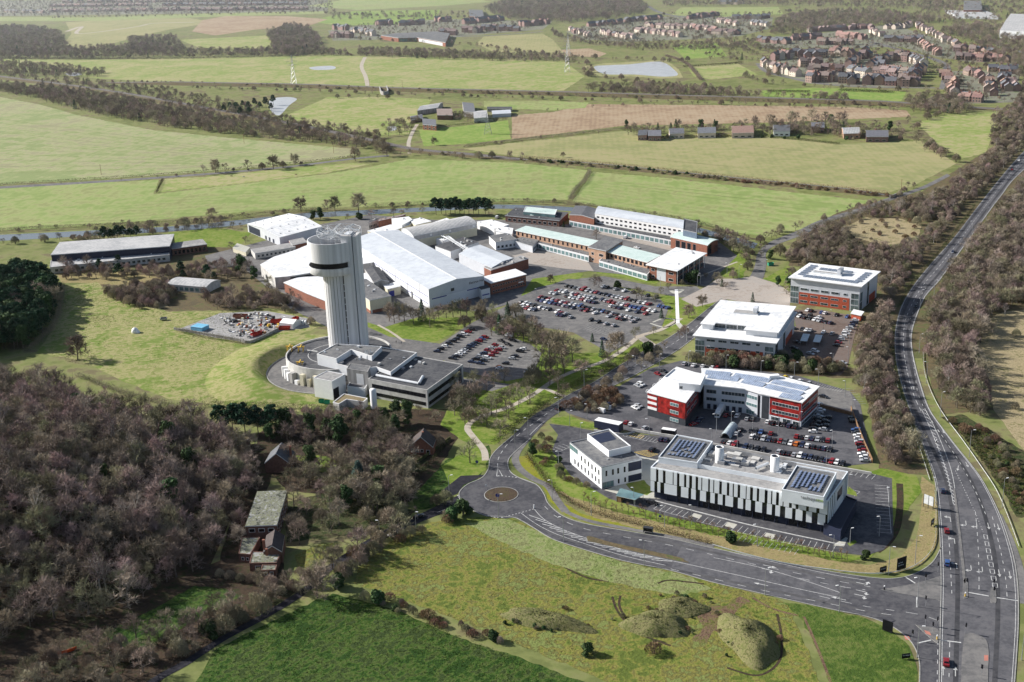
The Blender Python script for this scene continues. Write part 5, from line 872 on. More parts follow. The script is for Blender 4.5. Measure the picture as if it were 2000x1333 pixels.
lorry((1165,836),(1213,846),4.2,4.4,'long dark trailer with white roof beside the grass triangle',False,navy,'trailer');lorry((1293,849),(1320,853),2.6,3.0,'black single decker bus with white roof in the office car park',False,blackp,'bus')
lorry((1402,816),(1412,800),2.3,3.4,'white box lorry parked in front of the red office',True,white)
fr=B('flat_roofed_house','long block with pale mossy flat roof among the shaded trees','house',Q((480,1029),(540,1027),(560,960),6.5));fr.wall(0,6.5,brickd);fr.roof(6.5,G_roofm,.2,.35);fr.facade(fr.p[1],fr.p[2],rows(spread_u(7,.07),[(1,2.6),(4,5.6)]),glassb,white,'window');fr.facade(fr.p[0],fr.p[1],rows(spread_u(3,.2),[(4,5.6)]),glassb,white,'window')
bh=B('brick_house','brick house with dark roof, chimney and broken pale flat roofed wings at the lane','house',Q((514,1078),(551,1078),(556,1048),4.4));bh.wall(0,4.4,brickd);bh.gable(bh.p,4.4,6.8,brickd,mat('dark_tile_roof',(.07,.055,.052),.85,var=.2),.4,1)
for px,zt_ in(((516,1068),8.8),((521,1080),7.6)):q=at(px[0],px[1],6);mb=M();mb.box((q.x,q.y,5),(.9,.9,zt_-5));part('chimney',mb,brick,bh.o)
for px,zz in(([(466,1082),(489,1084),(508,1050),(472,1050)],3.4),([(487,1101),(540,1100),(549,1080),(493,1078)],3.2),([(509,1115),(538,1114),(541,1104),(512,1104)],2.8)):
 w_=P2(px,zz);bh.sub(w_,0,zz,brickd,G_roofm,.15,'flat_wing');i0=0;bh.facade(w_[0],w_[1],[(.2,.45,.9,2.2),(.6,.85,.9,2.2)],glassb,white,'window')
b=B('flat_roofed_house','small house with brown mossy flat roof at the top of the wood','house',Q((424,872),(452,878),(488,856),4));b.wall(0,4,brickd);b.roof(4,G_roofb,.3,.3);b.facade(b.p[0],b.p[1],[(.2,.4,.9,2.4),(.6,.8,.9,2.4)],glassb,white,'window')
b=B('gabled_house','house with large dark gable roof among the garden trees','house',Q((517,905),(566,905),(576,885),4.5));b.wall(0,4.5,brickd);b.gable(b.p,4.5,9.0,brickd,slate,.5,1);b.facade(b.p[1],b.p[2],[(.2,.4,1,2.6),(.6,.8,1,2.6)],glassb,white,'window');q=at(567,880,8);mb=M();mb.box((q.x,q.y,5),(.9,.9,5));part('chimney',mb,brick,b.o)
b=B('brick_house','small brick lodge with dark steep roof near the footpath','house',Q((800,872),(846,874),(852,858),3.6));b.wall(0,3.6,brick);b.gable(b.p,3.6,8.2,brick,mat('dark_tile_roof',(.07,.055,.052),.85,var=.2),.4,1);b.facade(b.p[0],b.p[1],[(.05,.18,1,2.4),(.25,.38,1,2.4),(.45,.58,1,2.4),(.7,.85,.1,2.2)],glassb,white,'window')
q=at(826,850,7);mb=M();mb.box((q.x,q.y,4),(.9,.9,4.6));part('chimney',mb,brick,b.o)
def simple(px4,label,wm,rm,kind='barn',zr=None,ax=0,nw=0,fr_=white):
 px,z=px4[:3],px4[3];b=B(kind,label,kind.replace('_',' '),Q(*px,z));b.wall(0,z,wm);b.gable(b.p,z,zr,wm,rm,.3,ax)if zr else b.roof(z,rm,.3,.4)
 if nw:b.facade(b.p[0],b.p[1],rows(spread_u(nw,.55/nw),[(1.0,2.5)]+([(4,5.4)]if z>5 else[])),glassb,fr_,'window')
 return b
sheetm=G_roofo
simple(((815,217),(855,211),(865,201),5),'long grey barn at the back of the farmyard',concd,sheetm,'barn',7);simple(((854,226),(884,226),(882,213),5),'brown roofed barn in the middle of the farmyard',brickd,browntile,'barn',7.4)
simple(((906,218),(928,220),(924,202),6),'dark tall barn at the right of the farmyard',concd,slate,'barn',8.4);simple(((926,232),(952,230),(950,216),5),'grey barn with rounded roof beside the vivid field',conc2,sheetm,'barn',7.6);simple(((962,224),(998,222),(996,215),3.6),'pale blue roofed shed at the farm edge',gclad,G_rooft,'shed',5)
simple(((952,213),(1000,213),(999,209),3.5),'long low dark shed behind the pale blue shed',concd,G_roofd,'shed',4.6);simple(((826,244),(852,246),(850,234),5.4),'brick farmhouse with dark slate roof',brick,slate,'farmhouse',8.6,0,3);simple(((803,236),(826,232),(824,224),3),'low dark outbuilding left of the farmhouse',brickd,slate,'outbuilding',4.6)
for px,lab_,wm,rm in((((1246,265),(1263,264),(1266,256),5),'dark slate house at the left end of the row',hbrick,slate),(((1266,266),(1291,266),(1290,256),5),'wide slate house behind the clipped hedge',hbrick,slate),(((1308,262),(1336,261),(1334,253),5),'slate bungalow beside the clipped hedge',hcream,slate),(((1363,261),(1398,260),(1397,250),5),'white house with slate roof left of the red roofed one',hcream,slate),(((1430,261),(1472,260),(1470,246),5),'large house with red tiled roof and white front',hcream,redroof),(((1511,257),(1543,257),(1541,245),5),'white gabled house right of the bare trees',white,slate),(((1585,250),(1610,250),(1609,242),5),'dark house half hidden in garden trees',hbrick,slate),(((1648,262),(1680,261),(1675,250),5),'pale stone house with grey roof near the conifers',brickl,sheetm),(((1692,268),(1735,268),(1733,255),5),'brown brick house with slate roof at the right of the row',hbrick,slate)):
 b=simple(px,lab_,wm,rm,'detached_house',8.2,0,3);q=b.p[2].lerp(b.p[3],.2).lerp(b.p[0],.45);mb=M();mb.box((q.x,q.y,7),(.8,.8,2.4));part('chimney',mb,brick,b.o)
b=B('office_block','far low office with glass front beside the new houses','office',P2([(744,70),(778,75),(815,74),(870,84),(878,66),(850,62),(770,66)],7));b.wall(0,7,brick);b.roof(7,G_roofg,.4,.5);b.facade(b.p[1],b.p[2],[(.05,.95,.5,6)],glasst,metal,'window',.06,5);b.facade(b.p[2],b.p[3],[(.05,.9,.5,6)],gclad,None,'wall_panel')
b=simple(((1953,60),(2050,64),(2060,30),12),'big white warehouse at the top right corner',wclad,G_roofo,'warehouse',14);b=simple(((1882,20),(1918,20),(1916,2),9),'far brick office with pale pyramid canopy',brick,G_roofg,'office_block');b=simple(((1866,32),(1950,34),(1925,22),4),'low grey roofed showroom in front of the far brick office',gclad,G_roofo,'showroom',6)
simple(((917,32),(945,33),(942,20),5),'lone far barn left of the distant wood',brickd,slate,'barn',8)
HV={}
def house_mesh(w_,d,h,hr,wm,rm,key):
 if key in HV:return HV[key]
 mb=M();q=[(-w_/2,-d/2),(w_/2,-d/2),(w_/2,d/2),(-w_/2,d/2)];mb.prism(q,0,h,0,0,False)
 for s_ in(-1,1):mb.tri((s_*w_/2,-d/2*s_,h),(s_*w_/2,d/2*s_,h),(s_*w_/2,0,hr-.1),0)
 nwin=3 if w_>8 else 2
 for s_ in(-1,1):
  for i in range(nwin):
   for z0 in(1.0,3.6)+((6.2,)if h>7 else()):
    x=(-.5+(i+.5)/nwin)*w_*.92*s_;y=s_*(d/2+.03);mb.quad((x-.6*s_,y,z0),(x+.6*s_,y,z0),(x+.6*s_,y,z0+1.2),(x-.6*s_,y,z0+1.2),1)
 wallm=mesh('wall',mb,[wm,glass]);mb=M();o_=.4
 for s_ in(-1,1):
  mb.quad((-w_/2-o_,s_*(d/2+o_),h-.2),(w_/2+o_,s_*(d/2+o_),h-.2),(w_/2+o_,0,hr),(-w_/2-o_,0,hr))
 roofm=mesh('roof',mb,[rm]);mb=M();mb.box((w_*.3,0,hr-1.0),(.8,.8,2.0));HV[key]=(wallm,roofm,mesh('chimney',mb,[brick]));return HV[key]
STY={'b':(hbrick,browntile),'s':(hbrick,slate),'c':(hcream,browntile),'r':(hbrick,redroof),'w':(hcream,slate)}
EST={'dense estate behind the recreation field':[(1487,126,1505,136,2,'c'),(1512,118,1541,114,3,'s'),(1510,140,1548,147,4,'c'),(1558,112,1610,111,5,'s'),(1560,130,1600,128,4,'b'),(1628,108,1656,109,3,'r'),(1578,142,1640,142,6,'b'),(1650,132,1698,108,5,'s'),(1694,136,1742,118,5,'s'),(1747,117,1778,119,4,'b'),(1784,122,1800,132,2,'w'),(1802,140,1782,160,4,'s'),(1578,158,1600,160,2,'r'),(1607,158,1640,159,4,'b'),(1642,162,1668,162,3,'s'),(1690,164,1742,165,5,'s'),(1748,166,1790,167,4,'b'),(1715,146,1770,150,6,'b'),(1660,146,1690,150,3,'w')],'older estate below the right wood':[(1485,82,1540,86,6,'s'),(1545,78,1600,74,6,'b'),(1600,86,1660,88,6,'b'),(1580,62,1700,56,11,'b'),(1640,72,1690,77,5,'r'),(1700,64,1722,71,3,'c'),(1735,82,1800,82,5,'s'),(1790,52,1872,93,10,'c'),(1795,86,1835,110,5,'r'),(1870,100,1905,101,3,'b'),(1908,103,1936,106,2,'s'),(1866,116,1890,116,2,'b'),(1900,118,1960,120,4,'r'),(1735,58,1780,51,5,'c')],'small close at the right edge':[(1852,152,1868,188,5,'r'),(1888,144,1912,152,3,'b'),(1926,157,1940,187,4,'b'),(1945,142,1985,142,4,'s'),(1958,152,1968,180,4,'s'),(1880,198,1920,200,4,'r'),(1975,165,1988,182,2,'b')],'middle estate below the distant wood':[(1112,60,1150,72,4,'c'),(1150,52,1215,46,7,'s'),(1175,67,1240,77,7,'c'),(1220,44,1290,37,8,'s'),(1242,62,1330,72,9,'c'),(1265,53,1345,57,8,'c'),(1345,37,1400,31,6,'b'),(1355,56,1400,62,5,'c'),(1400,43,1440,51,5,'c'),(1430,37,1500,36,7,'w'),(1380,67,1440,68,6,'c'),(1468,47,1500,52,4,'w'),(1402,8,1450,8,4,'w')],'new estate around the far office':[(735,50,765,48,3,'s'),(783,50,830,48,5,'s'),(850,44,880,42,3,'s'),(905,47,980,40,8,'s'),(907,64,940,64,4,'b'),(945,60,1010,60,7,'s'),(862,68,892,68,3,'b'),(655,57,680,60,3,'s'),(690,64,730,70,5,'w'),(650,73,690,74,5,'b'),(1016,52,1072,47,6,'r')],'distant estate on the left skyline':[(100,24,300,22,14,'c'),(100,14,290,12,14,'b'),(310,22,600,20,22,'b'),(320,12,600,10,22,'s'),(120,6,600,3,30,'b'),(10,24,90,26,6,'w')]}
HN={'b':'brick house with brown tiled roof','s':'brick house with dark slate roof','c':'cream rendered house with brown roof','r':'brick house with red tiled roof','w':'white rendered house with slate roof'}
HL=[]
for est,rws in EST.items():
 for(xa,ya,xb,yb,n,sty)in rws:
  n=int(n*2.2+.5)
  for i in range(n):
   t=(i+.5)/n;a,c=at(xa,ya),at(xb,yb);p_=a.lerp(c,t);p_+=Vector((R.uniform(-3,3),R.uniform(-14,14),0));rz=math.atan2(c.y-a.y,c.x-a.x)+R.choice([0,0,0,math.pi/2])+R.uniform(-.1,.1);HL.append((depth(p_),p_,rz,sty,est))
HL.sort(key=lambda t:t[0])
far_h=[]
for k_,(dd,p_,rz,sty,est)in enumerate(HL):
 s2=sty if R.random()>.25 else R.choice('bscr');v=k_%3;tall='dense' in est or 'new estate' in est
 dims=[(8.5,7.5,5.0,7.8),(10.5,8,5.2,8.4),(7,8.5,5.2,8.8)][v]if not tall else[(8.5,8,7.4,10.4),(11,8.5,5.4,9.0),(7.5,9,7.4,11)][v]
 wm_,rm2,cm=house_mesh(*dims,*STY[s2],(v,s2,tall))
 if k_<290:
  h=thing('house',HN[s2]+' in the '+est,'house',p_,rz,HN[s2]+'s in the '+est);h.scale=(1.22,1.22,1.2);o1=ob('wall',wm_,h);o2=ob('roof',rm2,h)
  if dd<2300:ob('chimney',cm,o2)
 else:far_h.append((p_,rz,wm_,rm2))
mb=M();mats_=[hbrick,slate];fh=M()
for p_,rz,wm_,rm2 in far_h:
 ca,sa=math.cos(rz),math.sin(rz)
 for me,k0 in((wm_,0),(rm2,2)):
  n=len(fh.v);fh.v+=[(p_.x+1.12*(v.co.x*ca-v.co.y*sa),p_.y+1.12*(v.co.x*sa+v.co.y*ca),v.co.z*1.12)for v in me.vertices]
  mm_=0 if me.materials[0]==hbrick else 1
  for f in me.polygons:fh.f.append(tuple(n+i for i in f.vertices));fh.m.append({'0':0,'2':2}[str(k0)]+(mm_ if k0==0 else[slate,browntile,redroof].index(me.materials[0])))
if fh.f:tag(ob('distant_houses',mesh('distant_houses',fh,[hbrick,hcream,slate,browntile,redroof])),'mass of tiny far houses along the top of the view','houses',None,'stuff')
path('footpath',[(1321,566),(1322,585),(1323,610),(1324,633)],2.0,.1,white,'straight bright white path between plaza and estate road');path('footpath',[(1312,568),(1321,573),(1332,566)],3.5,.098,G_slab,'pale flared end of the straight white path');path('footpath',[(1324,632),(1332,642)],3,.102,G_slab,'pale ramp from the white path to the estate road')
path('footpath',[(1270,632),(1300,640),(1322,628),(1298,622),(1275,630)],1.2,.075,G_slab,'pale zigzag terrace wall top beside the car park')
CC={'w':('white',(.75,.75,.75)),'s':('silver',(.42,.43,.45)),'k':('black',(.018,.018,.022)),'n':('navy',(.025,.035,.075)),'b':('blue',(.04,.09,.24)),'r':('red',(.22,.016,.02)),'g':('grey',(.12,.13,.14)),'o':('orange',(.60,.17,.03)),'y':('yellow',(.7,.5,.05))}
CM={k:mat('car_paint_'+v[0],v[1],.25,.15 if k in 'sg' else 0,var=.02,spec=.6)for k,v in CC.items()}
def prof_mesh(prof,wb,wt,zsplit=None):
 """side profile (x, z) extruded across y with the upper part narrower"""
 mb=M();n=len(prof);zm=max(z for x,z in prof);zl=.85
 hw=lambda z:wb/2 if z<=zl else wb/2+(wt-wb)/2*(z-zl)/(zm-zl)
 for s_ in(-1,1):
  q=len(mb.v);mb.v+=[(x,s_*hw(z),z)for x,z in prof];f=tuple(range(q,q+n));mb.f.append(f if s_<0 else f[::-1]);mb.m.append(0)
 for i in range(n):
  j=(i+1)%n;mb.f.append((j,i,n+i,n+j));mb.m.append(0)
 return mb
KINDS={'hatchback':([(-1.95,.3),(1.95,.3),(2.0,.62),(1.85,.82),(.95,.93),(.35,1.45),(-1.25,1.48),(-1.85,1.0),(-1.98,.75)],1.74,1.3),'saloon':([(-2.25,.3),(2.2,.3),(2.25,.6),(2.1,.78),(1.05,.9),(.35,1.40),(-.95,1.42),(-1.6,.98),(-2.2,.92),(-2.28,.6)],1.80,1.3),'estate':([(-2.25,.32),(2.2,.32),(2.25,.68),(2.05,.88),(1.1,.98),(.45,1.58),(-1.75,1.62),(-2.15,1.05),(-2.27,.7)],1.85,1.45),'van':([(-2.6,.35),(2.5,.35),(2.6,.85),(2.3,1.1),(1.55,1.25),(1.0,2.0),(.6,2.12),(-2.55,2.15),(-2.62,.8)],1.95,1.75)}
def glass_mesh(kind):
 prof,wb,wt=KINDS[kind];mb=M();zm=max(z for x,z in prof);zl=.85;hw=lambda z:wb/2+(wt-wb)/2*(z-zl)/(zm-zl)+.012
 fr={'hatchback':(.95,.93,.35,1.45,-1.25,1.48,-1.85,1.0),'saloon':(1.05,.9,.35,1.40,-.95,1.42,-1.6,.98),'estate':(1.1,.98,.45,1.58,-1.75,1.62,-2.15,1.05),'van':(1.55,1.25,1.0,2.0,-2.55,2.15,-2.62,.8)}[kind]
 fx0,fz0,fx1,fz1,rx1,rz1,rx0,rz0=fr;L=lambda a,b,t:a+(b-a)*t
 def pane(xa,za,xb,zb,e):
  dx,dz=xb-xa,zb-za;l=math.hypot(dx,dz);nx,nz=(dz/l*.02*e,-dx/l*.02*e);p=[(L(xa,xb,t),L(za,zb,t))for t in(.10,.90)]
  mb.quad(*[(p[i][0]+abs(nx)*(1 if e>0 else-1),s_*(hw(p[i][1])-.10),p[i][1]+.02)for i,s_ in((0,-1),(0,1),(1,1),(1,-1))])
 pane(fx0,fz0,fx1,fz1,1)
 if kind!='van':pane(rx0,rz0,rx1,rz1,-1)
 xr=rx0 if kind!='van' else .05
 for s_ in(-1,1):
  zz=(max(fz0,.98)+.03,fz1-.09);xs=[L(fx0,fx1,.35)-.05,L(fx0,fx1,.95)-.1]
  xe=[L(rx0,rx1,.35)+.12,L(rx0,rx1,.9)+.12]if kind!='van' else[.1,.1]
  mb.quad((xs[0],s_*hw(zz[0]),zz[0]),(xe[0],s_*hw(zz[0]),zz[0]),(xe[1],s_*hw(zz[1]),zz[1]),(xs[1],s_*hw(zz[1]),zz[1]))
 return mesh('window',mb,[glassb])
GM={k:glass_mesh(k)for k in KINDS};BM={}
def body_mesh(kind,c):
 if(kind,c)not in BM:
  mb=prof_mesh(*KINDS[kind]);prof=KINDS[kind][0];x1=max(x for x,z in prof);x0=min(x for x,z in prof);w_=KINDS[kind][1]/2
  for s_ in(-1,1):
   mb.quad((x1+.015,s_*w_*.55,.58),(x1+.015,s_*w_*.95,.58),(x1-.02,s_*w_*.95,.74),(x1-.02,s_*w_*.55,.74),1);mb.quad((x0-.015,s_*w_*.6,.68),(x0-.015,s_*w_*.95,.68),(x0+.01,s_*w_*.95,.88),(x0+.01,s_*w_*.6,.88),2)
   for xc in(x0+.8,x1-.8):
    mb.tube((xc,s_*(w_-.22),.33),(xc,s_*(w_+.012),.33),.33,.33,10,3,True)
  BM[kind,c]=mesh('body',mb,[CM[c],mat('headlight_lens',(.8,.8,.78),.15),mat('tail_light',(.4,.01,.01),.3),tyre])
 return BM[kind,c]
wb_=M();wb_.tube((0,-.1,0),(0,.115,0),.345,.345,12,0,True);wb_.tube((0,.115,0),(0,.13,0),.2,.2,8,1,True);WHEEL=mesh('wheel',wb_,[tyre,metal])
cars=[]
def add_car(p,rz,c,kind,label,group=None,wheels=False):cars.append((depth(p),p,rz,c,kind,label,group,wheels))
def make_car(p,rz,c,kind,label,group,wheels):
 t=thing('van' if kind=='van' else 'car',label,'van' if kind=='van' else 'car',(p.x,p.y,.1),rz,group);ob('body',body_mesh(kind,c),t);ob('window',GM[kind],t)
 if wheels:
  x1=max(x for x,z in KINDS[kind][0])
  for x in(x1-.8,-x1+.8):
   for s_ in(-1,1):wo=ob('wheel',WHEEL,t);wo.location=(x,s_*(KINDS[kind][1]/2-.08),.34);wo.rotation_euler=(0,0,0 if s_>0 else math.pi)
ROWS=[('top row of the visitor car park',(1108,561),(1268,596),'kkgsrssrnknsswrkkswr'),('blue trio beside the visitor car park',(1287,600),(1304,603),'bbb'),('second row of the visitor car park',(1088,569),(1277,610),'rsw.wrswss.nsrrswrbbbrww'),('third row of the visitor car park',(1077,574),(1261,615),'ws..kwswrwnn...wgn.w.n.r'),('fourth row of the visitor car park',(1056,582),(1243,625),'rkrsrwrswbkksgbkskswss'),('fifth row of the visitor car park',(1052,588),(1235,630),'nbwbnnsnn.nr.w..s.rk.s'),('sixth row of the visitor car park',(1019,593),(1105,615),'kwskkssk.wrs'),('seventh row of the visitor car park',(1007,600),(1122,623),'kwwrwn.....nn.s.'),('eighth row of the visitor car park',(1154,627),(1199,638),'k.k.s.s'),('left row of the staff car park',(921,646),(854,688),'krwkkkkwkn'),('second row of the staff car park',(947,661),(884,702),'rbrknnkswwkk'),('third row of the staff car park',(968,676),(922,709),'rsrnskn'),('fourth row of the staff car park',(980,681),(938,712),'srrrwkn'),('right row of the staff car park',(1022,684),(976,722),'wk.ks.k.w'),('row against the red office',(1499,827),(1552,836),'wkkknk'),('column right of the red office',(1603,803),(1588,846),'wsskkkkw'),('outer column right of the red office',(1617,818),(1607,842),'kkks'),('right edge column of the office car park',(1665,820),(1690,902),'kk..bkwwsrkrwws'),('front middle row of the office car park',(1469,856),(1622,881),'wksnkrgwonwkknk'),('back middle row of the office car park',(1466,844),(1617,863),'kkb.r....rkwnskr'),('lower left row of the office car park',(1455,875),(1491,881),'nkkk'),('lower right row of the office car park',(1521,885),(1645,908),'skkswnnkknrwk'),('short row in the office car park',(1415,865),(1435,870),'kwr'),('row behind the red office',(1337,713),(1400,722),'s.w.w.wr'),('far right row behind the red office',(1532,740),(1580,752),'y.w..w..s'),('top row of the brick car park',(1577,608),(1655,621),'wk..bw..k..b'),('middle row of the brick car park',(1551,618),(1622,633),'kwkkwskn'),('back middle row of the brick car park',(1552,613),(1600,622),'kk.k.w'),('lower row of the brick car park',(1550,643),(1625,654),'s.kws..w.s'),('right column of the brick car park',(1671,627),(1634,677),'wnnswwwsrk'),('visitor bays by the grass island',(1178,562),(1236,573),'wk.s.w.k'),('end bays by the grass island',(1264,579),(1281,582),'kg')]
NONREAR={'left row of the staff car park'}
for nm,a,b_,s_ in ROWS:
 A,B_=at(*a),at(*b_);d=B_-A;ang=math.atan2(d.y,d.x)+math.pi/2;n=len(s_)
 if(math.cos(ang)*0+math.sin(ang))>0 and R.random()<.0:ang+=math.pi
 for i,c in enumerate(s_):
  if c=='.':continue
  p=A.lerp(B_,i/max(1,n-1))+Vector((R.uniform(-.2,.2),R.uniform(-.3,.3),0));kd=R.choice(['hatchback','hatchback','saloon','estate'])
  if nm.startswith(('second row of the vis','top row of the vis'))and c=='r' and i in(3,4):kd='van'
  k=sum(1 for x in s_[:i+1]if x!='.')-1;frm='top' if abs(b_[1]-a[1])>abs(b_[0]-a[0])*.6 else('left' if b_[0]>a[0]else 'right')
  add_car(p,ang+R.choice([0,math.pi])+R.uniform(-.04,.04),c,kd,f"{CC[c][0]} {'van' if kd == 'van' else kd}, {nth(k)} from {frm} in the {nm}",'cars in the '+nm)
def hdg(a,b_):d=at(*b_)-at(*a);return math.atan2(d.y,d.x)
for(px,to,c,kd,lb)in[((1850,1103),(1851,1085),'b','estate','blue estate car driving away just above the junction'),((1849,1040),(1846,1020),'r','hatchback','bright red hatchback driving away above the junction'),((1841,962),(1835,945),'n','hatchback','navy hatchback driving away beside the large white road sign'),((1848,1297),(1848,1270),'r','saloon','dark red saloon waiting at the bottom of the junction'),((1788,600),(1781,625),'k','saloon','black saloon coming down the bend of the main road'),((1861,494),(1852,505),'n','saloon','dark saloon on the straight of the main road'),((1977,333),(1990,318),'r','hatchback','far red hatchback near the top of the main road'),((1990,315),(1980,327),'w','hatchback','far white hatchback near the top of the main road'),((1139,774),(1120,785),'w','estate','white estate car on the estate road by the short path'),((1092,800),(1104,793),'k','hatchback','black hatchback in tree shadow on the estate road'),((767,1046),(757,1051),'w','hatchback','white hatchback on the shaded village lane'),((819,1011),(832,1006),'k','saloon','black saloon partly under the lamp on the village lane'),((1274,985),(1284,988),'k','estate','black estate parked at the left end of the front bays'),((1172,806),(1160,803),'w','van','large white van beside the brown bushes'),((1183,800),(1172,797),'w','van','second white van half behind the large white van'),((1191,793),(1200,797),'n','hatchback','navy hatchback behind the white vans'),((1241,799),(1250,803),'w','saloon','white saloon on the hatched island by the red tiles'),((1247,795),(1256,799),'s','saloon','silver saloon touching the hatched island by the red tiles'),((1246,756),(1256,760),'s','saloon','silver saloon left of the ring fins'),((1252,753),(1262,757),'w','estate','white estate left of the ring fins'),((1285,733),(1296,737),'r','hatchback','red hatchback at the back corner of the red office'),((1296,727),(1306,731),'k','saloon','black saloon at the back corner of the red office'),((1232,831),(1236,826),'w','hatchback','white hatchback right of the long trailer'),((1223,828),(1228,823),'r','hatchback','dark red hatchback right of the long trailer'),((1260,839),(1268,834),'s','estate','silver estate left of the black bus'),((1291,861),(1296,855),'n','hatchback','left of two navy cars behind the long black and white office'),((1301,862),(1306,856),'n','hatchback','right of two navy cars behind the long black and white office'),((1274,881),(1280,876),'k','estate','black estate among the yellow hatched bays'),((1355,831),(1366,828),'r','saloon','red saloon parked beside the left wing of the red office'),((1362,826),(1372,823),'n','saloon','navy saloon parked beside the left wing of the red office'),((1368,820),(1378,818),'n','hatchback','dark hatchback tucked against the left wing of the red office'),((1418,814),(1422,808),'r','hatchback','red hatchback right of the white box lorry'),((1430,813),(1434,807),'k','hatchback','black hatchback right of the white box lorry'),((1440,815),(1444,809),'w','estate','white estate near the red office entrance'),((1459,821),(1463,815),'s','hatchback','silver hatchback near the red office entrance'),((1470,821),(1474,815),'k','saloon','black saloon near the red office entrance'),((1438,850),(1442,844),'s','saloon','silver saloon right of the clear arched shelter'),((1445,842),(1449,836),'k','hatchback','black hatchback right of the clear arched shelter'),((1608,777),(1618,779),'k','saloon','lone black saloon on the sunlit bays'),((1600,793),(1605,789),'w','estate','white estate at the top of the column right of the red office'),((994,658),(984,656),'w','van','white van at the top of the staff car park'),((1044,668),(1034,666),'w','van','white van at the right edge of the staff car park'),((979,668),(988,671),'k','saloon','black saloon left of the white van in the staff car park'),((992,675),(1001,678),'k','saloon','black saloon below the white van in the staff car park'),((1001,667),(1010,669),'k','estate','black estate touching the white van in the staff car park'),((1031,728),(1040,725),'s','saloon','silver saloon alone at the lower right of the staff car park'),((976,720),(986,723),'o','hatchback','orange hatchback at the bottom of the staff car park'),((1179,665),(1188,667),'n','hatchback','lone navy hatchback in the empty bays of the visitor car park'),((1222,466),(1228,462),'w','van','white van in front of the three storey white block'),((1244,486),(1254,488),'w','saloon','white saloon in the bays behind the white pavilion'),((971,427),(975,424),'w','van','white van parked by the canal pines'),((1646,711),(1657,713),'s','saloon','upper of two cars in deep shade below the brick car park'),((1640,722),(1651,724),'b','saloon','lower of two cars in deep shade below the brick car park'),((1592,688),(1602,691),'w','estate','white estate in the shaded middle of the brick car park'),((1583,693),(1593,696),'s','saloon','silver saloon in the shaded middle of the brick car park'),((1557,671),(1567,673),'k','saloon','black saloon in the shadow of the nearer twin office'),((1551,682),(1561,684),'k','saloon','black saloon lowest in the shadow of the nearer twin office')]:
 add_car(at(*px),hdg(px,to),c,kd,lb,None,True)
cars.sort(key=lambda t:t[0]);print('cars',len(cars))
for k,(dd,p,rz,c,kd,lb,gr,wh)in enumerate(cars):
 if k<322 or wh:make_car(p,rz,c,kd,lb,gr,wh)
rest=[c for k,c in enumerate(cars)if not(k<322 or c[7])]
if rest:
 mb=M();keys=list(CC)
 for dd,p,rz,c,kd,*_ in rest:
  ca,sa=math.cos(rz),math.sin(rz)
  for me,kk in((body_mesh(kd,c),None),(GM[kd],9)):
   n=len(mb.v);mb.v+=[(p.x+v.co.x*ca-v.co.y*sa,p.y+v.co.x*sa+v.co.y*ca,v.co.z+.1)for v in me.vertices]
   for f in me.polygons:mb.f.append(tuple(n+i for i in f.vertices));mb.m.append(9 if kk or f.material_index else keys.index(c))
 tag(ob('distant_cars',mesh('distant_cars',mb,[CM[k]for k in keys]+[glassb])),'farthest parked cars at the back of the car parks','cars',None,'stuff')
def bays(o,a,b_,n,dep,side=1,lev=.078,mt=None,wid=.14,head=True):
 A,B_=at(*a),at(*b_);d=(B_-A).normalized();q=Vector((-d.y,d.x,0))*dep*side;mb=M()
 for i in range(n+1):p=A.lerp(B_,i/n);ribbon(mb,[p,p+q],wid,lev)
 if head:ribbon(mb,[A+q,B_+q],wid,lev+.0008)
 return part('bay_lines',mb,mt or line_m,o)
vis=lotobj['large grey visitor car park full of cars'];stf=lotobj['small staff car park beside the tower laboratory'];rdl=lotobj['large dark car park wrapped around the red office'];nsl=lotobj['new asphalt around the black and white office'];bpl=lotobj['brick paved car park between the two white roofed offices']
for a,b_,n in(((1155,634),(1230,652),14),((1150,640),(1222,658),12),((1108,563),(1268,598),26),((1082,572),(1270,613),26),((1054,585),(1240,628),26)):bays(vis,a,b_,n,4.8,-1,.079,linef,.14,False)
for a,b_,n in(((1010,690),(985,716),6),((1045,676),(1000,735),12),((912,662),(870,694),9)):bays(stf,a,b_,n,4.8,1,.079,linef,.14,False)
for a,b_,n in(((1289,985),(1356,1003),6),((1371,1008),(1420,1020),4),((1439,1026),(1496,1040),5),((1513,1044),(1632,1066),10)):bays(nsl,a,b_,n,5.0,-1,.079,line_m,.16)
for a,b_,n in(((1708,948),(1713,1040),14),((1648,925),(1702,937),5),((1640,962),(1668,970),2)):bays(nsl,a,b_,n,5.0,1,.079,line_m,.16)
bays(nsl,(1440,1045),(1560,1073),12,4.6,-1,.079,linef,.16,False);bays(nsl,(1226,845),(1290,858),10,4.6,-1,.079,line_m);bays(nsl,(1070,880),(1098,868),4,4.8,-1,.079,line_m)
for px in([(1215,848),(1222,844),(1258,852),(1252,857)],[(1238,884),(1262,880),(1285,888),(1268,893)]):
 mb=M();A=[at(*p)for p in px]
 for i in range(9):ribbon(mb,[A[0].lerp(A[3],i/8),A[1].lerp(A[2],i/8)],.18,.0795)
 ribbon(mb,A+[A[0]],.18,.0797);part('hatched_bays',mb,liney,nsl)
for a,b_,n in(((1645,760),(1672,790),7),((1570,752),(1640,766),14)):bays(rdl,a,b_,n,4.8,1,.080,linef,.14,False)
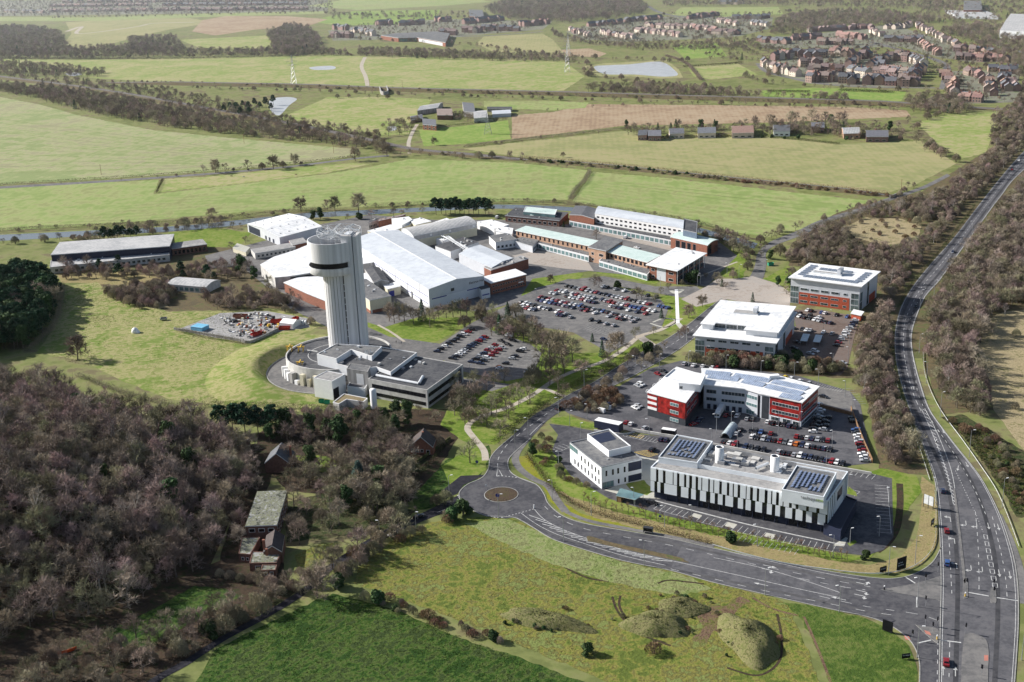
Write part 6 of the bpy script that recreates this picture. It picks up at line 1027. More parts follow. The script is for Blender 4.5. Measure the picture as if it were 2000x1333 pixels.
for px,lb in(([(1356,1003),(1371,1007),(1366,1014),(1351,1009)],'pale paved strip first from the left in the front bays'),([(1421,1020),(1440,1025),(1433,1033),(1415,1028)],'pale paved strip second from the left in the front bays'),([(1497,1041),(1515,1045),(1510,1053),(1492,1048)],'pale paved strip third from the left in the front bays'),([(1632,1062),(1652,1050),(1656,1052),(1648,1068),(1628,1066)],'pale paved corner at the right end of the front bays')):sheet('paved_strip',px,G_slab,.081,lb,'paving',1)
for px,lb in(([(1648,950),(1658,951),(1672,962),(1674,970),(1640,962)],'small lawn corner at the end of the black and white office'),([(1655,1062),(1670,1055),(1674,1060),(1660,1068)],'small lawn corner below the dark annexe')):sheet('field',px,G_lawn,.0815,lb,'lawn',1)
w_=wline([(1276,978),(1360,1000),(1480,1030),(1620,1060),(1650,1066)],3);mb=M();ribbon(mb,w_,.5,.2,0,.14);struct('pale_kerb',mb,line_m,'continuous pale kerb in front of the black and white office','kerb')
def lamp_mesh(h,arm):
 mb=M();mb.tube((0,0,0),(0,0,1.2),.16,.14,6);mb.tube((0,0,1.2),(0,0,h),.13,.07,6);mb.tube((0,0,h-.05),(arm,0,h+.1),.05,.05,5);m1=mesh('post',mb,[metal]);mb=M();mb.box((arm+.3,0,h+.03),(.95,.34,.16));return m1,mesh('lantern',mb,[white])
LM={}
LAMPS={'main road':[((1957,992),12),((1893,893),12),((1836,816),12),((1809,750),11),((1795,690),10),((1797,600),10),((1824,580),10),((1861,525),10),((1898,460),10),((1926,430),9),((1828,985),11),((1995,1290),11)],'junction corner':[((1787,1102),11),((1735,1124),11),((1791,1186),11),((1791,1285),11)],'side road':[((1101,1058),10),((1258,1106),10),((1494,1163),10),((1639,1196),10),((1155,1008),10),((1298,1030),9),((1079,978),9)],'roundabout':[((974,1012),10),((878,970),9),((1006,878),9),((813,1038),8),((742,1050),7)],'estate road':[((1032,853),9),((1091,812),9),((1141,757),9),((1241,728),9),((1256,742),7),((1288,718),7),((1341,668),8),((1113,833),7.5),((1134,856),7),((1091,912),7),((1147,818),7)],'office car park':[((1268,855),9),((1399,846),9),((1428,838),8),((1470,845),9),((1520,846),9),((1561,838),8),((1469,882),8),((1440,876),8),((1390,872),8),((1520,866),8),((1625,875),8),((1614,908),8),((1551,742),9),((1598,756),9),((1650,776),8),((1664,814),8)],'front bays':[((1351,1025),8),((1479,1068),9),((1627,1090),9),((1660,1062),6),((1717,1048),8),((1736,990),8),((1657,955),6),((1238,985),7)],'brick car park':[((1418,724),8),((1486,736),8),((1345,716),8),((1626,724),9),((1656,708),8),((1607,660),8),((1624,630),7),((1659,672),9)],'visitor car park':[((1110,624),16),((1049,590),8),((1128,606),8),((1290,566),8),((1362,560),7),((1443,545),9),((1493,535),9),((1420,535),7),((1368,556),7)],'staff car park':[((918,738),7),((1000,650),8),((972,655),7),((1072,700),8),((905,640),5)]}
for plc,ls in LAMPS.items():
 ls=sorted(ls,key=lambda t:t[0][1])
 for k,(px,h)in enumerate(ls):
  arm=1.0 if h>8.5 else .45
  if(h,arm)not in LM:LM[h,arm]=lamp_mesh(h,arm)
  p=at(*px);t=thing('street_lamp',f'slim grey street lamp, {nth(k)} from the top along the {plc}','street lamp',(p.x,p.y,.05),R.choice([math.pi,0])+R.uniform(-.4,.4),'street lamps of the '+plc);ob('post',LM[h,arm][0],t);ob('lantern',LM[h,arm][1],t)
def billboard(px0,px1,zb,zt_,label,text,size):
 a,c=at(*px0),at(*px1);u=(c-a).xy;L=u.length;u.normalize();t=thing('billboard',label,'sign',a.lerp(c,.5));mb=M();n=Vector((u.y,-u.x));q=[a.xy-n*.08,c.xy-n*.08,c.xy+n*.08,a.xy+n*.08];mb.prism(q,zb,zt_,0);part('panel',mb,blackp,t)
 for f in(.15,.85):r=a.lerp(c,f);m2=M();m2.tube((r.x,r.y,0),(r.x,r.y,zb+.3),.1,.1,5);part('post',m2,metald,t)
 if text:
  for k,line in enumerate(text):lettering(t,line,a.xy.lerp(c.xy,.1),u,zb+(zt_-zb)*(.55-.2*k),size,metalw,.11)
 return t
billboard((1751,1118),(1769,1112),.5,5.2,'largest black advertising board beside the corner verge',['Sci-Tech','Daresbury'],.62);billboard((1718,1122),(1731,1118),.5,2.6,'low black board with white lettering left of the largest one',['Daresbury'],.5);billboard((1818,1030),(1824,1025),.5,2.8,'small black board beside the red car lane',['Daresbury'],.4);billboard((1723,1232),(1743,1239),.4,4.2,'blank black board at the edge of the bright green grass',None,1);billboard((1761,1289),(1777,1287),.4,2.0,'low black board with white lettering on the bright green grass',['Daresbury'],.6)
a,c=at(1803,990),at(1822,997);t=thing('road_sign','large white direction sign seen from behind beside the main road','road sign',a.lerp(c,.5));u=(c-a).xy.normalized();n=Vector((u.y,-u.x))
for f0,f1 in((.02,.48),(.52,.98)):
 for z0,z1 in((1.6,3.6),(3.68,5.4)):
  q0,q1=a.xy.lerp(c.xy,f0),a.xy.lerp(c.xy,f1);mb=M();mb.prism([q0-n*.04,q1-n*.04,q1+n*.04,q0+n*.04],z0,z1,0);part('panel',mb,metalw,t)
for f in(0,.5,1):r=a.lerp(c,f);mb=M();mb.tube((r.x,r.y,0),(r.x,r.y,5.6),.12,.12,5);part('post',mb,metald,t)
def signal(px,lb,h=3.6):
 p=at(*px);t=thing('traffic_light',lb,'traffic light',(p.x,p.y,.05),R.uniform(0,6));mb=M();mb.tube((0,0,0),(0,0,h-.9),.07,.07,5);part('post',mb,metal,t,False,False);mb=M();mb.box((.12,0,h-1.1),(.3,.55,1.3));part('signal_head',mb,blackp,t,False,False)
for px,lb in(((1807,1140),'traffic light on the triangular corner island'),((1832,1118),'traffic light at the upper island tip'),((1808,1184),'traffic light at the side road stop line'),((1807,1222),'traffic light on the small lower island'),((1831,1226),'double traffic light at the lower island corner'),((1822,1236),'traffic light on the lower island beside the tactile paving'),((1781,1252),'traffic light on the grass corner pavement'),((1885,1238),'traffic light at the top of the bottom central island'),((1887,1150),'traffic light on the narrow island between carriageways'),((1940,1152),'upper traffic light on the southbound signal island'),((1941,1166),'lower traffic light on the southbound signal island'),((1917,1320),'white post traffic light low on the central island')):signal(px,lb)
for px,lb in(((1885,1166),'yellow topped bollard at the foot of the narrow island'),((1830,1250),'yellow bollard at the tip of the lower island'),((1043,994),'white keep left bollard at the splitter island nose'),((1727,1153),'small bollard at the tip of the triangular island'),((1829,866),'black bollard at the start of the main road reservation')):
 p=at(*px);t=thing('bollard',lb,'bollard',(p.x,p.y,.2));mb=M();mb.tube((0,0,0),(0,0,1.1),.24,.2,8,0,True);part('base',mb,yellow if 'yellow' in lb else white if 'white' in lb else blackp,t,False,False);mb=M();mb.tube((0,0,1.1),(0,0,1.5),.22,.22,8,0,True);part('reflector',mb,white,t,False,False)
def signpost(px,lb,col,w_=1.0,h=2.8):
 p=at(*px);t=thing('road_sign',lb,'road sign',(p.x,p.y,0),-.3);mb=M();mb.tube((0,0,0),(0,0,h),.06,.06,5);part('post',mb,metal,t,False,False);mb=M();mb.tube((0,-.08,h-.5),(0,-.12,h-.5),w_/2,w_/2,12,0,True);mb.tube((0,-.12,h-.5),(0,-.08,h-.5),w_/2,w_/2,12,0,True);part('sign_plate',mb,col,t,False,False)
signpost((972,978),'blue roundabout arrow sign on the planted island',blue,1.6);signpost((932,912),'blue sign at the end of the long footpath',blue,1.4);signpost((950,958),'small white sign at the left of the planted island',white,.8);signpost((1289,1022),'pair of blue bus stop signs near the shelter',blue,1.0,3.4);signpost((1100,1045),'small sign on the hatched splitter',white,.7)
p=at(1266,1042);t=thing('bus_shelter','dark glazed bus shelter on the mossy verge','bus shelter',p,math.radians(-22));mb=M();mb.box((0,0,2.35),(3.6,1.7,.15));part('roof',mb,metald,t,False,False);mb=M();mb.box((0,.7,.3),(3.4,.06,1.9));part('back_pane',mb,glassb,t,False,False)
for x in(-1.7,1.7):mb=M();mb.box((x,.05,.3),(.06,1.3,1.9));part('side_pane',mb,glasst,t,False,False)
for x in(-1.7,1.7):
 for y in(-.7,.7):mb=M();mb.tube((x,y,0),(x,y,2.4),.06,.06,5);part('post',mb,metald,t,False,False)
def barrier(px,lb,h=.7):
 w_=wline(px,6);t=thing('crash_barrier',lb,'crash barrier',w_[0]);mb=M()
 for a,c in zip(w_,w_[1:]):mb.quad((a.x,a.y,h-.32),(c.x,c.y,h-.32),(c.x,c.y,h),(a.x,a.y,h));mb.quad((a.x,a.y-.12,h),(c.x,c.y-.12,h),(c.x,c.y,h+.01),(a.x,a.y,h+.01))
 part('rail',mb,metalw,t)
 q=resample(w_,int(wlen(w_)/4)+2)
 mb=M()
 for r in q:mb.tube((r.x,r.y+.1,0),(r.x,r.y+.1,h-.05),.07,.07,4)
 part('posts',mb,metal,t)
barrier([(1392,1066),(1450,1083),(1530,1102),(1620,1115),(1700,1123),(1760,1117),(1800,1098),(1824,1065),(1828,1010),(1826,960)],'silver crash barrier curving round the straw verge');barrier([(1750,745),(1762,785),(1782,840),(1800,890),(1816,940)],'silver crash barrier left of the main road');barrier([(1803,690),(1806,730),(1822,775),(1845,815),(1880,862),(1915,912),(1945,958),(1968,1010),(1990,1070)],'pale barrier along the right verge of the main road')
def wallrun(px,h,mt,lb,name='fence',th=.3,z0=0):
 w_=resample(wline(px,4),max(3,len(px)*4));mb=M()
 for a,c in zip(w_,w_[1:]):
  d=(c-a).normalized();q=Vector((-d.y,d.x,0))*th/2;mb.prism([(a-q).xy,(c-q).xy,(c+q).xy,(a+q).xy],z0,h,0)
 o=struct(name,mb,mt,lb,name.replace('_',' '));o['kind']='thing';return o
wallrun([(1662,800),(1680,850),(1704,905)],1.8,wood_m,'timber fence along the right edge of the office car park');wallrun([(1602,796),(1640,806),(1664,812)],1.6,wood_m,'timber fence above the shaded end of the office car park');wallrun([(1236,842),(1330,858),(1400,872),(1560,903),(1702,928)],1.2,conc2,'low pale retaining wall behind the black and white office','boundary_wall',.5);wallrun([(1160,842),(1215,850),(1240,845)],.8,conc2,'low wall beside the long trailer','boundary_wall',.4)
wallrun([(640,795),(640,795),(1000,790)],.01,wood_m,'x')if 0 else None
wallrun([(1738,388),(1760,380)],2.2,concd,'dark bridge parapet on the canal lane','bridge_parapet',.6);wallrun([(815,905),(850,880),(880,858)],1.4,hd,'dark garden fence beside the lodge');wallrun([(730,268),(760,258)],.01,wood_m,'y')if 0 else None
wallrun([(340,645),(400,655),(470,668),(485,672),(515,660),(545,645)],1.6,concd,'dark wall around the scrap yard','boundary_wall',.3)
wallrun([(90,1255+20),(120,1278),(150,1268)],1.0,orange,'orange safety netting at the lower left wood edge','netting',.1);wallrun([(742,176),(746,186),(758,184),(755,174)],4.5,concd,'dark railway underbridge beside the long field','underbridge',1.2)
sheet('yard',[(345,645),(430,612),(520,608),(600,622),(605,640),(545,648),(485,670),(420,660)],G_paveG,.055,'concrete floor of the scrap yard','yard',1)
mb=M();ms=[white,conc2,metal,metald,brick,concd,red_m,yellow,cream,wood_m];ypoly=PX([(432,622),(505,612),(590,628),(540,645),(480,664),(440,648)])
for k in range(420):
 x,y=R.uniform(430,595),R.uniform(612,664);p=at(x,y)
 if inside(p,ypoly):mb.box((p.x,p.y,R.choice([0,0,.5])),(R.uniform(.4,1.9),R.uniform(.4,1.6),R.uniform(.3,1.6)),R.random()*3,R.choice([0,0,0,1,1,2,2,3,3,4,5,5,6,7,8,9]))
struct('scrap_heap',mb,ms,'jumbled white, grey and red scrap heap in the yard','scrap heap',None,'stuff')
def skip_(px,d,rz,mt,lb,nm='skip'):
 p=at(*px);t=thing(nm,lb,nm.replace('_',' '),p,rz);mb=M();w_,l,h=d[1]/2,d[0]/2,d[2]
 for a,c in(((-l,-w_),(l,-w_)),((l,-w_),(l,w_)),((l,w_),(-l,w_)),((-l,w_),(-l,-w_))):mb.quad((*a,.1),(*c,.1),(c[0]*1.06,c[1]*1.1,h),(a[0]*1.06,a[1]*1.1,h));mb.quad((a[0]*.95,a[1]*.95,h*.6),(c[0]*.95,c[1]*.95,h*.6),(c[0]*1.0,c[1]*1.03,h),(a[0]*1.0,a[1]*1.03,h))
 part('shell',mb,mt,t,False,False);mb=M();mb.quad((-l*.95,-w_*.95,h*.6),(l*.95,-w_*.95,h*.6),(l*.95,w_*.95,h*.6),(-l*.95,w_*.95,h*.6));part('contents',mb,brickr,t,False,False)
skip_((541,633),(6.5,2.6,2.6),-.15,red_m,'long red skip at the back of the concrete bay');skip_((556,644),(6,2.6,1.8),-.1,red_m,'open red skip inside the concrete bay');skip_((501,656),(6,2.4,2.0),.75,redtile,'faded pink red container at the front of the scrap yard','container');skip_((470,622),(8,2.6,2.4),-.2,brick,'rusty brown container behind the scrap heap','container');skip_((578,628),(3,2.5,2.6),1.0,red_m,'small red container beside the silver tanks','container');skip_((628,787),(2.4,1.5,1.8),-.1,green_m,'left green waste container at the laboratory','waste_container');skip_((639,789),(2.4,1.5,1.8),-.1,green_m,'right green waste container at the laboratory','waste_container');skip_((1505,519),(3.4,2,2),.2,green_m,'green container on the lawn by the canal lane','container')
b=B('tent','white gabled tent behind the long red skip','tent',sq((546,631),(572,634),(574,624),2.6));b.wall(0,2.4,white);b.gable(b.p,2.4,4,white,white,.1)
b=B('blue_shed','pale blue flat shed at the left tip of the scrap yard','shed',sq((372,639),(394,642),(397,634),2));b.wall(0,2.2,skyblue);b.roof(2.2,skyblue,.1,.1)
mb=M();p=at(589,634)
for k in range(6):mb.lathe((p.x-4+1.7*k,p.y+R.uniform(-1,1),0),[(.9,0),(.9,2.2),(.3,2.7),(.02,2.7)],10)
t=thing('tank_group','cluster of silver tanks right of the scrap heap','tank',p);part('tanks',mb,metalw,t,True)
p=at(264,650);t=thing('covered_boat','white shrink wrapped object standing alone on the meadow','covered object',p);mb=M();mb.lathe(p,[(1.9,0),(2.1,.8),(1.7,2.0),(.9,2.8),(.05,3.1)],14);part('cover',mb,white,t,True);mb=M();mb.lathe((p.x+1.4,p.y-.3,0),[(1.6,0),(1.5,.7),(.8,1.4),(.05,1.6)],12);part('cover_tail',mb,white,t,True)
p=at(320,626);t=thing('trailer','small grey trailer on the meadow near the scrub','trailer',p,.2);mb=M();mb.box((0,0,.5),(4,1.7,1.0));part('body',mb,metal,t,False,False);mb=M();mb.box((0,0,1.5),(3.2,1.5,.4));part('cover',mb,metald,t,False,False)
def person(px,lb,top):
 p=at(*px);t=thing('person',lb,'person',(p.x,p.y,.07),R.random()*6);me=bpy.data.meshes.new('body');V=[(0,0,.95),(0,0,1.2),(0,0,1.42),(0,0,1.52),(0,0,1.66),(.19,0,1.4),(.25,.05,1.12),(.24,.16,.9),(-.19,0,1.4),(-.25,-.03,1.12),(-.24,.05,.88),(.1,.0,.9),(.11,.14,.5),(.11,.1,.05),(-.1,0,.9),(-.11,-.06,.5),(-.11,-.2,.07),(.11,.24,.03),(-.11,-.06,.03)]
 Ed=[(0,1),(1,2),(2,3),(3,4),(2,5),(5,6),(6,7),(2,8),(8,9),(9,10),(0,11),(11,12),(12,13),(0,14),(14,15),(15,16),(13,17),(16,18)]
 me.from_pydata(V,Ed,[]);me.materials.append(top);o=ob('body',me,t);o.modifiers.new('Skin','SKIN');rad=[.15,.15,.17,.06,.11,.07,.05,.04,.07,.05,.04,.1,.07,.05,.1,.07,.05,.04,.04]
 for v,r in zip(me.skin_vertices[0].data,rad):v.radius=(r,r*.85)
 me.skin_vertices[0].data[0].use_root=True;o.modifiers.new('Sub','SUBSURF').levels=1
person((774,671),'person in dark clothes walking on the left beside the tower',blackp);person((784,673),'person in dark clothes walking on the right beside the tower',navy)
def pylon(px,h,lb):
 p=at(*px);t=thing('electricity_pylon',lb,'pylon',p);mb=M();wd=lambda z:3.6*(1-z/h)**1.3+.45;zs=[h*f for f in(0,.18,.34,.48,.6,.7,.79,.87,.94,1)];r=.16
 for z0,z1 in zip(zs,zs[1:]):
  a,c=wd(z0),wd(z1);C0=[(x*a,y*a,z0)for x,y in((-1,-1),(1,-1),(1,1),(-1,1))];C1_=[(x*c,y*c,z1)for x,y in((-1,-1),(1,-1),(1,1),(-1,1))]
  for i in range(4):mb.tube(C0[i],C1_[i],r,r,4);mb.tube(C0[i],C1_[(i+1)%4],r*.6,r*.6,3);mb.tube(C0[(i+1)%4],C1_[i],r*.6,r*.6,3)
 part('lattice',mb,metal,t,False,False)
 for z,L in((h*.66,6),(h*.78,7.5),(h*.9,5.5)):
  mb=M()
  for s_ in(-1,1):mb.tube((0,0,z+1.2),(s_*L,0,z),r*.8,r*.8,4);mb.tube((0,0,z-.3),(s_*L,0,z),r*.8,r*.8,4);mb.tube((s_*L,0,z),(s_*L,0,z-2),.12,.12,4)
  part('cross_arm',mb,metal,t,False,False)
pylon((574,166),42,'tall lattice pylon standing in the long field on the left');pylon((1108,142),42,'lattice pylon beside the silvery pond');pylon((1110,112),38,'farther lattice pylon behind the bare earth patch');pylon((953,262),22,'slim pole like pylon on the vivid farm field')
for px,lb in(((198,342),'lone telegraph pole in the left field lane hedge'),((477,281),'telegraph pole at the edge of the left woods'),((652,300),'telegraph pole near the field corner'),((722,170),'telegraph pole beside the muddy track'),((1760,375),'telegraph pole by the bridge parapet'),((786,172),'signal pole on the railway bank')):
 p=at(*px);t=thing('telegraph_pole',lb,'telegraph pole',p);mb=M();mb.tube((0,0,0),(0,0,10),.2,.16,5);part('pole',mb,wood_m,t,False,False);mb=M();mb.tube((-1,0,9.4),(1,0,9.4),.09,.09,4);part('cross_bar',mb,wood_m,t,False,False)
for px,lb in(((452,346),'dark horse grazing on the left of the paddock'),((476,348),'grey horse grazing in the middle of the paddock'),((578,343),'dark horse standing at the right of the paddock')):
 p=at(*px);t=thing('horse',lb,'horse',p,R.uniform(-.5,.5));me=bpy.data.meshes.new('body');V=[(-.7,0,1.3),(0,0,1.2),(.6,0,1.3),(.95,0,1.45),(1.35,0,.95),(1.6,0,.55),(-.75,.18,.95),(-.68,.18,.8),(-.85,.18,.5),(-.8,.18,.04),(-.75,-.18,.95),(-.62,-.18,.8),(-.75,-.18,.5),(-.7,-.18,.04),(.6,.16,.9),(.62,.16,.5),(.6,.16,.04),(.6,-.16,.9),(.7,-.16,.5),(.66,-.16,.04),(-1.05,0,1.2),(-1.15,0,.7)]
 Ed=[(0,1),(1,2),(2,3),(3,4),(4,5),(0,6),(6,7),(7,8),(8,9),(0,10),(10,11),(11,12),(12,13),(2,14),(14,15),(15,16),(2,17),(17,18),(18,19),(0,20),(20,21)]
 me.from_pydata(V,Ed,[]);me.materials.append(brickd if 'dark' in lb else metal);o=ob('body',me,t);o.modifiers.new('Skin','SKIN');rad=[.3,.33,.3,.2,.15,.1]+[.16,.12,.07,.06]*2+[.14,.07,.06]*2+[.06,.05]
 for v,r in zip(me.skin_vertices[0].data,rad):v.radius=(r*.8,r)
 me.skin_vertices[0].data[1].use_root=True;o.modifiers.new('Sub','SUBSURF').levels=1
def limb(mb,p,d,L,r,lev,mx,tips,rr,n=3):
 q=p;k=2 if lev<2 else 1
 for i in range(k):
  dd=(d+Vector((rr.gauss(0,.14),rr.gauss(0,.14),rr.gauss(.05,.1)))).normalized();e=q+dd*L/k;mb.tube(q,e,r*(1-.35*i/k),r*(1-.35*(i+1)/k),4 if lev==1 else 3);tips.append((q,e,dd,lev));q=e;d=dd
 if lev>=mx:return
 for i in range(n):
  a=d.orthogonal().normalized();t=6.283*(i+rr.random()*.8)/n;a=a*math.cos(t)+d.cross(a)*math.sin(t);f=rr.uniform(.35,1.1)
  limb(mb,q-d*L*rr.uniform(0,.6),(d+a*f+Vector((0,0,.08))).normalized(),L*rr.uniform(.6,.85),r*.55,lev+1,mx,tips,rr,n)
def bare(seed,h=12.0,first=.22,fan=.75,twn=24,twl=1.5,tww=.09,upright=.35,nl=7,mx=2):
 rr=random.Random(seed);tm=M();cm=M();tips=[];q=Vector((0,0,-.3));t0=Vector((rr.uniform(-.2,.2),rr.uniform(-.2,.2),h*first));r=h*.019
 tm.tube(q,t0,r*1.25,r,7);top=t0+Vector((rr.uniform(-.6,.6),rr.uniform(-.6,.6),h*.38));tm.tube(t0,top,r,r*.45,6)
 for i in range(nl):
  f=i/(nl-1)if nl>1 else 1;p=t0.lerp(top,f);a=2.4*i+rr.random();el=.22+.75*f+rr.uniform(-.15,.15);d=Vector((math.cos(a)*fan,math.sin(a)*fan,el*1.25)).normalized();limb(tm,p,d,h*rr.uniform(.20,.29)*(1.1-.25*f),r*.5,1,mx+1,tips,rr)
 for p,q,d,lev in tips:
  for _ in range(twn if lev>mx else twn//2 if lev==mx else twn//4):
   s_=p.lerp(q,rr.uniform(.1,1.05));v=(d*.55+Vector((rr.gauss(0,.65),rr.gauss(0,.65),rr.gauss(upright,.5)))).normalized();L=twl*rr.uniform(.45,1.6);a=v.cross(Vector((rr.gauss(0,1),rr.gauss(0,1),rr.gauss(0,1)))).normalized()*tww*rr.uniform(.5,1.3);cm.tri(s_-a,s_+a,s_+v*L)
 return tm,cm
def shrubby(seed,h=7.0,w_=3.2,n=1300,tww=.075,stems=9):
 rr=random.Random(seed);tm=M();cm=M()
 for i in range(stems):
  a=rr.random()*6.28;e=Vector((math.cos(a)*w_*rr.uniform(.2,.7),math.sin(a)*w_*rr.uniform(.2,.7),h*rr.uniform(.55,.8)));b=Vector((e.x*.15,e.y*.15,-.2));m_=b.lerp(e,.5)+Vector((0,0,h*.06));tm.tube(b,m_,.10,.07,4);tm.tube(m_,e,.07,.03,3)
 for _ in range(n):
  a=rr.random()*6.28;r=w_*rr.random()**.55;z=h*(1-(r/w_)**2*.55)*(.18+.72*rr.random()**.55);p=Vector((math.cos(a)*r,math.sin(a)*r,z));v=Vector((math.cos(a)*.5*r/w_+rr.gauss(0,.45),math.sin(a)*.5*r/w_+rr.gauss(0,.45),1.0+rr.gauss(0,.3))).normalized();L=h*rr.uniform(.09,.2);s_=v.cross(Vector((rr.gauss(0,1),rr.gauss(0,1),.2))).normalized()*tww*rr.uniform(.6,1.4);cm.tri(p-s_,p+s_,p+v*L)
 return tm,cm
def pine(seed,h=14.0):
 rr=random.Random(seed);tm=M();cm=M();top=Vector((rr.uniform(-.5,.5),rr.uniform(-.5,.5),h*.9));tm.tube((0,0,-.3),top,.26,.08,6)
 for i in range(13):
  f=.42+.55*i/12;a=2.4*i;L=h*.24*(1.15-f)+.8;p=Vector((top.x*f,top.y*f,h*.92*f));e=p+Vector((math.cos(a)*L,math.sin(a)*L,L*.22));tm.tube(p,e,.08,.04,3);cm.blob(e,L*.55+.45,95,.62,0,.62)
 cm.blob(top+Vector((0,0,.3)),h*.085,90,.6,0,.9);return tm,cm
def conifer(seed,h=12.0,w_=2.6,n=1500,size=.5):
 rr=random.Random(seed);tm=M();cm=M();tm.tube((0,0,-.3),(0,0,h*.95),.22,.04,6)
 for _ in range(n):
  f=rr.random()**1.3;r=w_*(1-f)**.8*(.35+.65*rr.random()**.4)*(1+.18*math.sin(f*42));a=rr.random()*6.28;z=h*(.05+.95*f);p=Vector((math.cos(a)*r,math.sin(a)*r,z));v=Vector((math.cos(a),math.sin(a),rr.gauss(-.15,.35))).normalized();b=v.cross(Vector((rr.gauss(0,.4),rr.gauss(0,.4),1))).normalized();s_=size*rr.uniform(.5,1.3);cm.tri(p-b*s_*.5,p+b*s_*.5,p+v*s_+Vector((0,0,-.1)))
 return tm,cm
def evergreen(seed,h=10.0,w_=3.4):
 rr=random.Random(seed);tm=M();cm=M();tm.tube((0,0,-.3),(0,0,h*.6),.3,.15,6)
 for i in range(15):
  a=rr.random()*6.28;f=rr.random();r=w_*.62*math.sqrt(rr.random())*(1-.45*f);c=Vector((math.cos(a)*r,math.sin(a)*r,h*(.2+.66*f)));tm.tube((0,0,h*.15),c,.08,.03,3);cm.blob(c,w_*.42,120,.55,0,.9)
 return tm,cm
ARCH={'pink':[bare(s,12,.22,.72,13,1.5,.062,.40)for s in(1,2,3)],'olive':[bare(s,12,.20,.85,13,1.45,.062,.3)for s in(11,12)],'brown':[bare(s,12,.18,.82,13,1.5,.062,.3)for s in(21,22)],'oak':[bare(s,13,.18,.95,30,1.5,.06,.3,11)for s in(31,32,33)],'dome':[bare(s,13,.16,1.0,24,1.35,.055,.35,10)for s in(35,36)],'birch':[bare(s,13,.3,.42,10,1.5,.055,.1,8)for s in(41,42)],'scrub':[shrubby(s)for s in(51,52,53)],'scrubp':[shrubby(s,8,3.0,1300,.07)for s in(54,55)],'scrubo':[shrubby(s,7,3.4,1300,.08)for s in(56,57)],'rust':[shrubby(s,3.0,1.9,700,.07)for s in(61,62)],'bushg':[evergreen(s,4,2.4)for s in(65,66)],'pine':[pine(s)for s in(71,72,73)],'conif':[conifer(s)for s in(81,82)],'cyp':[conifer(83,12,2.4,1500,.5)],'bluec':[conifer(85,13,4.2,1700,.7)],'ever':[evergreen(s)for s in(91,92,93)],'sapl':[bare(s,5,.3,.45,8,.7,.05,.3,5,1)for s in(95,96)],'twig':[bare(s,10,.32,.6,11,1.2,.045,.35,8)for s in(97,98,99)]}
TM={'dome':(bark,tw_olive),'pink':(bark,tw_pink),'olive':(bark,tw_olive),'brown':(bark,tw_brown),'oak':(bark,tw_brown),'birch':(birchb,tw_pink),'scrub':(bark,tw_brown),'scrubp':(bark,tw_pink),'scrubo':(bark,tw_olive),'rust':(bark,tw_rust),'bushg':(bark,lf),'pine':(bark,nd),'conif':(bark,nd),'cyp':(bark,nd),'bluec':(bark,ndb),'ever':(bark,lf),'sapl':(bark,tw_rust),'twig':(bark,tw_olive)}
BH={'dome':13,'pink':12,'olive':12,'brown':12,'oak':13,'birch':13,'scrub':7,'scrubp':8,'scrubo':7,'rust':3,'bushg':4,'pine':14,'conif':12,'cyp':12,'bluec':13,'ever':10,'sapl':5,'twig':10}
TMESH={}
for k,vs in ARCH.items():
 for i,(a,b)in enumerate(vs):TMESH[k,i]=(mesh('trunk',a,TM[k][0],True),mesh('crown',b,TM[k][1]))
NAME={'dome':'spreading_tree','pink':'bare_tree','olive':'bare_tree','brown':'bare_tree','oak':'spreading_tree','birch':'birch_tree','scrub':'thicket_tree','scrubp':'thicket_tree','scrubo':'thicket_tree','rust':'shrub','bushg':'evergreen_shrub','pine':'pine_tree','conif':'conifer_tree','cyp':'conifer_tree','bluec':'conifer_tree','ever':'evergreen_tree','sapl':'sapling_tree','twig':'young_tree'}
CATN=lambda k:'shrub' if k in('rust','bushg')else 'tree'
def tree(k,p,h,label,group=None,rz=None):
 i=R.randrange(len(ARCH[k]));t=thing(NAME[k],label,CATN(k),p,R.random()*6.28 if rz is None else rz,group);s=h/BH[k];w_=s*R.uniform(.9,1.12);t.scale=(w_,w_,s)
 ob('trunk',TMESH[k,i][0],t);ob('crown',TMESH[k,i][1],t);return t
POOL=[]
def scat(px,step,kinds,hr,wood,always=False,seed=None):
 poly=[p.xy for p in PX(px)];x0=min(p.x for p in poly);x1=max(p.x for p in poly);y0=min(p.y for p in poly);y1=max(p.y for p in poly);rr=random.Random(seed or len(POOL)+5);y=y0;row=0
 while y<y1:
  x=x0+(step/2 if row%2 else 0)
  while x<x1:
   q=(x+rr.uniform(-.45,.45)*step,y+rr.uniform(-.45,.45)*step);x+=step
   if not inside(q,poly):continue
   u=proj((q[0],q[1],4))
   if not(-90<u[0]<2090 and-40<u[1]<1460):continue
   k=rr.choices([a for a,b in kinds],[b for a,b in kinds])[0];POOL.append((Vector((q[0],q[1],hz(*q))),k,rr.uniform(*hr)*(.62 if k in('scrub','scrubp','scrubo')and hr[1]>8 else 1),wood,always))
  y+=step*.87;row+=1
HP=[(-420,760),(-150,738),(0,746),(130,776),(240,814),(400,848),(500,884),(466,930),(455,1000),(436,1055),(405,1105),(372,1130),(215,1205),(60,1235),(-90,1320),(-420,1480)]
scat(HP,6.6,[('pink',6),('olive',2),('brown',1.5),('birch',.8),('ever',.12),('oak',.3),('dome',.9)],(7,16),'hill')
scat([(-120,560),(60,548),(108,575),(108,620),(82,662),(30,692),(-120,720)],6.0,[('pine',5),('ever',1.5),('brown',.8)],(13,19),'pinewood')
scat([(190,578),(260,563),(330,552),(345,580),(325,604),(280,606),(235,592)],4.6,[('scrub',4),('scrubp',3),('brown',1.5)],(6,12),'meadow thicket')
scat([(110,520),(160,525),(330,530),(480,512),(500,540),(420,552),(300,548),(130,548)],7.0,[('scrubp',4),('pink',3),('pine',.5),('scrub',2)],(6,11),'long laboratory thicket')
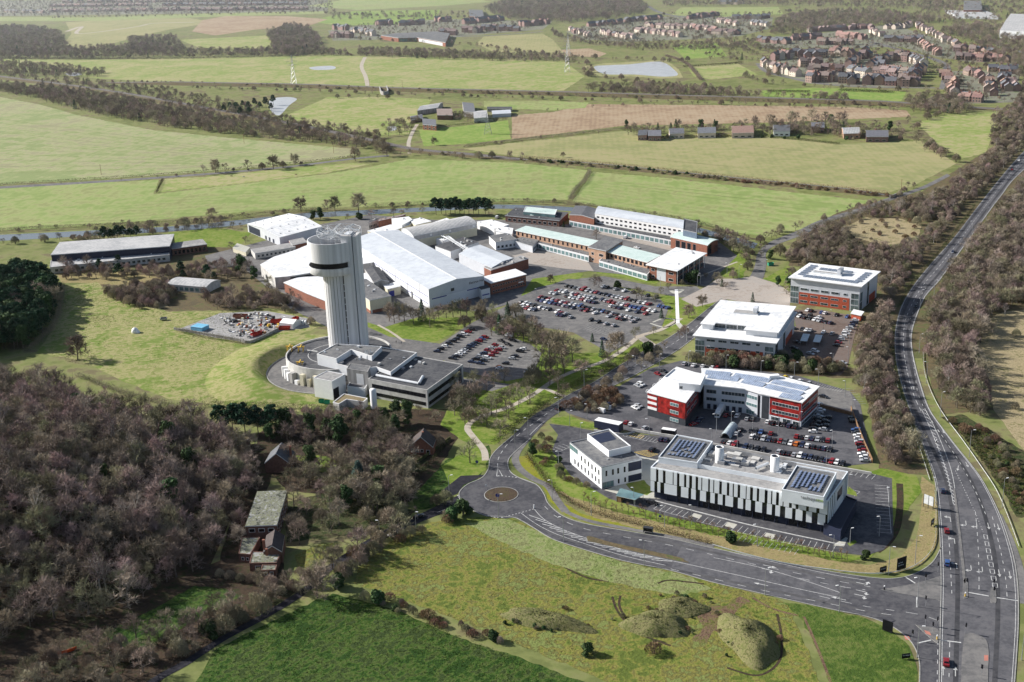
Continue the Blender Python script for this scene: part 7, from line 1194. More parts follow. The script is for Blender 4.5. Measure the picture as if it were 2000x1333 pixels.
scat([(395,585),(480,580),(560,590),(590,604),(520,606),(420,606)],5.2,[('scrubp',4),('pink',3),('brown',1)],(6,11),'scrap yard thicket')
RW=[('scrub',4),('scrubp',3),('scrubo',2.2),('brown',2),('birch',.7),('pink',1)]
scat([(1530,512),(1562,470),(1645,442),(1665,482),(1740,492),(1805,462),(1860,410),(1885,405),(1850,452),(1800,512),(1762,560),(1738,602),(1722,560),(1640,518),(1560,518)],5.6,RW,(6,11),'main road thicket')
scat([(1694,640),(1732,606),(1740,650),(1740,700),(1748,765),(1770,825),(1797,890),(1795,915),(1742,912),(1714,862),(1694,795),(1668,745),(1672,692)],5.0,RW,(6,12),'main road thicket')
scat([(1780,418),(1830,385),(1900,330),(1975,268),(1990,200),(2000,160),(2060,180),(1996,290),(1950,340),(1900,396),(1850,430),(1790,440)],6.5,RW,(6,12),'main road thicket')
scat([(2020,345),(1966,400),(1920,456),(1885,506),(1855,550),(1830,590),(1812,640),(1810,700),(1826,750),(1870,800),(1915,815),(1930,780),(1905,700),(1930,640),(1960,600),(2080,590),(2080,350)],5.8,[('brown',4),('olive',2),('scrub',3),('scrubp',3),('pink',2),('birch',.9),('dome',1)],(9,14),'right edge wood')
scat([(500,850),(560,828),(720,822),(790,840),(785,880),(690,860),(600,880),(540,870)],7,[('pink',3),('olive',2),('ever',1)],(8,12),'garden wood')
scat([(560,905),(700,890),(800,940),(812,985),(770,1010),(690,1000),(640,985),(560,945)],8,[('pink',2),('brown',3),('olive',3),('ever',.5)],(8,13),'garden wood')
scat([(565,985),(690,960),(800,1000),(760,1030),(660,1045),(590,1075),(565,1060)],8.5,[('pink',2),('brown',3),('olive',3),('ever',.5),('scrub',2)],(7,12),'garden wood')
scat([(1905,640),(1990,600),(2080,600),(2080,900),(2000,870),(1945,800),(1930,720)],24,RW,(6,11),'right edge wood')
scat([(690,885),(770,870),(800,900),(800,985),(740,1010),(690,985),(660,960)],6.6,[('pink',4),('brown',3),('olive',2)],(9,13),'garden wood')
scat([(560,930),(640,945),(670,990),(600,960),(560,960)],7,[('olive',3),('brown',3)],(7,11),'garden wood')
scat([(430,812),(560,806),(700,812),(740,835),(700,838),(560,826),(440,828)],4.6,[('scrubp',4),('pink',2)],(5,9),'garden wood')
scat([(460,1150),(560,1140),(640,1090),(700,1085),(720,1110),(650,1150),(590,1190),(500,1170)],7,[('olive',2),('brown',2),('scrub',2)],(6,11),'lane side thicket')
scat([(470,880),(520,960),(480,985),(468,1090),(455,1100),(460,960)],5.5,[('olive',3),('brown',2),('pink',2)],(8,12),'hill')
scat([(80,1275),(240,1250),(380,1205),(480,1175),(540,1180),(470,1222),(380,1268),(300,1310),(100,1400),(-40,1400)],6,[('olive',2),('brown',3),('scrub',2)],(6,10),'lane side thicket')
scat([(720,1060),(800,1040),(880,1010),(945,1000),(940,1014),(860,1025),(780,1060),(700,1110),(690,1090)],5.2,[('scrubp',2),('scrubo',3),('bushg',.5),('rust',1)],(3,6),'lane side thicket')
scat([(690,1150),(780,1180),(900,1220),(1000,1258),(990,1266),(880,1232),(760,1195),(690,1165)],4.2,[('rust',2),('bushg',1),('scrubp',2),('scrubo',2)],(2,4),'bottom hedge thicket')
scat([(1850,825),(1900,860),(1960,940),(2010,1010),(2060,1000),(2000,900),(1930,840)],6,[('rust',2),('bushg',.6),('scrubo',2),('scrub',2)],(1.5,4),'right bank')
scat([(1345,706),(1450,700),(1540,702),(1650,718),(1640,734),(1500,726),(1380,716)],3.6,[('scrub',3),('rust',1.5),('bushg',1.4),('scrubo',3)],(3.5,6.5),'office shrub bed')
scat([(1100,800),(1150,765),(1200,770),(1215,790),(1180,806),(1150,812),(1120,806)],4.0,[('rust',3),('scrub',2)],(2.5,5),'office shrub bed')
scat([(1030,880),(1060,850),(1085,870),(1080,885),(1100,912),(1170,960),(1120,955),(1065,915)],4.8,[('rust',2),('scrubo',2),('bushg',.6)],(2,4),'slope shrubs')
scat([(928,642),(960,634),(1010,642),(1062,660),(1080,690),(1050,692),(1010,670),(960,657)],5.6,[('pink',3),('olive',2),('twig',3),('conif',1)],(8,12),'car park trees')
for nm,px,st_,hr in(('rail',[(-60,168),(60,193),(200,228),(350,253),(520,272),(700,291),(770,302),(760,288),(640,268),(500,245),(380,222),(250,197),(100,175)],9.5,(8,13)),('rail',[(0,150),(150,160),(330,180),(500,215),(540,230),(420,222),(250,186),(100,165)],13,(7,11)),('rail',[(440,215),(530,232),(640,250),(740,268),(760,280),(620,262),(480,238)],11,(7,11)),('far',[(-120,52),(60,55),(120,66),(135,95),(60,112),(-120,112)],13,(9,14)),('far',[(0,103),(150,98),(280,90),(400,103),(530,98),(620,98),(700,108),(620,111),(400,111),(200,115),(0,115)],12,(8,13)),('far',[(250,78),(340,72),(360,98),(260,104)],13,(8,13)),('far',[(522,70),(560,54),(600,56),(632,90),(612,108),(540,106)],12,(11,16)),('far',[(-100,122),(35,128),(130,134),(215,144),(200,152),(60,150),(-100,148)],12,(8,13)),('far',[(945,22),(1000,4),(1240,2),(1272,22),(1200,38),(1100,46),(1000,40)],15,(12,17)),('far',[(1500,52),(1560,28),(1700,24),(1830,40),(1800,52),(1700,52),(1560,66),(1505,70)],14,(10,15)),('far',[(1830,62),(1900,84),(1985,160),(2060,170),(2060,62),(1900,50)],13,(9,14)),('far',[(1122,176),(1250,170),(1400,180),(1480,192),(1400,194),(1200,187)],10,(8,13)),('far',[(1580,192),(1660,194),(1655,203),(1580,200)],8,(7,11)),('far',[(1765,198),(1850,192),(1900,215),(1880,225),(1790,220)],9,(8,13)),('far',[(700,98),(870,103),(950,108),(1080,110),(1130,121),(1000,121),(850,116),(700,111)],11,(7,12)),('far',[(1350,70),(1480,78),(1490,112),(1420,122),(1350,100)],22,(7,12)),('far',[(1100,70),(1300,84),(1480,88),(1560,104),(1400,96),(1250,100),(1120,84)],13,(5,9)),('far',[(1110,60),(1300,36),(1500,36),(1490,66),(1330,76),(1140,76)],17,(4,8)),('far',[(650,52),(880,42),(1080,46),(1000,66),(700,74)],20,(4,8)),('far',[(1290,4),(1700,-5),(1880,10),(1860,24),(1540,12),(1300,14)],20,(8,14)),('far',[(640,30),(900,26),(940,36),(640,42)],30,(8,12)),('far',[(0,2),(640,-4),(660,26),(300,30),(0,34)],22,(5,9)),('far',[(1480,78),(1900,60),(1985,200),(1850,200),(1840,150),(1500,150)],17,(4,8)),('far',[(1440,186),(1560,190),(1700,196),(1560,198)],14,(6,10)),('far',[(1800,-8),(1990,-8),(2060,50),(1960,60),(1830,50),(1790,30)],22,(7,12)),('row',[(1240,268),(1330,263),(1480,264),(1640,270),(1760,275),(1770,262),(1700,246),(1560,246),(1400,252),(1250,255)],10,(5,9)),('row',[(1480,262),(1560,250),(1640,250),(1640,262),(1560,266)],11,(9,14)),('row',[(745,250),(800,230),(820,240),(800,262),(760,268)],13,(7,11)),('row',[(868,238),(930,240),(930,230),(870,226)],10,(6,9)),('canal',[(1340,445),(1440,470),(1480,500),(1470,510),(1420,490),(1350,462)],7,(6,10)),('canal',[(230,448),(330,443),(450,434),(440,444),(300,456),(200,462)],8,(6,9)),('canal',[(140,470),(230,462),(240,470),(150,478)],7,(6,10))):
 scat(px,st_,[('pink',2),('brown',4),('olive',2),('scrub',1.5),('birch',.3),('conif',.12)],hr,{'rail':'railway wood','far':'far woods','row':'roadside gardens','canal':'canal bank'}[nm])
def line_trees(px,step,kinds,hr,wood,wob=3):
 w_=wline(px,5);L=wlen(w_)
 for q in resample(w_,max(2,int(L/step))):
  if R.random()<.2:continue
  p=q+Vector((R.gauss(0,wob),R.gauss(0,wob),0));k=R.choices([a for a,b in kinds],[b for a,b in kinds])[0];POOL.append((p,k,R.uniform(*hr),wood,False))
HK=[('scrub',3),('brown',3),('olive',2),('pink',1)]
for px,st_,hr in(([(200,160),(600,172),(900,182),(1300,194),(1780,210)],7,(3,6)),([(200,170),(600,180),(900,190),(1300,202),(1780,218)],9,(3,7)),([(0,117),(300,114),(600,108),(1100,121),(1145,150)],12,(4,9)),([(1145,150),(1250,160),(1480,186)],10,(4,9)),([(560,232),(600,250),(720,268)],11,(4,8)),([(640,190),(840,196)],16,(3,7)),([(1330,120),(1480,120),(1500,150)],10,(5,9)),([(1460,150),(1500,165),(1700,176),(1850,180)],11,(5,9)),([(640,76),(900,88),(1100,112),(1330,122)],9,(5,9)),([(1080,60),(1110,80),(1200,90),(1400,96),(1480,80)],9,(5,9)),([(100,36),(300,33),(620,26)],12,(4,8)),([(640,28),(860,36),(960,30)],14,(5,10)),([(1000,224),(1300,205),(1780,216)],18,(3,6)),([(1870,322),(1800,280),(1790,240),(1860,222)],8,(5,10)),([(1300,30),(1500,30),(1560,20)],12,(6,10)),([(1600,432),(1700,402),(1790,368)],6,(3,6)),([(1560,445),(1500,470),(1470,500)],7,(4,7)),([(0,455),(140,447),(330,439),(450,429),(580,414)],8,(2.5,6)),([(720,408),(960,397),(1100,400),(1330,433),(1470,470)],7,(2.5,5)),([(0,366),(400,340),(700,309)],16,(2,4)),([(905,290),(1220,256)],14,(2.5,5)),([(690,306),(760,300),(820,304),(1020,312)],8,(4,8)),([(1020,318),(1500,362),(1740,384)],9,(2.5,4)),([(905,640),(960,628),(1010,622)],6,(7,10)),([(1100,690),(1085,735),(1040,752)],6,(7,11)),([(1400,560),(1450,530),(1480,500)],8,(5,8)),([(1390,490),(1430,480),(1470,480)],6,(5,9)),([(1340,650),(1310,680),(1260,712)],7,(3,6)),([(560,610),(640,640),(700,655)],9,(5,8)),([(880,770),(920,800),(900,830)],6,(7,11)),([(820,815),(870,830),(860,870)],6,(5,9)),([(1700,760),(1690,700),(1700,660)],5,(6,10))):line_trees(px,st_,HK,hr,'hedgerows')
line_trees([(1236,262),(1320,256),(1420,254),(1500,250),(1580,244),(1650,250),(1760,256)],8,[('brown',3),('pink',2),('ever',.8),('conif',.6)],(7,13),'roadside gardens',5)
line_trees([(1480,246),(1540,240),(1600,238),(1660,242)],8,[('brown',3),('pink',2)],(10,15),'roadside gardens',5);line_trees([(1255,272),(1400,268),(1600,272),(1750,274)],12,[('bushg',2),('scrub',2)],(2.5,4.5),'roadside gardens',2)
for px in([(1140,760),(1200,722),(1260,690)],[(1280,700),(1220,742),(1160,772)],[(1190,690),(1230,672),(1280,655)],[(1290,575),(1330,560),(1370,545)],[(1545,600),(1540,560),(1560,520)],[(430,500),(470,480),(500,470)],[(520,560),(545,590),(600,605)],[(1180,556),(1240,572),(1280,590)]):line_trees(px,8,[('brown',2),('olive',2),('scrub',1),('bushg',.5)],(4,8),'hedgerows',1.5)
for px in([(868,978),(780,1018),(690,1066),(640,1098)],[(590,1144),(520,1188),(430,1238),(340,1290)],[(880,1010),(790,1052),(745,1076),(660,1130)]):line_trees(px,4.5,[('scrub',2),('brown',1.5),('scrubo',2),('bushg',.4)],(3,8),'lane side thicket',1.5)
line_trees([(660,430),(720,428),(800,420),(850,416)],7,[('brown',2),('olive',2),('bushg',.6)],(4,8),'canal bank',1.5);line_trees([(-20,480),(100,472),(240,462),(400,450),(560,434)],8,[('scrub',2),('brown',2)],(3,7),'canal bank',1.5)
scat([(1640,470),(1690,430),(1790,430),(1790,470),(1700,482)],13,[('scrub',2),('rust',2)],(2,4),'main road thicket')
scat([(1640,442),(1700,416),(1800,384),(1850,398),(1820,432),(1760,426),(1690,424),(1650,446)],5.5,RW,(5,10),'main road thicket')
line_trees([(1022,314),(1200,329),(1430,354)],3.4,[('scrubo',3),('bushg',1)],(2.4,4),'hedgerows',2);line_trees([(1430,354),(1560,366),(1738,385)],3.2,[('rust',1)],(2,3.4),'hedgerows',2)
scat([(1940,230),(1990,200),(1995,250),(1960,290),(1935,300)],7,RW,(6,11),'main road thicket')
scat([(1420,572),(1400,545),(1470,545),(1545,570)],16,[('brown',2),('conif',1)],(5,8),'hedgerows')
for mpx in((1062,1216),(1282,1222),(1462,1250),(1330,1188)):
 c=at(*mpx)
 for _ in range(26):POOL.append((c+Vector((R.gauss(0,6),R.gauss(0,4.5),0)),R.choice(['scrubo','scrubo','rust','bushg']),R.uniform(.9,2.0),'mounds',True))
BAREK=('pink','olive','brown','birch','scrub','scrubp','scrubo')
WL={'hill':'in the wood on the low hill at the lower left','pinewood':'in the dark wood at the left edge of the meadow','meadow thicket':'in the brown thicket between meadow and pavilion','long laboratory thicket':'in the thicket before the long grey laboratory','scrap yard thicket':'in the thicket behind the scrap yard','main road thicket':'in the scrub left of the main road','right edge wood':'in the wood right of the main road','garden wood':'in the garden wood behind the lodge','lane side thicket':'beside the shaded village lane','bottom hedge thicket':'along the bottom meadow hedge','office shrub bed':'in the planting around the red office','slope shrubs':'on the slope above the roundabout','car park trees':'in the belt between the two car parks','railway wood':'in the railway wood','far woods':'in the distant woods','roadside gardens':'among the far houses and farm','canal bank':'on the canal bank','hedgerows':'in the hedgerows and verges','mounds':'growing on the spoil mounds','right bank':'on the shaded bank right of the main road'}
KW={'dome':'wide domed olive tree','oak':'wide spreading bare tree','pink':'bare pinkish tree','olive':'bare olive tinted tree','brown':'bare brown tree','birch':'slender pale stemmed birch','scrub':'low brown multi stemmed tree','scrubp':'low pinkish multi stemmed tree','scrubo':'low olive multi stemmed tree','rust':'small rusty shrub','bushg':'dark evergreen shrub','pine':'dark pine','conif':'dark conical conifer','ever':'rounded dark evergreen tree','twig':'thin young bare tree'}
POOL.sort(key=lambda t:-t[2]/depth(t[0]));cnt={};REST=[]
CAP={'bare_tree':235,'thicket_tree':250,'birch_tree':60}
def inframe(p,h):u=proj((p.x,p.y,p.z+h*.7));return-5<u[0]<2005 and-5<u[1]<1340
for p,k,h,wd,al in POOL:
 n_=NAME[k]
 if inframe(p,h)and cnt.get(n_,0)<CAP.get(n_,140)and wd not in('far woods',):cnt[n_]=cnt.get(n_,0)+1;tree(k,p,h,KW[k]+' '+WL[wd],KW[k]+'s '+WL[wd])
 else:REST.append((p,k,h))
print('pool',len(POOL),cnt,'rest',len(REST))
src=bpy.data.collections.new('woodland_sources');VI={}
for j,key in enumerate(sorted(TMESH)):
 a,b=ARCH[key[0]][key[1]];mb=M();mb.v=a.v+b.v;n=len(a.v);mb.f=list(a.f)+[tuple(n+i for i in f)for f in b.f];mb.m=[0]*len(a.f)+[1]*len(b.f);o=bpy.data.objects.new('woodland_source_%03d'%j,mesh('woodland_source',mb,TM[key[0]]));src.objects.link(o);VI[key]=j
me=bpy.data.meshes.new('woodland');me.from_pydata([tuple(p)for p,k,h in REST],[],[]);wo=ob('woodland',me);tag(wo,'distant bare woods and hedgerow trees merging into brown masses','woodland',None,'stuff')
def attr(n_,ty,vals,f='value'):at_=me.attributes.new(n_,ty,'POINT');at_.data.foreach_set(f,vals)
attr('idx','INT',[VI[k,R.randrange(len(ARCH[k]))]for p,k,h in REST]);attr('rot','FLOAT',[R.random()*6.28 for _ in REST]);attr('scl','FLOAT',[h/BH[k]for p,k,h in REST])
ng=bpy.data.node_groups.new('woodland_nodes','GeometryNodeTree');ng.interface.new_socket('Geometry',in_out='INPUT',socket_type='NodeSocketGeometry');ng.interface.new_socket('Geometry',in_out='OUTPUT',socket_type='NodeSocketGeometry');N=ng.nodes.new;Lk=ng.links.new
gi,go,ip_,ci=N('NodeGroupInput'),N('NodeGroupOutput'),N('GeometryNodeInstanceOnPoints'),N('GeometryNodeCollectionInfo');ci.inputs['Collection'].default_value=src;ci.inputs['Separate Children'].default_value=True;ci.inputs['Reset Children'].default_value=True
def na(n_,ty):x=N('GeometryNodeInputNamedAttribute');x.data_type=ty;x.inputs[0].default_value=n_;return x.outputs[0]
cx=N('ShaderNodeCombineXYZ');Lk(na('rot','FLOAT'),cx.inputs[2]);m2p=N('GeometryNodeMeshToPoints');Lk(gi.outputs[0],m2p.inputs[0]);Lk(m2p.outputs[0],ip_.inputs['Points']);Lk(ci.outputs[0],ip_.inputs['Instance']);ip_.inputs['Pick Instance'].default_value=True;Lk(na('idx','INT'),ip_.inputs['Instance Index']);Lk(cx.outputs[0],ip_.inputs['Rotation']);Lk(na('scl','FLOAT'),ip_.inputs['Scale']);Lk(ip_.outputs[0],go.inputs[0])
md=wo.modifiers.new('woodland','NODES');md.node_group=ng
for k,px,h,lb in[('oak',(152,703),15,'lone bare tree with long shadow on the mown meadow'),('oak',(421,338),14,'rounded bare tree at the left of the lane clump'),('oak',(534,331),15,'tallest bare tree of the lane clump'),('oak',(576,323),12,'round bare tree at the right of the lane clump'),('oak',(694,315),15,'large bare tree at the tip of the paddock'),('oak',(756,306),14,'large bare tree by the railway corner'),('birch',(399,341),9,'thin bare tree at the far left of the lane clump'),('brown',(440,335),9,'small bare tree second in the lane clump'),('brown',(484,330),10,'slim bare tree in the middle of the lane clump'),('scrub',(512,331),7,'low bushy tree in the lane clump'),('scrub',(553,328),7,'low bushy tree between two round trees of the lane clump'),('oak',(588,413),13,'rounded bare tree on the canal bank above the white gabled hall'),('oak',(654,412),13,'bare tree on the canal bank left of the wide spreading one'),('oak',(700,413),16,'widest spreading bare tree on the canal bank'),('brown',(640,413),11,'slim bare tree among the canal bank trees'),('ever',(626,428),10,'dark evergreen clump beside the canal above the tower'),('ever',(612,430),8,'lower dark evergreen beside the canal'),('ever',(473,532),13,'large dark evergreen in front of the broad white hall'),('ever',(498,548),10,'lighter green round tree beside the large dark evergreen'),('oak',(415,425),9,'small round bare tree in the canal hedge'),('oak',(360,447),10,'bare tree pair on the near canal bank'),('oak',(1100,308),6,'lone small tree at the edge of the stubble field'),('ever',(1224,250),9,'dark ivy covered tree at the left of the house row'),('oak',(848,284),9,'round bare tree at the corner of the vivid field'),('oak',(735,270),11,'left bare tree before the farm'),('oak',(722,272),9,'lower bare tree before the farm'),('cyp',(825,627),13,'narrow dark conifer at the corner of the big hall'),('cyp',(992,622),10,'dark conifer at the left of the visitor car park'),('conif',(1176,697),9,'dark bushy conifer by the footpath bend'),('conif',(1157,668),5,'small dark conifer in the empty bays'),('conif',(1292,622),6,'green conifer by the zigzag terrace wall'),('ever',(1040,902-10),7,'dark green clump above the roundabout'),('olive',(1075,722),22,'tallest pale willow like tree beside the staff car park'),('olive',(1098,712),20,'second tall pale tree right of the willow like one'),('olive',(1118,708),15,'ivy covered tree right of the tall pale pair'),('oak',(1207,692),14,'open crowned bare tree beside the footpath'),('brown',(1188,716),9,'small bare tree below the footpath bend'),('brown',(1136,738),11,'bare tree on the lawn below the footpath'),('bluec',(703,962),14,'large blue green conifer in the shaded garden'),('ever',(680,995),11,'dark evergreen below the blue conifer'),('ever',(776,828),12,'dark evergreen in front of the tower laboratory'),('ever',(796,830),13,'darkest evergreen beside the white tank'),('ever',(700,838),10,'round dark evergreen below the laboratory store'),('ever',(665,872),15,'broad dark evergreen above the garden lawn'),('ever',(640,862),12,'evergreen left of the broad dark one'),('ever',(606,852),12,'dark evergreen above the gabled house'),('ever',(560,848),13,'fifth dark evergreen at the top of the wood'),('pine',(530,850),15,'dark pine at the right end of the pine clump'),('pine',(505,850),15,'dark pine in the middle right of the pine clump'),('pine',(480,850),16,'tallest dark pine of the pine clump'),('pine',(455,848),15,'dark pine in the middle left of the pine clump'),('pine',(432,846),14,'dark pine at the left end of the pine clump'),('olive',(918,905),12,'round bare tree on the sunlit lawn by the roundabout'),('oak',(620,1168),14,'big bare tree at the bend of the village lane'),('pink',(700,1090),13,'bare tree overhanging the village lane'),('olive',(782,1048),11,'bare tree beside the white car on the lane'),('bushg',(660,1148),5,'dark green bush at the field corner'),('bushg',(738,1180),5,'dark green bush beside the bottom meadow'),('bushg',(1146,1278),4,'round dark bush on the bottom meadow'),('bushg',(905,1005),6,'dark green bush at the roundabout edge'),('bushg',(1690,1092),3.5,'dark round bush on the straw verge'),('bushg',(1427,1060),4,'green bush among the saplings'),('rust',(1276,1276),4,'rusty thicket on the bottom meadow'),('conif',(1470,590),6,'small conifer in the plaza bed'),('conif',(1410,560),5,'small conifer in the left plaza bed'),('ever',(1520,560),7,'dark evergreen clump beside the plaza'),('scrubo',(1523,500),9,'yellowish weeping tree beside the canal lane'),('ever',(1505,507),7,'dark evergreen beside the weeping tree'),('oak',(1345,622),9,'left bare tree below the plaza'),('oak',(1372,600),8,'bare tree at the plaza edge'),('oak',(1075,553),6,'small tree on the triangular lawn'),('pink',(1160,560),8,'left bare tree on the grass island'),('pink',(1170,563),8,'right bare tree on the grass island'),('brown',(1243,583),8,'left tree by the end bays'),('brown',(1253,586),8,'right tree by the end bays'),('pink',(1165,468),8,'pinkish tree in front of the white block'),('cyp',(1079,433),5,'slim yellow green conifer beside the restaurant'),('cyp',(1101,444),5,'slim conifer at the end of the white block')]:
 tree(k,at(*px),h,lb)
def trow(k,pts,hr,what,group):
 pts=sorted(pts,key=lambda q:q[0])
 for i,q in enumerate(pts):tree(k if isinstance(k,str)else k[i%len(k)],at(*q),R.uniform(*hr),f'{what}, {nth(i)} from the left',group)
trow(('olive','brown','twig'),[(1013,796),(989,805),(994,820),(951,835),(977,856),(1066,728),(1076,724),(1052,740),(960,812),(970,806),(1030,770),(1035,790),(940,828),(1004,782),(1090,765),(1100,780)],(8,11),'slim bare tree in the line beside the long footpath','trees beside the long footpath')
trow(('brown','pink','twig'),[(904,806),(920,790),(935,775),(950,765),(900,790),(915,812),(965,757),(925,765),(985,748),(888,812)],(8,12),'bare tree between the staff car park and the footpath','trees below the staff car park')
trow(('pink','brown','twig','olive'),[(770,632),(780,626),(790,628),(808,634),(840,640),(857,624),(872,622),(885,620),(900,618),(930,626),(942,630),(818,628),(848,630),(912,622),(760,628)],(9,13),'bare tree on the lawn before the big hall','trees before the big hall')
trow('pine',[(852,420),(862,418),(871,421),(880,418),(889,420),(898,419),(907,421),(916,419),(925,421),(935,420),(955,422),(948,419)],(12,15),'tall dark pine in the row on the canal bank','pines on the canal bank')
trow('pine',[(205,472),(218,471),(230,470),(243,469),(256,468),(268,466)],(9,12),'dark pine behind the long grey laboratory','pines behind the long laboratory')
trow('pine',[(438,222),(450,215),(462,220),(475,212),(486,218),(498,210),(508,216),(520,212),(530,218),(534,206),(470,228),(488,230)],(10,15),'dark pine in the clump beside the bright pond','pines beside the pond')
trow('sapl',[(1140+(1655-1140)*i/47,984+(1098-984)*(i/47)**.92+R.uniform(-5,5))for i in range(48)],(3.5,5.5),'thin reddish sapling in the row above the side road','saplings above the side road')
trow('scrub',[(430,1128),(450,1132),(470,1136),(490,1139),(510,1143),(530,1146),(548,1150)],(3,4),'rusty hedge shrub below the brick house','hedge shrubs below the brick house')
trow('pine',[(405,545),(355,538),(300,530),(195,528),(232,520)],(8,11),'dark pine before the long grey laboratory','pines before the long laboratory')
brnh=mat('brown_hedge_leaves',(.10,.065,.04),.9,var=.4,scale=.5,rnd=.2,spec=.1)
for px,h,s_,m_,lb in[([(-40,363),(0,362),(200,350),(400,336),(560,322),(690,307)],1.6,1.5,hd,'clipped hedge along the far side of the field lane'),([(306,378),(318,352)],1.6,1.6,hd,'short hedge at the left end of the paddock'),([(1152,336),(1142,355),(1125,372),(1112,392)],2.2,3,tw_brown,'scrubby hedge between the two green fields'),([(-60,458),(0,452),(140,445),(330,437),(450,427),(580,413),(640,412)],2.0,2.5,tw_brown,'thin hedge on the far canal bank at the left'),([(720,406),(840,399),(960,394),(1100,398),(1200,410),(1330,431),(1430,455)],2.0,2.5,tw_olive,'thin hedge on the far canal bank at the right'),([(1020,310),(1200,325),(1350,341),(1500,357),(1620,369),(1735,381)],2.4,5,tw_rust,'long rusty bracken hedge between the right fields'),([(908,288),(1000,277),(1220,253),(1245,258)],1.8,3,tw_brown,'field hedge climbing to the row of houses'),([(1258,271),(1318,272)],2.4,3,nd,'dark clipped hedge in front of the slate houses'),([(818,251),(900,245),(990,233)],1.6,1.6,hd,'garden hedge along the vivid field'),([(1400,269),(1500,269),(1640,283)],1.6,2.5,hd,'garden hedge below the red roofed house'),([(1262,678),(1210,712),(1150,740),(1075,787),(1010,832),(966,868)],2.0,3.2,hd,'dark hedge along the left of the estate road'),([(1028,890),(1058,930),(1088,966),(1150,1000),(1260,1030),(1390,1064)],1.6,2.2,brnh,'clipped brown hedge above the mossy verge'),([(1744,650),(1746,700),(1760,765),(1790,850),(1822,940)],1.6,1.4,hd,'dark hedge along the left edge of the main road'),([(1904,404),(1840,488),(1782,556),(1756,602)],1.6,1.6,hd,'dark hedge beside the straight of the main road'),([(350,797),(430,794),(540,797),(640,802),(690,806)],2.2,2.2,hd,'dark hedge between meadow and wood'),([(1050,735),(1020,752),(980,770),(940,790)],1.6,2,tw_brown,'brown hedge below the staff car park'),([(345,648),(390,658),(440,666),(480,674)],2.4,2.5,tw_brown,'bare hedge in front of the scrap yard'),([(1580,448),(1680,418),(1735,396)],2,3,tw_brown,'brown hedge along the near side of the canal lane'),([(60,685),(105,640),(120,590),(122,560)],2.4,3,tw_brown,'dark edge growth where the pine wood meets the meadow'),([(806,962),(820,930),(850,895),(878,862)],1.4,1.5,hd,'dark garden hedge right of the lodge'),([(250,828),(340,800),(240,770),(150,735)],2.0,3,tw_brown,'brown edge growth along the top of the meadow wood'),([(-60,115),(300,116),(600,110)],2,4,tw_brown,'far hedge above the long field'),([(1300,110),(1340,125),(1370,158)],2,4,tw_brown,'far hedge right of the silvery pond'),([(1335,132),(1400,128),(1450,124)],2,3,hd,'far hedge at the top of the pale paddock'),([(1500,180),(1580,181)],2,4,hd,'dark low hedge on the recreation field at the left'),([(1640,178),(1745,182)],2,4,hd,'dark low hedge on the recreation field at the right')]:
 h*=1.25;s_*=1.2;w_=wline(px,5);L=wlen(w_);dd=depth(w_[len(w_)//2]);n=int(L*s_*h*min(8,4000/dd));q=resample(w_,max(8,int(L/2)));mb=M();rr=random.Random(len(lb));big=max(.28,dd/2600)
 for _ in range(min(n,9000)):
  f=rr.random()*(len(q)-1);i=int(f);c=q[i].lerp(q[i+1],f-i);z=h*rr.random()**.7;c=c+Vector((rr.gauss(0,s_*.3),rr.gauss(0,s_*.3),z));v=Vector((rr.gauss(0,.6),rr.gauss(0,.6),1)).normalized();a=v.orthogonal();t=rr.random()*6.28;a=(a*math.cos(t)+v.cross(a)*math.sin(t)).normalized();s2=big*rr.uniform(.6,1.5);mb.tri(c-a*s2*.4,c+a*s2*.4,c+v*s2)
 t=thing('hedge',lb,'hedge',w_[0]);part('foliage',mb,m_,t);mb=M()
 for r in q[::3]:mb.tube((r.x,r.y,-.1),(r.x,r.y,h*.7),.06,.03,3)
 part('stems',mb,bark,t)
def tussocks(name,px,n,size,mts,label,hh=.5):
 poly=[p.xy for p in PX(px)];x0=min(p.x for p in poly);x1=max(p.x for p in poly);y0=min(p.y for p in poly);y1=max(p.y for p in poly);mb=M();rr=random.Random(n);cl=[(rr.uniform(x0,x1),rr.uniform(y0,y1),rr.uniform(5,22),rr.randrange(len(mts)))for _ in range(60)]
 while len(mb.f)<n:
  c=rr.choice(cl);x,y=rr.gauss(c[0],c[2]),rr.gauss(c[1],c[2]*.7)
  if not inside((x,y),poly):continue
  k=c[3]if rr.random()<.7 else rr.randrange(len(mts))
  for _ in range(3):
   p=Vector((x+rr.uniform(-.4,.4),y+rr.uniform(-.4,.4),.03));d=Vector((rr.gauss(0,.7),rr.gauss(0,.7),.8)).normalized();s_=d.orthogonal().normalized()*size*rr.uniform(.3,.7);mb.tri(p-s_,p+s_,p+d*hh*rr.uniform(.5,1.5),k)
 struct(name,mb,mts,label,'grass',None,'stuff')
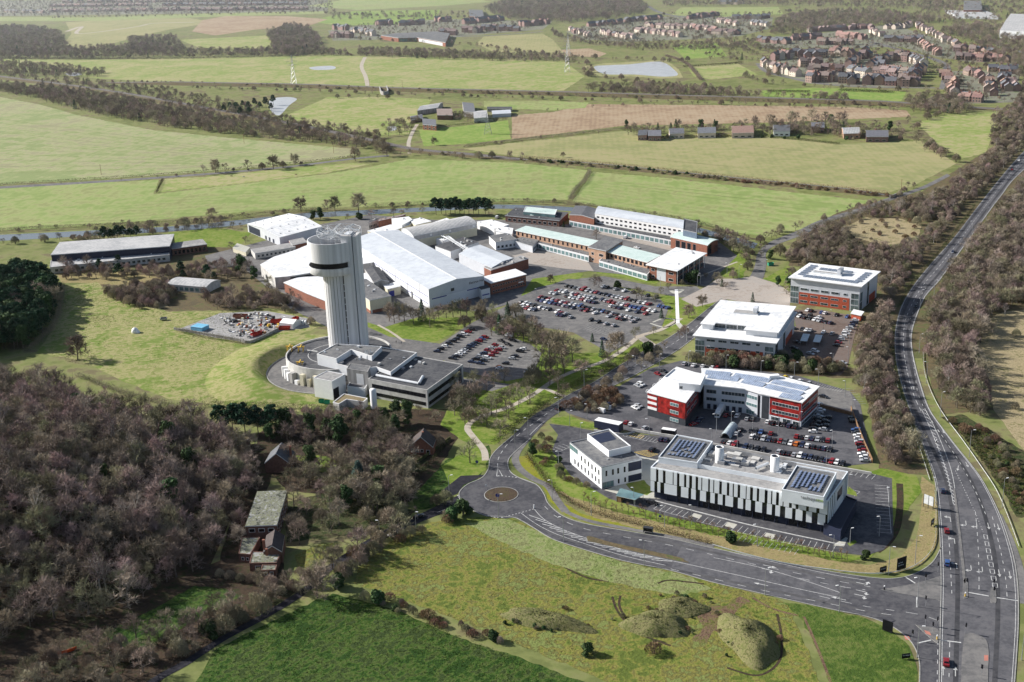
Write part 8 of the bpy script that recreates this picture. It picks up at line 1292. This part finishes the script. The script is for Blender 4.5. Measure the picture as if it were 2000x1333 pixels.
t1=mat('straw_blades',(.225,.20,.08),.95,var=.3,spec=.05);t2=mat('moss_blades',(.145,.17,.04),.95,var=.3,spec=.05);t3=mat('green_blades',(.07,.115,.022),.95,var=.3,spec=.05);t4=mat('dead_blades',(.14,.125,.05),.95,var=.3,spec=.05)
tussocks('rough_grass_tufts',[(760,1062),(840,1022),(1000,1014),(1124,1072),(1310,1119),(1465,1158),(1540,1180),(1600,1333),(1400,1400),(1000,1258),(840,1190),(700,1140)],9000,.15,[t1,t2,t2,t3,t4],'tussocky mossy grass over the meadow below the roundabout',.32)
tussocks('rough_grass_tufts',[(335,1400),(422,1272),(562,1202),(652,1163),(770,1193),(1000,1282),(1200,1400)],18000,.2,[t3,t3,t2],'grass blades over the dark green bottom field',.25)
tussocks('rough_grass_tufts',[(120,562),(190,554),(330,612),(470,610),(560,662),(480,718),(520,768),(600,792),(430,790),(240,745),(90,690)],18000,.24,[t1,t2,t2],'straw coloured blades over the mown meadow',.25)
tussocks('rough_grass_tufts',[(1840,818),(1880,850),(1960,960),(1990,1010),(2060,1000),(1950,850)],9000,.3,[t4,t3,t4],'rough dead grass over the shaded bank on the right',.5)
mt=bpy.data.materials.new('haze');mt.use_nodes=True;t=mt.node_tree;t.nodes.clear();vs=t.nodes.new('ShaderNodeVolumeScatter');out=t.nodes.new('ShaderNodeOutputMaterial');vs.inputs['Color'].default_value=(.86,.93,1,1);gp=t.nodes.new('ShaderNodeNewGeometry');sx=t.nodes.new('ShaderNodeSeparateXYZ');mr=t.nodes.new('ShaderNodeMapRange');t.links.new(gp.outputs['Position'],sx.inputs[0]);t.links.new(sx.outputs[1],mr.inputs[0]);mr.inputs[1].default_value=700;mr.inputs[2].default_value=2600;mr.inputs[3].default_value=.000006;mr.inputs[4].default_value=.0001;t.links.new(mr.outputs[0],vs.inputs['Density']);vs.inputs['Anisotropy'].default_value=.25;t.links.new(vs.outputs[0],out.inputs['Volume'])
mb=M();mb.prism([(-8800,-300),(8800,-300),(8800,11800),(-8800,11800)],-8,330);mb.quad((-8800,-300,-8),(-8800,11800,-8),(8800,11800,-8),(8800,-300,-8));hz_o=struct('haze',mb,mt,'thin winter haze filling the air over the whole view','haze',None,'stuff')
bpy.context.view_layer.update()
